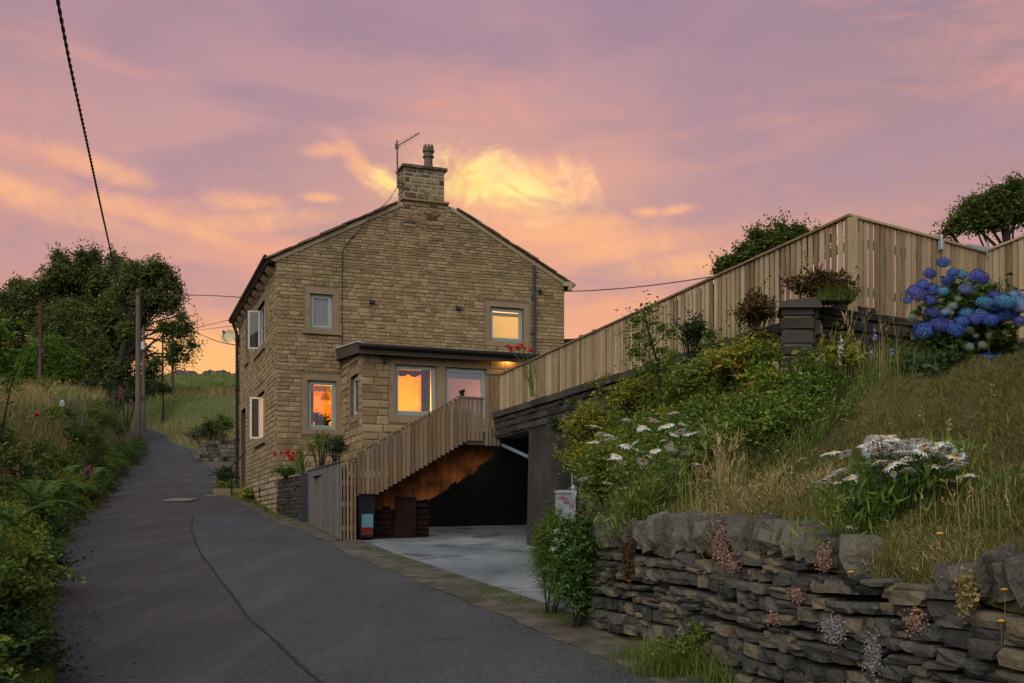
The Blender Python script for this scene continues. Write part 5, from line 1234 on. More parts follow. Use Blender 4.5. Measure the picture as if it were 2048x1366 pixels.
# low walls at the lay-by
lb = thing('lay_by_wall', 'low stepped wall of dressed blocks at the lay-by beyond the house', 'wall', P(458, 912, 44))
for i, (xa, xb, yt, yb) in enumerate(((440, 476, 888, 913), (458, 478, 873, 888))):
    p0, p1 = P(xa, yb, 44), P(xb, yb, 44); hh = (yb-yt)/F*44
    nC = 3 if i == 0 else 2
    for r_ in range(nC):
        x = p0.x
        while x < p1.x+.5:
            w = rw.uniform(.28, .42); mb = MB(); mb.box(V(x, 44+rw.uniform(0,.02), p0.z+hh*r_/nC), (w-.02,0,0), (0,.35,0), UP*(hh/nC-.015)); mb.build('block', M_dry, lb); x += w
fwl = thing('field_wall', 'dark drystone wall holding up the field beyond the lay-by', 'wall', P(430, 860, 51))
its = []
p0 = P(385, 878, 50.5)
for row in range(8):
    x = p0.x+row*.05
    while x < p0.x+4.6:
        w = rw.uniform(.2, .5); h = .17; z = HH(x, 50.2)-.3+row*.165
        its.append((basis(V(x+w/2, 50.4+row*.05, z+h/2), V(w*1.03,0,0), V(0,.3,0), UP*h*1.03), rw.randrange(18), 1)); x += w
place(its, STONES, M_dry, 'stone', fwl, rest='stonework')
# ridge wall on the skyline: jumble of stones
rg = thing('skyline_wall', 'ragged dark wall along the crest of the green field', 'wall', P(400, 748, 150))
its = []
for i in range(150):
    x = P(335+i*1.0, 0, 150).x; z = HH(x, 150); h = rw.uniform(.5, .95)
    if rw.random() < .93: its.append((basis(V(x, 150, z+h*.4), V(.35,0,0)*rw.uniform(.8,1.6), V(0,.5,0), UP*h), rw.randrange(18), 1))
place(its, STONES, M_dry, 'stone', rg)

def pole(px_, pyb, pyt, Y, r, label, m_=M_polewood, group='wooden poles along the lane', extra=None, lean=0.0):
    b_ = P(px_, pyb, Y); t_ = P(px_+lean, pyt, Y); g_ = HH(b_.x, b_.y)
    o_ = thing('utility_pole', label, 'pole', V(b_.x, Y, g_), group)
    mb = MB(); mb.tube([V(b_.x, Y, g_-.1), b_.lerp(t_, .5), t_], [r*1.15, r, r*.85], 10); mb.build('pole', m_, o_); return o_, t_
p1, p1t = pole(276.5, 843, 578, 62, .15, 'stout grey wooden pole carrying the twisted cable at the verge')
mb = MB(); c = P(276, 586, 62); mb.box(c+V(-.28,-.2,-.06), (.36,0,0), (0,.12,0), UP*.06); mb.build('bracket', M_black, p1)
p2, p2t = pole(287, 820, 655, 70, .11, 'shorter pole with a white box behind the stout pole')
mb = MB(); c = P(284.5, 692, 69.7); mb.box(c+V(-.12,-.1,-.22), (.28,0,0), (0,.15,0), UP*.5); mb.build('meter_box', M_box, p2)
mb = MB(); mb.tube([P(287, 670, 69.9), P(289, 671, 69.8), P(292, 670.5, 69.6), P(302, 670.5, 69.2)], .035, 6); mb.build('conduit', M_grey, p2)
p3, p3t = pole(345.5, 802, 664, 88, .10, 'thin pale pole standing in the bank beyond the bend')
p4, p4t = pole(325.5, 768, 668, 110, .09, 'dark distant pole against the ash tree', m_=M_bark)
p5, p5t = pole(81.5, 775, 603, 55, .11, 'dark reddish pole in front of the round bush', m_=mat('dark_pole', [(.05,.028,.02), (.09,.05,.035)], bump=.3))
mb = MB(); c = P(88, 702, 54.8); mb.box(c+V(-.1,-.1,-.1), (.13,0,0), (0,.1,0), UP*.2); mb.box(P(80,735,54.8)+V(-.08,-.05,-.5), (.14,0,0), (0,.08,0), UP*1.0); mb.build('number_plate', M_fascia, p5)
def wire(name, pts_, r, label, cat='cable', m_=M_cable, twist=0, n=4, group=None):
    base = V(*pts_[0]); o_ = None
    # smooth through the points
    out = []
    P_ = [Vector(q) for q in pts_]
    for i in range(len(P_)-1):
        a, b, c, d = P_[max(i-1, 0)], P_[i], P_[i+1], P_[min(i+2, len(P_)-1)]
        for k in range(8):
            t = k/8; out.append(.5*((2*b)+(c-a)*t+(2*a-5*b+4*c-d)*t*t+(3*b-a-3*c+d)*t**3))
    out.append(P_[-1])
    mb = MB()
    if twist:
        o2 = []
        for i in range(len(out)-1):
            L = (out[i+1]-out[i]).length; k = max(1, min(60, int(L/.07)))
            o2 += [out[i].lerp(out[i+1], j/k) for j in range(k)]
        o2.append(out[-1]); 
        acc = [0]
        for i in range(1, len(o2)): acc.append(acc[-1]+(o2[i]-o2[i-1]).length)
        for ph in (0, math.pi):
            pp = []
            for q, l in zip(o2, acc):
                a = l*twist+ph; pp.append(q+V(math.cos(a)*r*.8, 0, math.sin(a)*r*.8)+V(0, math.sin(a)*r*.4, 0))
            mb.tube(pp, r, 5)
    else: mb.tube(out, r, n)
    return mb.build(name, m_, None, label=label, cat=cat, group=group)
cab = [(-.945-.333*y, y, z+EYE) for y, z in ((4, 5.28), (8, 5.27), (11, 5.35), (12.7, 5.42), (16.2, 5.71), (22.3, 6.22), (30.7, 7.08), (43.9, 9.2), (53, 10.9), (61.8, 12.75))]
wire('overhead_cable', cab, .0125, 'thick twisted cable sweeping down from the top of the sky to the pole', twist=14)
wire('thin_wire', [P(277, 590, 62), P(360, 590, 54), P(430, 591.5, 46), P(498, 596, 37)], .022, 'dark wire from the stout pole to the house eaves')
wire('roof_wire', [P(1124, 583, 31.6), P(1200, 580, 31), P(1300, 571, 30.5), P(1425, 553, 30), P(1600, 520, 29)], .016, 'dark wire from the right eaves towards the tree behind the fence')
wire('guy_wire', [P(240, 622, 60), P(75, 785, 50)], .014, 'slanting stay wire crossing the round bush')
wire('phone_wire', [P(470, 637, 37.5), P(425, 648, 60), P(345, 667, 88)], .014, 'faint upper wire between the thin pole and the house', group=None)
wire('phone_wire', [P(470, 652, 37.5), P(430, 656, 60), P(345, 668, 88)], .014, 'faint wire just below the upper one beside the house')
wire('dish_wire', [P(470, 690, 37.4), P(430, 681, 60), P(385, 664, 88), P(345, 666, 88)], .022, 'dark wire rising from the satellite dish to the thin pole')
wire('field_wire', [P(-20, 566, 52), P(10, 583, 53), P(50, 603, 54), P(81, 606, 55)], .014, 'upper wire running off to the left from the dark reddish pole')
wire('field_wire', [P(-20, 572, 52), P(20, 603, 53), P(50, 609, 54), P(81, 607, 55)], .014, 'lower wire running off to the left from the dark reddish pole')
# farm building roof behind the left field
fb = thing('farm_building', 'grey slated farm building half hidden in the trees at the left edge', 'building', P(20, 745, 95))
a = P(16, 719, 95); zb_ = a.z-3.5
mb = MB(); mb.prism([V(a.x-3, 95, zb_), V(a.x+3, 95, zb_), V(a.x+3, 95, a.z-1.5), V(a.x, 95, a.z-.15), V(a.x-3, 95, a.z-1.5)], (0, 12, 0)); mb.build('wall', M_ret, fb)
mb = MB(); mb.prism([V(a.x, 94.8, a.z), V(a.x+3.4, 94.8, a.z-1.65), V(a.x+3.4, 94.8, a.z-1.8), V(a.x, 94.8, a.z-.15), V(a.x-3.4, 94.8, a.z-1.8), V(a.x-3.4, 94.8, a.z-1.65)], (0, 12.4, 0)); mb.build('roof', M_galv, fb)
# fence stubs in the left verge
for px_, pyb, pyt, Y, lb_ in ((38, 845, 829, 33, 'stubby grey fence post top by the red poppy'), (84, 850, 829, 34, 'weathered fence post with wire beside the poppy'), (164, 860, 829, 40, 'leaning grey fence post among tall grass')):
    b_ = P(px_, pyb, Y); g_ = HH(b_.x, Y); t_ = P(px_+2, pyt, Y)
    mb = MB(); mb.tube([V(b_.x, Y, g_-.1), t_], [.09, .08], 7); mb.build('fence_post', M_polewood, None, label=lb_, cat='post', org=V(b_.x, Y, g_))
wire('fence_wire', [P(-10, 838, 32), P(38, 836, 33), P(84, 836, 34), P(164, 836, 40)], .006, 'rusty wire strung between the stub posts in the left verge')
# ------------------------------------------------------------------ foliage
def unit(a): return a/np.maximum(np.linalg.norm(a, axis=1, keepdims=True), 1e-9)
def leaf_mesh(base, d, n, L, W, fold=.25):
    """one folded pointed leaf (2 triangles) for each row"""
    d = unit(d); s = unit(np.cross(d, n)); nn = np.cross(s, d)
    L = np.broadcast_to(np.asarray(L, float), (len(base),))[:, None]; W = np.broadcast_to(np.asarray(W, float), (len(base),))[:, None]
    m = base+d*L*.45
    v_ = np.stack([base, m-s*W*.5+nn*W*fold, base+d*L-nn*L*.08, m+s*W*.5+nn*W*fold], 1).reshape(-1, 3)
    i = np.arange(len(base))*4
    f = np.stack([np.stack([i, i+3, i+2], 1), np.stack([i, i+2, i+1], 1)], 1).reshape(-1, 3)
    return v_, f
def blade_mesh(base, h, lean, w, rng=NR):
    """bent grass blades, 3 triangles each; lean: (n, 2) sideways shift of the tip"""
    n = len(base); a = rng.uniform(0, 2*np.pi, n); s = np.stack([np.cos(a), np.sin(a), np.zeros(n)], 1)*np.asarray(w).reshape(-1, 1)*.5
    l3 = np.concatenate([lean, np.zeros((n, 1))], 1); h3 = np.zeros((n, 3)); h3[:, 2] = h
    m = base+h3*.58+l3*.28; t = base+h3*(1-.25*np.minimum(1, np.linalg.norm(lean, axis=1)/np.maximum(h, .01)))[:, None]+l3
    v_ = np.stack([base-s, base+s, m+s*.75, m-s*.75, t], 1).reshape(-1, 3); i = np.arange(n)*5
    f = np.stack([np.stack([i, i+1, i+2], 1), np.stack([i, i+2, i+3], 1), np.stack([i+3, i+2, i+4], 1)], 1).reshape(-1, 3)
    return v_, f
def cat_meshes(ms):
    vs = []; fs = []; b = 0
    for v_, f in ms: vs.append(v_); fs.append(f+b); b += len(v_)
    return np.concatenate(vs), np.concatenate(fs)
def shoots(c, r, n, leaf, rng, per=9, up=.35, hollow=.45, lobes=.28, flat_bottom=-.35, aspect=.55, gravity=.25, length=None):
    """leafy shoots growing outwards through an uneven ellipsoid"""
    c = np.array(c, float); r = np.array(r, float)
    d = unit(rng.normal(size=(n, 3))+np.array([0, 0, up])); d = d[d[:, 2] > flat_bottom]; n = len(d)
    ph = rng.uniform(0, 6.28, 8)
    lob = 1+lobes*(np.sin(d[:, 0]*5+ph[0])*np.sin(d[:, 2]*4+ph[1])+.6*np.sin(d[:, 0]*9+d[:, 1]*7+ph[2])*np.sin(d[:, 2]*9+ph[3])+.35*rng.normal(size=n)*.6)
    rad = lob*rng.uniform(hollow, 1.0, n)**.6
    tip = c+d*r*rad[:, None]
    ln = (length if length is not None else leaf*5)*rng.uniform(.6, 1.3, n)
    g = unit(d+rng.normal(size=(n, 3))*.5+np.array([0, 0, .25])); st = tip-g*ln[:, None]
    base = []; dd = []; nn = []
    for k in range(per):
        f = (k+.4)/per; p = st+g*(ln*f)[:, None]; p[:, 2] -= gravity*ln*f*f
        side = unit(np.cross(g, rng.normal(size=(n, 3))*.35+np.array([0, 0, 1.0])))*(1 if k % 2 else -1)
        base.append(p); dd.append(unit(side+g*.55+rng.normal(size=(n, 3))*.3+np.array([0, 0, -.1]))); nn.append(unit(np.array([0, 0, 1.0])+d*.6+rng.normal(size=(n, 3))*.45))
    base = np.concatenate(base); dd = np.concatenate(dd); nn = np.concatenate(nn)
    L = leaf*rng.uniform(.6, 1.25, len(base))
    return leaf_mesh(base, dd, nn, L, L*aspect), (st, tip)
def twigs(mb, root, tips, rng, k, r0=.012):
    idx = rng.choice(len(tips), min(k, len(tips)), replace=False)
    for i in idx:
        t = Vector(tips[i]); a = Vector(root)+V(rng.uniform(-.05,.05), rng.uniform(-.05,.05), 0); m_ = a.lerp(t, .5)+V(0, 0, .12*(t-a).length)
        mb.tube([a, m_, t], [r0, r0*.7, r0*.3], 5, cap=False)
def bush(name, label, cat, px_, py_, Y, rx, rz, ry, n, leaf, m_, seed, group=None, stem_m=None, per=9, kw=None, ground=None, tw=26):
    rng = np.random.default_rng(seed); c = P(px_, py_, Y); rX = rx/F*Y; rZ = rz/F*Y
    g_ = ground if ground is not None else min(c.z-rZ*.6, float(BZ(c.x, Y)) if c.x > .8 and Y < 18 else HH(c.x, Y))
    o_ = thing(name, label, cat, V(c.x, Y, g_), group)
    (v_, f), (st, tip) = shoots(c, (rX, ry, rZ), n, leaf, rng, per=per, **(kw or {}))
    np_obj('leaves', v_, f, m_, o_, kind='stuff')
    mb = MB(); twigs(mb, (c.x, Y, g_), tip, rng, tw, .008+.004*rX); mb.build('stems', stem_m or M_bark, o_, kind='stuff')
    return o_
def tree(name, label, base, Y, trunk_px, blobs, leaf, m_, seed, n_per, tr=.35, group=None, per=8, kw=None):
    """blobs: (px, py, radius px, depth offset m)"""
    rng = np.random.default_rng(seed); bx = P(base, 0, Y).x; g_ = HH(bx, Y) if Y > 40 else 3.8
    o_ = thing(name, label, 'tree', V(bx, Y, g_), group)
    mb = MB(); top = P(trunk_px[0], trunk_px[1], Y); b_ = V(bx, Y, g_-.2)
    m1 = b_.lerp(top, .45)+V(rng.uniform(-.2,.2), 0, 0); mb.tube([b_, b_.lerp(m1, .3), m1, top], [tr*1.25, tr, tr*.8, tr*.35], 9)
    ms = []
    for (px_, py_, rp_, dy) in blobs:
        rp_ = rp_*(1.14 if rp_ > 20 else 1.0)
        c = P(px_, py_, Y+dy); r = rp_/F*(Y+dy); k = int(n_per*2.9*(rp_/40)**1.9)
        (v_, f), (st, tip) = shoots(c, (r, r*.85, r*.82), k, leaf, rng, per=per, flat_bottom=-.8, up=.15, **(kw or {})); ms.append((v_, f))
        s0 = b_.lerp(top, .35+.6*rng.random()); mid_ = s0.lerp(c, .5)+V(0, 0, .08*(c-s0).length)
        mb.tube([s0, mid_, c], [tr*.26, tr*.16, tr*.07], 6, cap=False)
        for i in rng.choice(len(tip), min(7, len(tip)), replace=False):
            t = Vector(tip[i]); mb.tube([mid_.lerp(c, rng.uniform(.2, 1)), c.lerp(t, .5)+V(0,0,.05*r), t], [tr*.07, tr*.05, tr*.02], 4, cap=False)
    mb.build('trunk', M_bark, o_)
    v_, f = cat_meshes(ms); np_obj('crown', v_, f, m_, o_)
    return o_
KT = dict(lobes=.34, hollow=.25)
tree('sycamore_tree', 'broad dark leafy tree behind the left field, highest crown on the left', 150, 84, (150, 610), [
  (140,545,48,0), (178,520,30,1), (205,560,42,0), (95,575,38,1), (120,512,20,0), (60,590,40,0), (35,570,24,1), (30,625,42,0), (5,660,36,1), (80,640,48,0), (150,625,50,0), (215,620,46,-1),
  (250,548,40,0), (230,515,18,1), (160,680,42,0), (40,690,30,0), (105,700,34,1), (200,690,44,0), (238,680,40,1), (160,505,12,0), (190,500,10,0), (12,595,24,0), (150,575,44,2), (200,640,50,2), (240,620,44,2), (120,620,44,2), (225,570,34,2), (60,640,44,2), (20,720,40,2), (250,700,34,1)], .26, L_tree, 101, 120, tr=.4, kw=KT)
tree('ash_tree', 'tall loose ash tree with sky showing through beside the stout pole', 232, 78, (262, 620), [
  (275,545,40,0), (315,540,34,0), (338,560,28,0), (300,590,38,0), (345,600,26,0), (355,575,14,0), (265,610,34,1), (370,655,24,0), (385,685,16,0), (352,690,22,0), (330,650,20,0), (365,630,14,-1),
  (240,580,30,0), (375,710,12,0), (345,715,20,0), (310,720,18,0), (255,660,26,0), (285,640,22,1), (240,740,30,0), (262,765,24,0), (318,530,14,0), (300,560,34,1), (290,610,38,1), (330,605,28,1), (340,655,24,1), (265,580,30,2), (232,770,34,1), (285,765,26,1), (200,755,36,1), (300,740,24,1), (275,700,26,1)], .24, L_ash, 102, 88, tr=.42, kw=dict(lobes=.4, hollow=.15))
tree('willow_tree', 'lighter green rounded tree in front of the dark sycamore', 140, 72, (140, 650), [
  (130,640,44,0), (165,665,40,0), (100,665,34,0), (190,700,34,0), (140,610,22,0), (175,735,34,0), (215,725,24,0), (115,710,36,0)], .16, L_ash, 103, 170, tr=.2, kw=dict(lobes=.2, hollow=.4))
tree('round_thorn', 'dense dome shaped bright topped bush behind the dark reddish pole', 105, 62, (105, 720), [
  (100,708,46,0), (70,720,34,0), (135,722,32,0), (100,690,26,0), (60,745,30,0), (140,745,30,0), (100,748,40,0)], .13, L_light, 104, 330, tr=.15, kw=dict(lobes=.12, hollow=.6))
tree('elm_tree', 'dark bushy tree rising behind the long timber fence', 1545, 33, (1545, 500), [
  (1500,505,38,0), (1545,485,42,0), (1590,480,36,0), (1625,480,28,0), (1460,525,26,0), (1570,510,50,0), (1650,470,16,0), (1520,535,50,1), (1440,535,14,0), (1600,455,12,0), (1510,465,14,0), (1560,450,12,0)], .11, L_tree, 105, 190, tr=.16, kw=KT)
tree('beech_tree', 'dark layered tree crown behind the gate at the right edge', 2030, 29, (2010, 430), [
  (1950,410,26,0), (1990,400,34,0), (2030,390,40,0), (1920,440,24,0), (1960,435,30,0), (2000,430,30,0), (2060,410,50,0), (1895,455,12,0), (2040,370,20,0), (2090,400,50,0), (1935,415,12,0)], .10, L_tree, 106, 230, tr=.2, kw=KT)
# more trees and bushes closing the far side of the left field
tree('distant_thorn', 'small dark thorn at the top of the bend', 325, 74, (325, 760), [(320,772,16,0), (338,778,10,0), (300,780,14,0)], .13, L_dark, 107, 300, tr=.08)
for k, (a, b, r_, lb_) in enumerate(((20, 760, 34, 'dark green bush in front of the farm roof'), (190, 770, 26, 'low green bush at the foot of the ash tree'), (255, 790, 24, 'low dark bush beside the stout pole'))):
    bush('field_bush', lb_, 'bush', a, b, 66-k, r_*1.6, r_*.7, 2.0, 260, .14, L_dark, 130+k, per=8)

# ---- grass
def scatter(x0, x1, y0, y1, n, rng, keep=None, zf=None, weight=None):
    """n points in a box, denser towards the camera; keep(x, y) filters them"""
    u_ = rng.random(n); yy = 1/(1/y1+(1/y0-1/y1)*u_); xx = rng.uniform(0, 1, n)
    X0 = x0(yy) if callable(x0) else np.full(n, x0); X1 = x1(yy) if callable(x1) else np.full(n, x1)
    xx = X0+(X1-X0)*xx
    if keep is not None: k = keep(xx, yy); xx, yy = xx[k], yy[k]
    return np.stack([xx, yy, zf(xx, yy)], 1)
def nz(x, y, s, ph=0): return .5+.25*(np.sin(x*s+1.3*np.sin(y*s*.7+ph)+ph)+np.sin(y*s*1.1+1.7*np.sin(x*s*.6+ph*2)))
def grass(name, pts, h, w, lean, m_, rng, heads=0.0, head_m=None, parent=None, lab=None, wind=(0, 0)):
    n = len(pts); hh = h*rng.uniform(.45, 1.15, n) if np.isscalar(h) else h*rng.uniform(.6, 1.15, n)
    ln = rng.normal(size=(n, 2))*lean*hh[:, None]+np.array(wind)*hh[:, None]
    ww = w*rng.uniform(.6, 1.3, n); v_, f = blade_mesh(pts, hh, ln, ww, rng)
    ms = [(v_, f)]
    if heads:
        k = rng.random(n) < heads; b = v_.reshape(-1, 5, 3)[k, 4]; d = unit(b-v_.reshape(-1, 5, 3)[k, 2])
        for q in range(3): ms.append(leaf_mesh(b-d*(.02+.02*q), d+rng.normal(size=d.shape)*.25, rng.normal(size=d.shape), hh[k]*.14, ww[k]*2.2))
    v_, f = cat_meshes(ms); return np_obj(name, v_, f, m_, parent, kind='stuff', label=lab)
g = np.random.default_rng(50)
XLa = lambda y: XL(y); 
# tall meadow grass on the left bank
for nm, m_, n, hh, ww, thr, hd, sd_ in (('meadow_grass', G_green, 90000, .44, .012, 0.0, .0, 0), ('dry_grass', G_straw, 95000, .58, .010, .10, .45, 2.1)):
    p = scatter(lambda y: XL(y)-2.2-y*.42, lambda y: XL(y)-.25, 9, 64, n, g, lambda x, y: (g.random(len(x)) < .35+.9*(nz(x, y, .55, sd_)-thr)), lambda x, y: H(x, y)-.02)
    sc_ = 1+np.clip((p[:, 1]-15)/45, 0, 1)*1.1
    v0 = hh*(.75+.5*nz(p[:, 0], p[:, 1], 1.1, 1))*np.clip((XL(p[:, 1])-p[:, 0])/1.2, .35, 1)
    grass(nm, p, v0, ww*sc_, .30, m_, g, heads=hd, wind=(.12, 0))
# mown, paler top of the left field and the far field
p = scatter(lambda y: XL(y)-30-y*.3, lambda y: XL(y)-3, 30, 90, 22000, g, None, lambda x, y: H(x, y)-.02)
grass('field_grass', p, .25, .05, .4, G_strawfield, g)
p = scatter(lambda y: XR(y)+.3+(y < 53)*2.5, lambda y: XR(y)+14+y*.1, 44, 82, 20000, g, lambda x, y: x < -y*.235, lambda x, y: H(x, y)-.02)
grass('bank_grass', p[:9000], .55, .03, .35, G_strawfield, g, heads=.3); grass('bank_green_grass', p[9000:], .45, .035, .35, G_field, g)
p = scatter(-75, 20, 75, 152, 60000, g, lambda x, y: (x > -y*.34) & (x < -y*.2), lambda x, y: H(x, y)-.02)
grass('hill_grass', p, .28, .09, .4, G_field, g)

# ---- hedge bank on the left of the lane: brambles, thorn, ferns
def mass(name, pts, r, n_each, leaf, m_, rng, per=8, kw=None, lab=None, parent=None):
    ms = []
    for q, rr_ in zip(pts, r):
        (v_, f), _ = shoots(q, (rr_, rr_, rr_*.85), n_each, leaf, rng, per=per, **(kw or {})); ms.append((v_, f))
    v_, f = cat_meshes(ms); return np_obj(name, v_, f, m_, parent, kind='stuff', label=lab)
def along(y0, y1, n, off, zoff, rng, pw=1.0):
    yy = y0*(y1/y0)**(rng.random(n)**pw); xx = XL(yy)-rng.uniform(off[0], off[1], n)
    return np.stack([xx, yy, H(xx, yy)+rng.uniform(zoff[0], zoff[1], n)], 1)
def near_scale(p, a): return a*(.72+.28*np.clip((p[:, 1]-8)/20, 0, 2.2))
q = along(6.2, 46, 84, (.1, 1.4), (.18, .70), g); mass('bramble_undergrowth', q, near_scale(q, .42), 130, .075, L_mid, g)
q = along(6.2, 52, 66, (-.1, 1.0), (.05, .38), g); mass('dark_undergrowth', q, near_scale(q, .38), 80, .06, L_dark, g)
q = along(8, 32, 40, (.2, 1.6), (.35, .85), g); mass('yellow_undergrowth', q, near_scale(q, .34), 110, .055, L_yel, g)
q = along(14, 60, 46, (.1, 1.8), (.2, .65), g); mass('verge_bushes', q, near_scale(q, .5), 150, .085, L_fern, g)
q = along(16, 60, 12, (1.0, 5.0), (.2, .6), g); mass('bank_bushes', q, near_scale(q, .42), 110, .08, L_mid, g)
q = along(6.0, 11, 18, (.25, 1.9), (.5, 1.25), g); mass('hawthorn_hedge', q, np.full(len(q), .42), 120, .05, L_mid, g)
# edge weeds where the bank meets the tarmac
p = scatter(lambda y: XL(y)-.3, lambda y: XL(y)+.14, 7, 50, 16000, g, lambda x, y: nz(x, y, 2.3) > .25, lambda x, y: zr(y)+.0)
grass('verge_grass', p, .16, .010, .5, G_green, g)
# ferns
def fern(px_, py_, Y, n_fr, L, seed, label):
    rng = np.random.default_rng(seed); c = P(px_, py_, Y); o_ = thing('fern', label, 'fern', c)
    for k in range(n_fr):
        a = rng.uniform(0, 6.28); Lk = L*rng.uniform(.7, 1.1); d = np.array([math.cos(a), math.sin(a)]); pts_ = []
        for t in np.linspace(0, 1, 24):
            pts_.append([c.x+d[0]*Lk*t*.85, c.y+d[1]*Lk*t*.85, c.z+Lk*(1.05*t-.95*t*t)])
        pts_ = np.array(pts_); tan = np.gradient(pts_, axis=0); side = unit(np.cross(tan, [0, 0, 1])); prof = np.sin(np.pi*np.linspace(.08, 1, 24)**.8)*.16*L+.01
        nn = np.cross(side, tan)
        v1, f1 = leaf_mesh(pts_, side+unit(tan)*.35, nn, prof, .03*L+.006); v2, f2 = leaf_mesh(pts_, -side+unit(tan)*.35, nn, prof, .03*L+.006)
        v3, f3 = leaf_mesh(pts_[:-1], tan[:-1], side[:-1], np.full(23, Lk/20), .008)
        v_, f = cat_meshes([(v1, f1), (v2, f2), (v3, f3)]); np_obj('frond', v_, f, L_fern, o_)
for i, (a, b, Y_, lb_) in enumerate(((30, 1050, 8.4, 'large fern arching out of the hedge bank at the left edge'), (120, 1000, 12, 'fern half way down the hedge bank'), (70, 1000, 10, 'fern in the bank just above the big edge fern'), (175, 960, 15.5, 'small fern beside the pink flowers in the bank'))):
    fern(a, b, Y_, 9, .62, 200+i, lb_)
# a bramble spray reaching out over the road
sp_ = thing('bramble_spray', 'thin bramble spray reaching out of the hedge over the tarmac', 'bramble', P(70, 1120, 8.3))
pts_ = [P(60, 1100, 8.3), P(95, 1118, 8.3), P(125, 1142, 8.25), P(162, 1160, 8.2)]; mb = MB(); mb.tube(pts_, [.006, .005, .004, .002], 5); mb.build('stem', M_stem, sp_)
bs = np.array([tuple(pts_[0].lerp(pts_[1], t) if t < 1 else (pts_[1].lerp(pts_[2], t-1) if t < 2 else pts_[2].lerp(pts_[3], t-2))) for t in np.linspace(.1, 3, 46)])
v_, f = leaf_mesh(bs, unit(g.normal(size=bs.shape)+np.array([.5, 0, -.4])), g.normal(size=bs.shape)*.4+np.array([0, 0, 1.0]), .055, .034); np_obj('leaves', v_, f, L_mid, sp_, kind='stuff')
# overhanging leaves at the left edge of the picture
bush('elder_branch', 'bright leafy branch poking in at the left edge above the hedge', 'bush', -18, 690, 9, 34, 90, .4, 90, .085, L_light, 141, per=7, ground=2.2, tw=12)

# ---- flowers built petal by petal
def daisy_meshes():
    out = []
    for s in range(3):
        rng = np.random.default_rng(300+s); n = 17; a = np.arange(n)*2*np.pi/n+rng.uniform(-.08, .08, n)
        d = np.stack([np.cos(a), np.sin(a), rng.uniform(-.25, .12, n)-.10*s], 1); b = d*np.array([.22, .22, 0])
        v_, f = leaf_mesh(b, d, np.tile([0, 0, 1.0], (n, 1)), rng.uniform(.72, .84, n), np.full(n, .25), .05)
        out.append(np_mesh('petals', v_, f, M_petal))
    mb = MB(); mb.lathe((0, 0, 0), [(.05, -.08), (.24, -.05), (.28, .02), (.2, .09), (.08, .12)], 9); return out, mb.mesh('flower_centre', M_yolk)
DPET, DCEN = daisy_meshes()
def daisy_plant(label, base_px, base_py, Yb, heads, seed, size, nleaf, h0):
    rng = np.random.default_rng(seed); c = P(base_px, base_py, Yb); gz = float(BZ(c.x, Yb)); c.z = gz
    o_ = thing('daisy_plant', label, 'daisies', c); stems = MB(); lb_b = []; lb_d = []
    for (px_, py_) in heads:
        dy = rng.uniform(-.28, .28); p_ = P(px_, py_, Yb+dy); root = V(c.x+(p_.x-c.x)*.5+rng.uniform(-.04, .04), Yb+dy*.5, gz)
        root.z = float(BZ(root.x, root.y)); root = root if root.z < p_.z-.06 else V(root.x, root.y, p_.z-.25)
        mid_ = root.lerp(p_, .55)+V((p_.x-c.x)*-.05, 0, .05); stems.tube([root, mid_, p_], [.0035, .003, .0025], 4, cap=False)
        fl = bpy.data.objects.new('flower', DPET[rng.integers(3)]); tilt = Vector((rng.normal()*.28, -.02+rng.normal()*.30, 1)).normalized()
        q = tilt.to_track_quat('Z', 'Y').to_matrix().to_4x4(); s_ = size*rng.uniform(.8, 1.12)
        fl.matrix_basis = Matrix.Translation(p_-c) @ q @ Matrix.Diagonal((s_, s_, s_, 1)); link(fl, o_)
        ce = bpy.data.objects.new('flower_centre', DCEN); link(ce, fl)
        for t in np.linspace(.05, .75, 5): lb_b.append(tuple(root.lerp(p_, t))); lb_d.append((rng.normal(), rng.normal(), .5))
    stems.build('stems', M_stem, o_, kind='stuff')
    n = nleaf; rad = (max(h[0] for h in heads)-min(h[0] for h in heads))/F*Yb*.33
    b_ = np.stack([c.x+rng.normal(size=n)*rad*.55, Yb+.05+rng.normal(size=n)*rad*.45, np.zeros(n)], 1); b_[:, 2] = BZ(b_[:, 0], b_[:, 1])+rng.uniform(0, h0, n)**1.0
    v1, f1 = leaf_mesh(b_, rng.normal(size=(n, 3))*.6+np.array([0, 0, .9]), rng.normal(size=(n, 3)), rng.uniform(.06, .13, n), rng.uniform(.012, .022, n))
    v2, f2 = leaf_mesh(np.array(lb_b), np.array(lb_d), rng.normal(size=(len(lb_b), 3)), .07, .014)
    v_, f = cat_meshes([(v1, f1), (v2, f2)]); np_obj('leaves', v_, f, L_mid, o_, kind='stuff')
    return o_
hd1 = [(1652,907),(1668,903),(1690,905),(1648,960),(1665,950),(1672,965),(1700,955),(1712,960),(1722,985),(1698,995),(1770,980),(1766,938),(1745,880),(1752,872),(1762,872),(1778,872),(1785,878),(1795,885),(1735,890),(1725,893),(1742,905),(1756,900),
  (1768,893),(1778,900),(1790,893),(1800,902),(1808,890),(1815,885),(1825,892),(1838,888),(1850,890),(1862,887),(1873,890),(1820,905),(1833,905),(1845,900),(1856,903),(1868,905),(1880,905),(1892,903),(1902,912),(1910,920),(1785,915),(1798,912),
  (1812,918),(1828,915),(1842,918),(1858,916),(1875,918),(1890,922),(1905,930),(1918,925),(1780,930),(1760,925),(1785,945),(1810,945),(1815,940),(1830,945),(1848,955),(1870,950),(1893,960),(1935,950),(1945,952),(1965,955),(1925,968),(2006,985),(1936,1022),(1970,1055),(1702,1052),(1680,940),(1868,930),(1880,938)]
for _ in range(80): hd1.append((1735+R.random()*185, 878+R.random()*48+abs(R.random()-.5)*8))
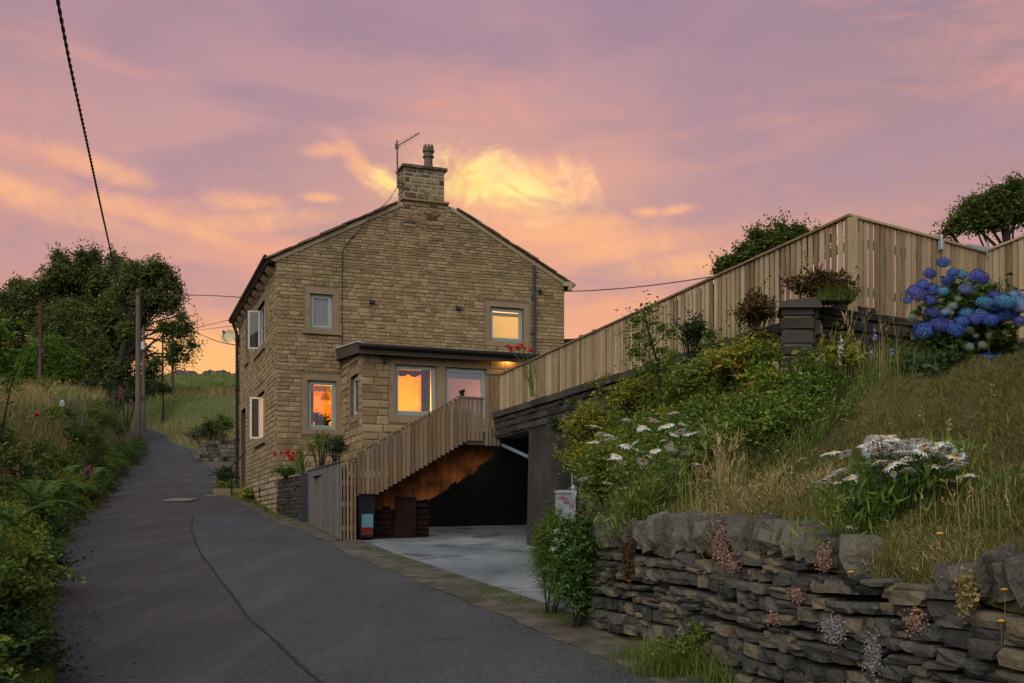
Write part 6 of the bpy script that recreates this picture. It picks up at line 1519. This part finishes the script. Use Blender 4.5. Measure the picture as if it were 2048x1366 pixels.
daisy_plant('large clump of ox-eye daisies on top of the drystone wall', 1785, 1050, 6.6, hd1, 310, .058, 1700, .30)
hd2 = [(1191,852),(1203,866),(1218,870),(1186,884),(1220,878),(1252,838),(1252,890),(1268,886),(1309,840),(1290,854),(1282,855),(1323,853),(1345,826),(1350,824),(1336,850),(1367,849),(1360,862),(1376,867),(1390,865),(1349,868),(1327,880),(1340,893),(1346,899),
  (1374,895),(1371,905),(1346,921),(1393,927),(1301,914),(1222,917),(1233,912),(1244,922),(1285,921),(1166,957),(1215,965),(1246,975),(1275,900),(1310,900)]
daisy_plant('looser group of daisies on the bank above the pier opening', 1290, 1000, 9.4, hd2, 311, .062, 700, .35)

# hydrangea
def floret_head(seed):
    rng = np.random.default_rng(seed); n = 190; k = np.arange(n)+.5; ph = np.arccos(1-1.75*k/n); th = np.pi*(1+5**.5)*k
    nrm = np.stack([np.cos(th)*np.sin(ph), np.sin(th)*np.sin(ph), np.cos(ph)], 1); q0 = rng.uniform(0, 6, 3); c = nrm*np.array([1, 1, .68])*(1+.13*np.sin(nrm[:, :1]*4+q0[0])*np.sin(nrm[:, 1:2]*5+q0[1])+rng.uniform(-.11, .09, (n, 1)))
    ms = []
    for j in range(4):
        a = j*np.pi/2+rng.uniform(0, 1.5, n); t1 = unit(np.cross(nrm, [.3, .2, 1.0])); t2 = np.cross(nrm, t1)
        d = t1*np.cos(a)[:, None]+t2*np.sin(a)[:, None]+nrm*.25; ms.append(leaf_mesh(c, d, nrm, .17, .16, .1))
    return cat_meshes(ms)
HM = [np_mesh('flower_head', *floret_head(400+i), M_blues[(0, 1, 2, 3, 0, 2)[i]]) for i in range(6)]; HF = [np_mesh('faded_flower_head', *floret_head(410+i), M_fade) for i in range(2)]
hy = bush('hydrangea', 'big blue flowering hydrangea spilling over the garden wall below the gate', 'hydrangea', 1928, 650, 10.62, 100, 112, .40, 800, .095, L_hyd, 320, per=6, kw=dict(aspect=.62, lobes=.2, gravity=.35), ground=3.2)
for i, (a, b, w_) in enumerate(((1887,525,12),(1859,547,12),(1906,545,10),(1924,549,12),(1897,560,12),(1957,554,18),(1932,578,14),(1846,570,13),(1832,586,18),(1866,580,15),(1887,583,11),(1859,600,12),(1862,624,13),(1890,624,9),(1849,660,20),(1880,648,18),(1911,660,17),(1934,627,14),
  (1923,643,14),(1951,637,15),(1965,628,16),(1980,640,16),(1972,605,18),(1991,608,20),(2010,602,18),(2004,628,18),(2034,603,18),(2045,610,16),(2020,630,14),(2040,642,12),(1973,720,17),(1996,720,15),(1815,601,8),(1990,592,14),(2030,592,14))):
    p_ = P(a, b, 10.10+.10*math.sin(i*2.3)); s_ = w_*1.02/F*10.2; o_ = bpy.data.objects.new('flower_head', HM[(2 if i in (22, 23, 24, 25, 26) and i % 2 == 0 else (0, 1, 0, 5, 4, 1, 3)[i % 7])])
    o_.matrix_basis = Matrix.Translation(p_-hy.location) @ Vector((R.uniform(-.4,.4), -.7, .8)).to_track_quat('Z', 'Y').to_matrix().to_4x4() @ Matrix.Diagonal((s_*R.uniform(.92, 1.15), s_*R.uniform(.9, 1.1), s_*R.uniform(.85, 1.05), 1)); link(o_, hy)
for i, (a, b, w_) in enumerate(((1936,570,9),(1894,570,8),(1880,602,7),(1846,610,6),(1940,660,11),(1951,671,8),(1902,625,8),(1870,620,10),(1905,612,12),(1895,620,10),(1938,693,13),(1965,690,12),(1902,645,7),(1825,634,10),(1980,672,10),(1930,565,7),(1916,598,8))):
    p_ = P(a, b, 10.2); s_ = w_*.85/F*10.2; o_ = bpy.data.objects.new('faded_flower_head', HF[i % 2])
    o_.matrix_basis = Matrix.Translation(p_-hy.location) @ Vector((R.uniform(-.4,.4), -.7, .8)).to_track_quat('Z', 'Y').to_matrix().to_4x4() @ Matrix.Diagonal((s_, s_, s_, 1)); link(o_, hy)
bush('hydrangea_undergrowth', 'dark leafy growth under the hydrangea at the top of the lawn', 'bush', 1870, 735, 10.3, 110, 50, .5, 330, .08, L_dark, 321, per=6)
bush('rosemary_bush', 'feathery dark shrub between the hydrangea and the end fence', 'bush', 1975, 585, 11.1, 55, 35, .3, 170, .035, L_dark, 322, per=10, kw=dict(aspect=.16), ground=3.4)

# ---- shrubs on the right bank
B_ = [('bramble_bush', 'yellow green bramble mound to the left of the stone pier', 1490, 715, 11.5, 100, 55, .5, 420, .058, L_yel),
 ('bramble_bush', 'broad bramble with orange tinged leaves in front of the stone pier', 1570, 775, 10.5, 85, 52, .5, 430, .060, L_yel),
 ('bramble_bush', 'green bramble mound in the middle of the bank', 1410, 760, 12.2, 100, 70, .6, 430, .058, L_mid),
 ('bramble_bush', 'olive bramble draped over the retaining wall above the daisies', 1285, 790, 14.0, 95, 50, .6, 400, .062, L_yel),
 ('leafy_bush', 'dark feathery green bush in the centre of the bank', 1480, 840, 11.0, 130, 60, .6, 520, .050, L_mid),
 ('leafy_bush', 'low dark green growth along the lawn edge', 1640, 835, 9.8, 90, 38, .5, 330, .045, L_mid),
 ('leafy_bush', 'feathery green growth behind the looser daisies', 1330, 870, 12.2, 110, 60, .6, 430, .045, L_mid),
 ('ivy_mound', 'mossy yellow green growth hanging over the second opening', 1190, 845, 15.3, 72, 48, .5, 430, .045, L_yel),
 ('leafy_bush', 'green leaves crowding the foot of the daisies by the opening', 1215, 960, 11.6, 62, 75, .4, 330, .060, L_mid),
 ('leafy_bush', 'leafy green growth low on the bank right of the loose daisies', 1330, 955, 10.2, 85, 50, .4, 330, .045, L_mid),
 ('dark_shrub', 'dark reddish shrub against the fence left of the pier', 1515, 618, 11.6, 48, 40, .35, 260, .050, L_red),
 ('vine_bush', 'big leaved vine hanging beside the stone pier', 1625, 745, 10.15, 42, 34, .3, 110, .105, L_mid),
 ('dark_shrub', 'small dark bush against the fence above the green bramble', 1385, 655, 13.4, 30, 26, .3, 120, .06, L_dark),
 ('weed_clump', 'yellow green weeds below the garden wall by the pier', 1690, 712, 10.1, 38, 34, .25, 90, .045, L_yel)]
for i, (nm, lb_, a, b, Y_, rx, rz, ry, n, lf, m_) in enumerate(B_):
    bush(nm, lb_, 'bush', a, b, Y_, rx, rz, ry, n, lf, m_, 500+i, per=9, kw=dict(lobes=.3))
def bank_mass(nm, n, y0, y1, r, each, leaf, m_, keep, dz=.1):
    pp = []
    while len(pp) < n:
        y = g.uniform(y0, y1); x = g.uniform(BL0(y), FC.x+(FE.x-FC.x)*(y-11.04)/(21.4-11.04)-.1 if y > 11 else 3.2+(11-y)*.1)
        if x > BL0(y) and keep(x, y): pp.append((x, y, float(BZ(x, y))+dz))
    mass(nm, np.array(pp), g.uniform(.7, 1.3, n)*r, each, leaf, m_, g, per=8)
BL0 = lambda y: float(np.interp(y, [0.5, 10.45, 10.5, 15, 16.9, 17.3], [4.15, .92, .80, .92, 1.12, 1.2]))
notlawn = lambda x, y: not (1024+F*x/y > 1640-(HOR-F*(float(BZ(x, y))-EYE)/y-840)*1.0) and HOR-F*(float(BZ(x, y))-EYE)/y < 960
bank_mass('green_ground_cover', 110, 9.0, 16.6, .36, 150, .048, L_mid, notlawn, .16)
bank_mass('yellow_ground_cover', 52, 10.2, 16.8, .34, 150, .05, L_yel, notlawn, .16)
bank_mass('dark_ground_cover', 40, 8.8, 12.5, .26, 110, .042, L_dark, notlawn, .04)
bush('pier_shrub', 'russet leaved shrub growing on top of the stone pier', 'bush', 1645, 566, 10.65, 72, 32, .3, 330, .045, L_red, 520, per=9, ground=zc)
p = np.stack([g.uniform(P(1640,0,10.4).x, P(1712,0,10.4).x, 900), g.uniform(10.35, 10.7, 900), np.full(900, zc-.02)], 1); grass('tufted_grass', p, .2, .006, .9, G_green, g)
# elder sapling standing above the fence
es_ = thing('sapling', 'thin elder sapling rising in front of the long fence', 'sapling', V(*P(1320, 800, 13.2)))
mb = MB(); mb.tube([P(1322, 810, 13.2), P(1318, 740, 13.2), P(1300, 670, 13.2), P(1288, 625, 13.2)], [.022, .018, .012, .005], 6)
ms = []; rng = np.random.default_rng(530)
for (a, b, r_) in ((1265,635,14),(1300,612,12),(1290,640,20),(1272,665,16),(1322,650,14),(1345,655,12),(1300,685,24),(1270,700,16),(1330,700,16),(1310,725,24),(1345,720,12),(1285,740,18),(1420,660,12),(1410,690,14)):
    c = P(a, b, 13.2); mb.tube([P(1300+(a > 1380)*90, b+45, 13.2), c], [.008, .003], 4, cap=False)
    ms.append(shoots(c, (r_/F*13.2,)*3, 18, .06, rng, per=7)[0])
mb.build('trunk', M_bark, es_); v_, f = cat_meshes(ms); np_obj('crown', v_, f, L_mid, es_)

# ---- grasses on the bank and the dry lawn
onbank = lambda x, y: (x > np.array([bl(float(q)) for q in y])+.08)
def lawn_mask(x, y): return 1024+F*x/y
BL_ = interp([(0.5, 4.15), (10.45, .92), (10.5, .80), (15, .92), (16.9, 1.12), (17.3, 1.2)])
def bank_pts(n, y0, y1, keep=None):
    p = scatter(lambda y: BL_(y)+.1, lambda y: np.where(y < 12, .50*y+1.2, FC.x+(FE.x-FC.x)*(y-11.04)/(21.4-11.04)-.05), y0, y1, n, g, None, lambda x, y: BZ(x, y)-.005)
    k = np.ones(len(p), bool) if keep is None else keep(p[:, 0], p[:, 1])
    return p[k]
PXf = lambda x, y: 1024+F*x/y
PYf = lambda x, y: HOR-F*(BZ(x, y)-EYE)/y
isl = lambda x, y: PYf(x, y)+.40*(PXf(x, y)-1700) < 1e9
lawn = lambda x, y: (PXf(x, y) > 1690+ (PYf(x, y)-840)*-1.1) & (PYf(x, y) > 700)
p = bank_pts(230000, 4.2, 11, lawn); grass('lawn_grass', p, .055, .0055, .9, G_dry, g)
p = bank_pts(42000, 4.2, 11, lambda x, y: lawn(x, y) & (nz(x, y, 1.6, 1) > .42)); grass('lawn_green_grass', p, .06, .005, .8, G_green, g)
edge_ = lambda x, y: (PYf(x, y) > 900+.04*(PXf(x, y)-1400))
p = bank_pts(60000, 4.2, 11, lambda x, y: (x-BL_(y) < np.where(PXf(x, y) > 1620, .75, 1.6)) & (g.random(len(x)) < -.15+.8*nz(x, y, 3.1, 2))); grass('long_dry_grass', p, .125, .005, .75, G_straw, g, heads=.12)
p = bank_pts(80000, 4.2, 11, lambda x, y: (x-BL_(y) < np.where(PXf(x, y) > 1620, .8, 2.2)) & (g.random(len(x)) < .3+.8*nz(x, y, 2.7, 4))); grass('long_green_grass', p, .12, .006, .7, G_green, g)
p = bank_pts(30000, 8.5, 17, lambda x, y: ~lawn(x, y)); grass('rough_green_grass', p, .26, .008, .6, G_green, g, heads=.1)
p = bank_pts(2500, 8.5, 17, lambda x, y: ~lawn(x, y)); grass('rough_dry_grass', p, .30, .006, .6, G_straw, g, heads=.3)
def lip_pts(n, y0, y1):
    yy = g.uniform(y0, y1, n); ff = g.random(n); s_ = (WA.y-yy)/abs(wdir.y); a_ = WA.x+(WA.y-yy)*(-wdir.x/wdir.y)+.05; b_ = BL_(yy)+.12; xx = a_+(b_-a_)*ff; z0 = wtop(s_)-.03
    return np.stack([xx, yy, z0+(BZ(b_, yy)-z0)*ff**.55], 1)
p = lip_pts(7000, 5.3, 10.2); grass('lip_grass', p, .10, .005, .9, G_green, g); p = lip_pts(6500, 5.3, 10.2); grass('lip_dry_grass', p, .11, .0045, 1.0, G_straw, g, heads=.06)
def clump(px_, py_, Y, rx, n, h, m_, w=.006, lean=.3, heads=.0, name='grass_clump', onb=True, z=None, ry=.12, wind=(0, 0)):
    c = P(px_, py_, Y); x = c.x+g.normal(size=n)*rx; y = Y+g.normal(size=n)*ry
    zz = BZ(x, y) if (onb and z is None) else (np.full(n, z) if z is not None else H(x, y)); pp = np.stack([x, y, zz-.01], 1); return grass(name, pp, h, w, lean, m_, g, heads=heads, wind=wind)
clump(1450, 1010, 8.7, .08, 90, .62, G_straw, .005, .14, .5, 'tall_dry_grass'); clump(1400, 1010, 9.0, .10, 50, .5, G_straw, .005, .18, .5, 'tall_dry_grass')
clump(1480, 1010, 8.4, .2, 500, .25, G_straw, .005, .7, .3, 'bent_dry_grass')
clump(1600, 1000, 7.8, .25, 700, .18, G_straw, .005, .8, .3, 'bent_dry_grass')
clump(1730, 900, 10.1, .2, 50, .7, G_straw, .005, .12, .7, 'tall_dry_grass'); clump(1650, 880, 10.1, .2, 60, .5, G_straw, .005, .15, .6, 'tall_dry_grass')
clump(1750, 850, 10.2, .35, 380, .30, G_green, .008, .35, 0, 'tall_green_grass'); clump(1570, 890, 10.2, .4, 500, .38, G_green, .008, .4, 0, 'tall_green_grass')
clump(1950, 1000, 5.9, .12, 30, .34, G_straw, .004, .12, .9, 'seed_grass'); clump(1990, 1000, 5.6, .08, 14, .5, G_green, .005, .08, .9, 'seed_grass')
for k_ in range(16):
    yy_ = 5.55+k_*.07; xx_ = WA.x+(WA.y-yy_)*(-wdir.x/wdir.y)+.12+g.uniform(-.03,.12); n_ = 55; pp_ = np.stack([xx_+g.normal(size=n_)*.05, yy_+g.normal(size=n_)*.05, np.full(n_, wtop((WA.y-yy_)/abs(wdir.y))+.05+g.uniform(0,.08))], 1)
    grass('gap_grass', pp_, g.uniform(.10, .19), .0045, 1.1, G_straw if k_ % 4 else G_green, g, heads=.05, wind=(-.25, -.25))
clump(1400, 1335, 7.95, .22, 1500, .30, G_green, .007, .5, 0, 'wall_foot_grass', onb=False, ry=.10); clump(1345, 1290, 8.5, .16, 900, .24, G_green, .006, .5, .05, 'wall_foot_grass', onb=False, ry=.08)
clump(1470, 1345, 7.6, .10, 400, .26, G_green, .007, .5, 0, 'wall_foot_grass', onb=False, ry=.08); clump(1350, 1300, 8.3, .12, 60, .34, G_straw, .004, .35, .2, 'wall_foot_dry_grass', onb=False, ry=.08)
p = scatter(lambda y: XR(y)+.22, lambda y: XR(y)+.60, 6.5, 34, 5200, g, lambda x, y: nz(x, y, 2.9, 1.5) > .58, lambda x, y: zr(y)+.02); grass('kerb_grass', p, .07, .006, .7, G_green, g)
bush('wall_foot_weeds', 'bright leafy weeds at the foot of the drystone wall', 'weeds', 1430, 1290, 7.95, 95, 50, .15, 420, .034, L_mid, 540, per=8, ground=.5)
bush('dead_nettle', 'thin leafy weeds climbing the left end of the drystone wall', 'weeds', 1245, 1150, 9.55, 42, 50, .1, 75, .035, L_red, 541, per=6, ground=.65)
# valerian at the end of the wall by the drive
va = bush('valerian_plant', 'leafy valerian with pink and white flower heads at the wall end by the drive', 'valerian', 1155, 1120, 10.0, 66, 118, .32, 1100, .045, L_fern, 542, per=8, ground=.68, kw=dict(flat_bottom=-.95, lobes=.2), tw=6)
bush('fennel_plant', 'feathery green plant leaning over the drive beside the valerian', 'plant', 1102, 1105, 10.9, 50, 96, .30, 1500, .045, L_mid, 543, per=9, kw=dict(aspect=.16, flat_bottom=-.95), ground=.72, tw=6)
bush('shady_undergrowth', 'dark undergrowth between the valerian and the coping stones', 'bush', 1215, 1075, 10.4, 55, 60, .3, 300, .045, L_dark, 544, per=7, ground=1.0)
def floweret(name, px_, py_, Y, r, n, m_, parent, size=.012):
    rng = np.random.default_rng(int(px_*7+py_)); c = np.array(P(px_, py_, Y)); b = c+rng.normal(size=(n, 3))*np.array([r, r, r*.6])
    v_, f = leaf_mesh(b, rng.normal(size=(n, 3)), rng.normal(size=(n, 3))+np.array([0, -.5, 1]), size, size*.8); return np_obj(name, v_, f, m_, parent)
for (a, b, r_) in ((1125,995,.018),(1135,1002,.022),(1145,1012,.022),(1172,1032,.025),(1182,1034,.025),(1125,1088,.015),(1190,1054,.015)): floweret('pink_flower', a, b, 9.9, r_, 90, M_pinkfl, va)
for (a, b, r_) in ((1146,975,.018),(1149,988,.022),(1115,1062,.018),(1133,1060,.022),(1117,1080,.02),(1108,1098,.016),(1130,1068,.02)): floweret('white_flower', a, b, 9.9, r_, 45, M_petal, va)
# crocosmia: straps and red flowers
def crocosmia(label, bx, by, Y, n, L, fls, zb, seed):
    rng = np.random.default_rng(seed); c = P(bx, by, Y); c.z = zb; o_ = thing('crocosmia', label, 'crocosmia', c)
    for k in range(n):
        a = rng.uniform(-.5, .5); b_ = c+V(rng.uniform(-.1,.1), rng.uniform(-.08,.08), 0); Lk = L*rng.uniform(.6, 1.1); mb = MB(); w = .016; pts_ = [b_, b_+V(a*.25, rng.uniform(-.1,.1), .5)*Lk, b_+V(a*.75, rng.uniform(-.2,.2), .92-.2*abs(a))*Lk]
        mb.add([pts_[0]+V(-w,0,0), pts_[0]+V(w,0,0), pts_[1]+V(w,0,0), pts_[1]+V(-w,0,0), pts_[2]], [(0,1,2,3), (3,2,4)]); mb.build('leaf', L_fern, o_)
    st = MB()
    for (a, b) in fls: p_ = P(a, b, Y); st.tube([c, c.lerp(p_, .6)+V(0,0,.12), p_], [.006, .005, .003], 4, cap=False)
    st.build('stems', M_stem, o_, kind='stuff')
    for (a, b) in fls: floweret('flower', a, b, Y, .028*Y/27, 34, M_redfl, o_, .045*Y/27)
crocosmia('red crocosmia with green straps in the planter at the gable corner', 600, 945, 27.0, 16, .95, [(550,908),(562,905),(573,907),(578,912),(585,916),(586,906),(596,904),(582,920),(592,912),(577,903)], 2.9, 550)
crocosmia('red crocosmia with tall green straps on the retaining wall coping', 1072, 800, 19.6, 9, .95, [(1014,692),(1022,701),(1032,694),(1044,690),(1048,697),(1062,700),(1038,697),(1022,696)], 3.97, 551)
clump(1082, 790, 19.5, .06, 60, .5, G_straw, .01, .12, .3, 'coping_grass', z=3.96, ry=.05)
bush('wall_shrub', 'dark evergreen shrub against the extension corner above the stair fence', 'bush', 672, 892, 26.4, 26, 26, .35, 260, .06, L_dark, 552, per=7, ground=2.75)
bush('climbing_shrub', 'wispy olive shrub below the orange lit window', 'bush', 640, 890, 26.8, 36, 34, .3, 170, .055, L_mid, 553, per=7, ground=2.75)
bush('planter_ivy', 'trailing green leaves over the planter wall coping', 'ivy', 572, 940, 27.6, 34, 13, .3, 210, .06, L_fern, 554, per=6, ground=2.85)
for k, (a, b, Y_, rx, rz, lb_, m_) in enumerate(((455, 975, 37.0, 26, 18, 'tangled green weeds at the far door steps', L_mid), (500, 985, 33.5, 14, 14, 'yellowish weeds against the lane side wall', L_yel), (450, 945, 39.5, 24, 16, 'dark green weeds where the lay-by meets the lane', L_dark), (440, 985, 36.5, 20, 12, 'low weeds on the lane edge before the steps', L_mid), (412, 866, 55, 46, 18, 'dark bush row under the field beyond the bend', L_dark), (425, 850, 51.3, 30, 16, 'dark ivy patch on the field wall', L_dark), (450, 845, 50.2, 24, 26, 'bright nettles beside the field wall', L_mid))):
    bush('roadside_weeds', lb_, 'weeds', a, b, Y_, rx, rz, .45, 150, .07+.0012*Y_, m_, 560+k, per=7)
p = scatter(lambda y: XR(y)+.10, lambda y: XR(y)+1.5, 27, 42, 9000, g, lambda x, y: (x < -6.3-(y-28.9)*.366-.05), lambda x, y: H(x, y)+.0); grass('house_verge_grass', p, .16, .014, .6, G_green, g)
clump(640, 1048, 25.0, .12, 160, .12, G_green, .012, .5, 0, 'wall_foot_grass', onb=False)
# houseplant leaves for the lit window
PP, pt = PLANT_PTS; v_, f = leaf_mesh(PP, NR.normal(size=PP.shape)+np.array([0, 0, .3]), NR.normal(size=PP.shape), .09, .06); np_obj('leaves', v_, f, L_dark, pt, kind='stuff')
# tall spikes, harebells, yellow flowers, willowherb, poppy
def spike(name, label, cat, px_, pyb, pyt, Y, m_, fl_m, nfl, fsize, spread, group=None, r=.004, onb=True):
    b_ = P(px_, pyb, Y); gz = float(BZ(b_.x, Y)) if onb else HH(b_.x, Y); b_.z = min(gz, b_.z) if onb else b_.z; t_ = P(px_+R.uniform(-6, 6), pyt, Y)
    o_ = thing(name, label, cat, b_, group); mb = MB(); mb.tube([b_, b_.lerp(t_, .5)+V(R.uniform(-.02,.02), 0, 0), t_], [r, r*.8, r*.4], 4, cap=False); mb.build('stem', m_, o_)
    rng = np.random.default_rng(int(px_*3+pyt)); t = rng.uniform(.0, spread, nfl); pb = np.array([tuple(t_.lerp(b_, float(q))) for q in t])
    v_, f = leaf_mesh(pb, rng.normal(size=(nfl, 3)), rng.normal(size=(nfl, 3)), fsize, fsize*.7); np_obj('flower', v_, f, fl_m, o_); return o_
for i, (a, b, c_, lb_) in enumerate(((1752,880,655,'harebell stem nearest the hydrangea'), (1690,870,690,'harebell stem with pale flower right of the pier'), (1740,860,700,'harebell stem in the middle of the flower bed'), (1640,860,715,'lilac flower stem at the foot of the pier'), (1655,880,740,'short lilac flower stem beside the pier'), (1780,850,700,'lilac flower near the garden wall'))):
    spike('harebell', lb_, 'flower', a, b, c_, 10.0, M_strawstem, M_lilac, 14, .030, .12, 'harebells in the bed below the pier')
for i, (a, b, lb_) in enumerate(((1685, 670, 'white flower spike tallest beside the pier'), (1680, 690, 'white flower spike lower beside the pier'))):
    spike('white_flower_spike', lb_, 'flower', a, 850, b, 9.9, M_stem, M_petal, 26, .022, .25)
spike('yellow_stalk', 'single tall yellow green stalk standing on the lawn', 'stalk', 1985, 960, 770, 7.2, M_stem, L_yel, 40, .03, .5, r=.005)
spike('bent_grass_stalk', 'pale curled seed stalk on the lawn behind the daisies', 'stalk', 1840, 880, 815, 8.3, M_strawstem, G_straw, 12, .035, .35)
spike('bent_grass_stalk', 'pale seed stalk leaning right on the lawn', 'stalk', 1895, 890, 838, 8.0, M_strawstem, G_straw, 14, .035, .4)
for (a, b, d_, lb_) in ((2010,1250,1180,'yellow hawkbit high on the wall at the right edge'), (2003,1300,1243,'yellow hawkbit low on the wall at the right edge'), (1833,1270,1222,'yellow hawkbit in the middle of the dark wall'), (1700,1150,1118,'upper yellow hawkbit near the grassy gap in the coping'), (1702,1170,1145,'lower yellow hawkbit near the grassy gap in the coping'), (1880,1120,1068,'yellow hawkbit above the coping right of the gap')):
    k = (a-1024)/F; s_ = (WA.x-k*WA.y)/(k*wdir.y-wdir.x); Y_ = (WA+wdir*s_).y-.03; b_ = P(a, b, Y_); t_ = P(a, d_, Y_-.03)
    o_ = thing('hawkbit', lb_, 'flower', b_); mb = MB(); mb.tube([b_, t_], .002, 4); mb.build('stem', M_strawstem, o_)
    mb = MB(); mb.lathe(t_, [(.004, -.006), (.017, .0), (.019, .004), (.010, .009)], 10); mb.build('flower', M_yelfl, o_)
for i, (a, b, c_, lb_) in enumerate(((236, 820, 772, 'pink willowherb spike tallest by the bush'), (228, 822, 785, 'pink willowherb spike left of the tallest'), (246, 824, 780, 'pink willowherb spike right of the tallest'), (262, 830, 800, 'short willowherb near the stout pole'))):
    spike('willowherb', lb_, 'flower', a, b, c_, 56, M_stem, M_pinkfl, 70, .09, .45, 'willowherb beside the pole', r=.015, onb=False)
for i, (a, b, c_, lb_) in enumerate(((170, 962, 935, 'magenta flower spike in the hedge bank'), (184, 960, 932, 'smaller magenta flower spike in the hedge bank'))):
    spike('foxglove', lb_, 'flower', a, 955, c_, 14.5, M_stem, M_pinkfl, 60, .03, .9, None, onb=False)
spike('poppy', 'single red poppy above the fence stubs', 'flower', 75, 850, 829, 30, M_stem, M_redfl, 24, .09, .12, onb=False)
spike('cow_parsley', 'pale flower head on a thick stalk in the left verge', 'flower', 130, 870, 804, 26, M_stem, M_petal, 50, .07, .10, r=.012, onb=False)
# sedum and lichen cushions on the wall
def cushion(px_, py_, rx, rz, n, m_, label, size=.016, name='sedum_cushion'):
    k = (px_-1024)/F; s_ = (WA.x-k*WA.y)/(k*wdir.y-wdir.x); c = WA+wdir*s_-wn*.045; rng = np.random.default_rng(int(px_+py_)); zc_ = zpx(py_, c.y)
    a = rng.normal(size=n)*rx/F*c.y*.5; b = rng.normal(size=n)*rz/F*c.y*.5
    base = np.array(c)+a[:, None]*np.array(wdir)+rng.uniform(0, .03, n)[:, None]*-np.array(wn); base[:, 2] = zc_+b
    v_, f = leaf_mesh(base, rng.normal(size=(n, 3))-np.array(wn)*.8, rng.normal(size=(n, 3)), size, size*.9, .3); np_obj(name, v_, f, m_, None, label=label, cat='cushion plant', kind='stuff')
cushion(1458, 1090, 26, 36, 1100, M_sedum, 'pink sedum cushion hanging below the coping stones', .015)
cushion(1480, 1125, 24, 20, 500, M_sedum, 'smaller russet sedum just right of the pink cushion', .014)
cushion(1665, 1115, 24, 28, 600, M_sedum, 'red brown sedum beside the grassy gap', .013)
cushion(1610, 1190, 24, 14, 400, M_sedum, 'flat red sedum patch in the middle of the wall', .012)
cushion(1685, 1260, 36, 26, 900, mat('sedum_white', [(.22,.2,.2), (.38,.35,.35)], scale=30, bump=0, vary=.5), 'greyish white sedum patch low on the wall', .011)
cushion(1765, 1310, 26, 40, 700, MATS['sedum_white'], 'greyish sedum trailing to the foot of the wall', .011)
cushion(1565, 1235, 20, 12, 250, M_sedum, 'dull pink sedum low on the wall left of the grey patch', .012)
cushion(1955, 1190, 24, 34, 400, G_straw, 'dry brown tuft under the right coping stones', .03, name='dry_tuft')
cushion(1850, 1240, 30, 24, 350, M_sedum, 'faded sedum in the dark courses', .012)
cushion(1270, 1120, 22, 46, 320, L_red, 'rusty trailing stems on the left of the wall', .03, name='trailing_plant')

for k, (a, b, Y_, rx, rz, lb_, m_) in enumerate(((1225, 762, 16.6, 46, 16, 'trailing weeds over the coping at the top of the bank', L_yel), (1165, 800, 17.6, 34, 12, 'small weeds rooted in the retaining wall coping', L_mid), (1120, 845, 18.3, 30, 16, 'moss and weeds hanging from the lintel over the pier', L_dark), (1350, 720, 14.3, 50, 22, 'scrambling stems against the foot of the long fence', L_mid))):
    bush('coping_weeds', lb_, 'weeds', a, b, Y_, rx, rz, .22, 170, .05, m_, 600+k, per=7, ground=3.2)
def grit(name, n, xf, y0, y1, m_, r0, r1):
    yy = 1/(1/y1+(1/y0-1/y1)*g.random(n)); xx = xf(yy); rr_ = g.uniform(r0, r1, n); a = g.uniform(0, 6.28, n); z = zr(yy)+.006
    o4 = np.array([[1, 0, 0], [-.4, .9, 0], [-.5, -.8, 0], [.1, .1, .9]]); c_, s_ = np.cos(a), np.sin(a)
    v_ = np.stack([np.stack([xx+rr_*(q[0]*c_-q[1]*s_), yy+rr_*(q[0]*s_+q[1]*c_), z+rr_*q[2]], 1) for q in o4], 1).reshape(-1, 3)
    i = np.arange(n)*4; f = np.stack([np.stack([i, i+1, i+3], 1), np.stack([i+1, i+2, i+3], 1), np.stack([i+2, i, i+3], 1)], 1).reshape(-1, 3)
    np_obj(name, v_, f, m_, None, kind='stuff')
grit('loose_gravel', 5000, lambda y: XR(y)+g.normal(size=len(y))*.16+.12, 6.5, 34, M_grit, .004, .016)
grit('edge_gravel', 3500, lambda y: XL(y)+np.abs(g.normal(size=len(y)))*.25-.05, 7, 34, M_grit, .004, .015)
grit('road_chippings', 900, lambda y: XL(y)+(XR(y)-XL(y))*g.random(len(y)), 7, 28, M_grit, .003, .009)
p = np.stack([XL(np.linspace(7.5, 30, 500))+np.abs(g.normal(size=500))*.3, np.linspace(7.5, 30, 500), zr(np.linspace(7.5, 30, 500))+.012], 1)
v_, f = leaf_mesh(p, g.normal(size=p.shape)*np.array([1, 1, .1]), np.array([0, 0, 1.0])+g.normal(size=p.shape)*.3, .05, .03); np_obj('fallen_leaves', v_, f, L_red, None, kind='stuff')
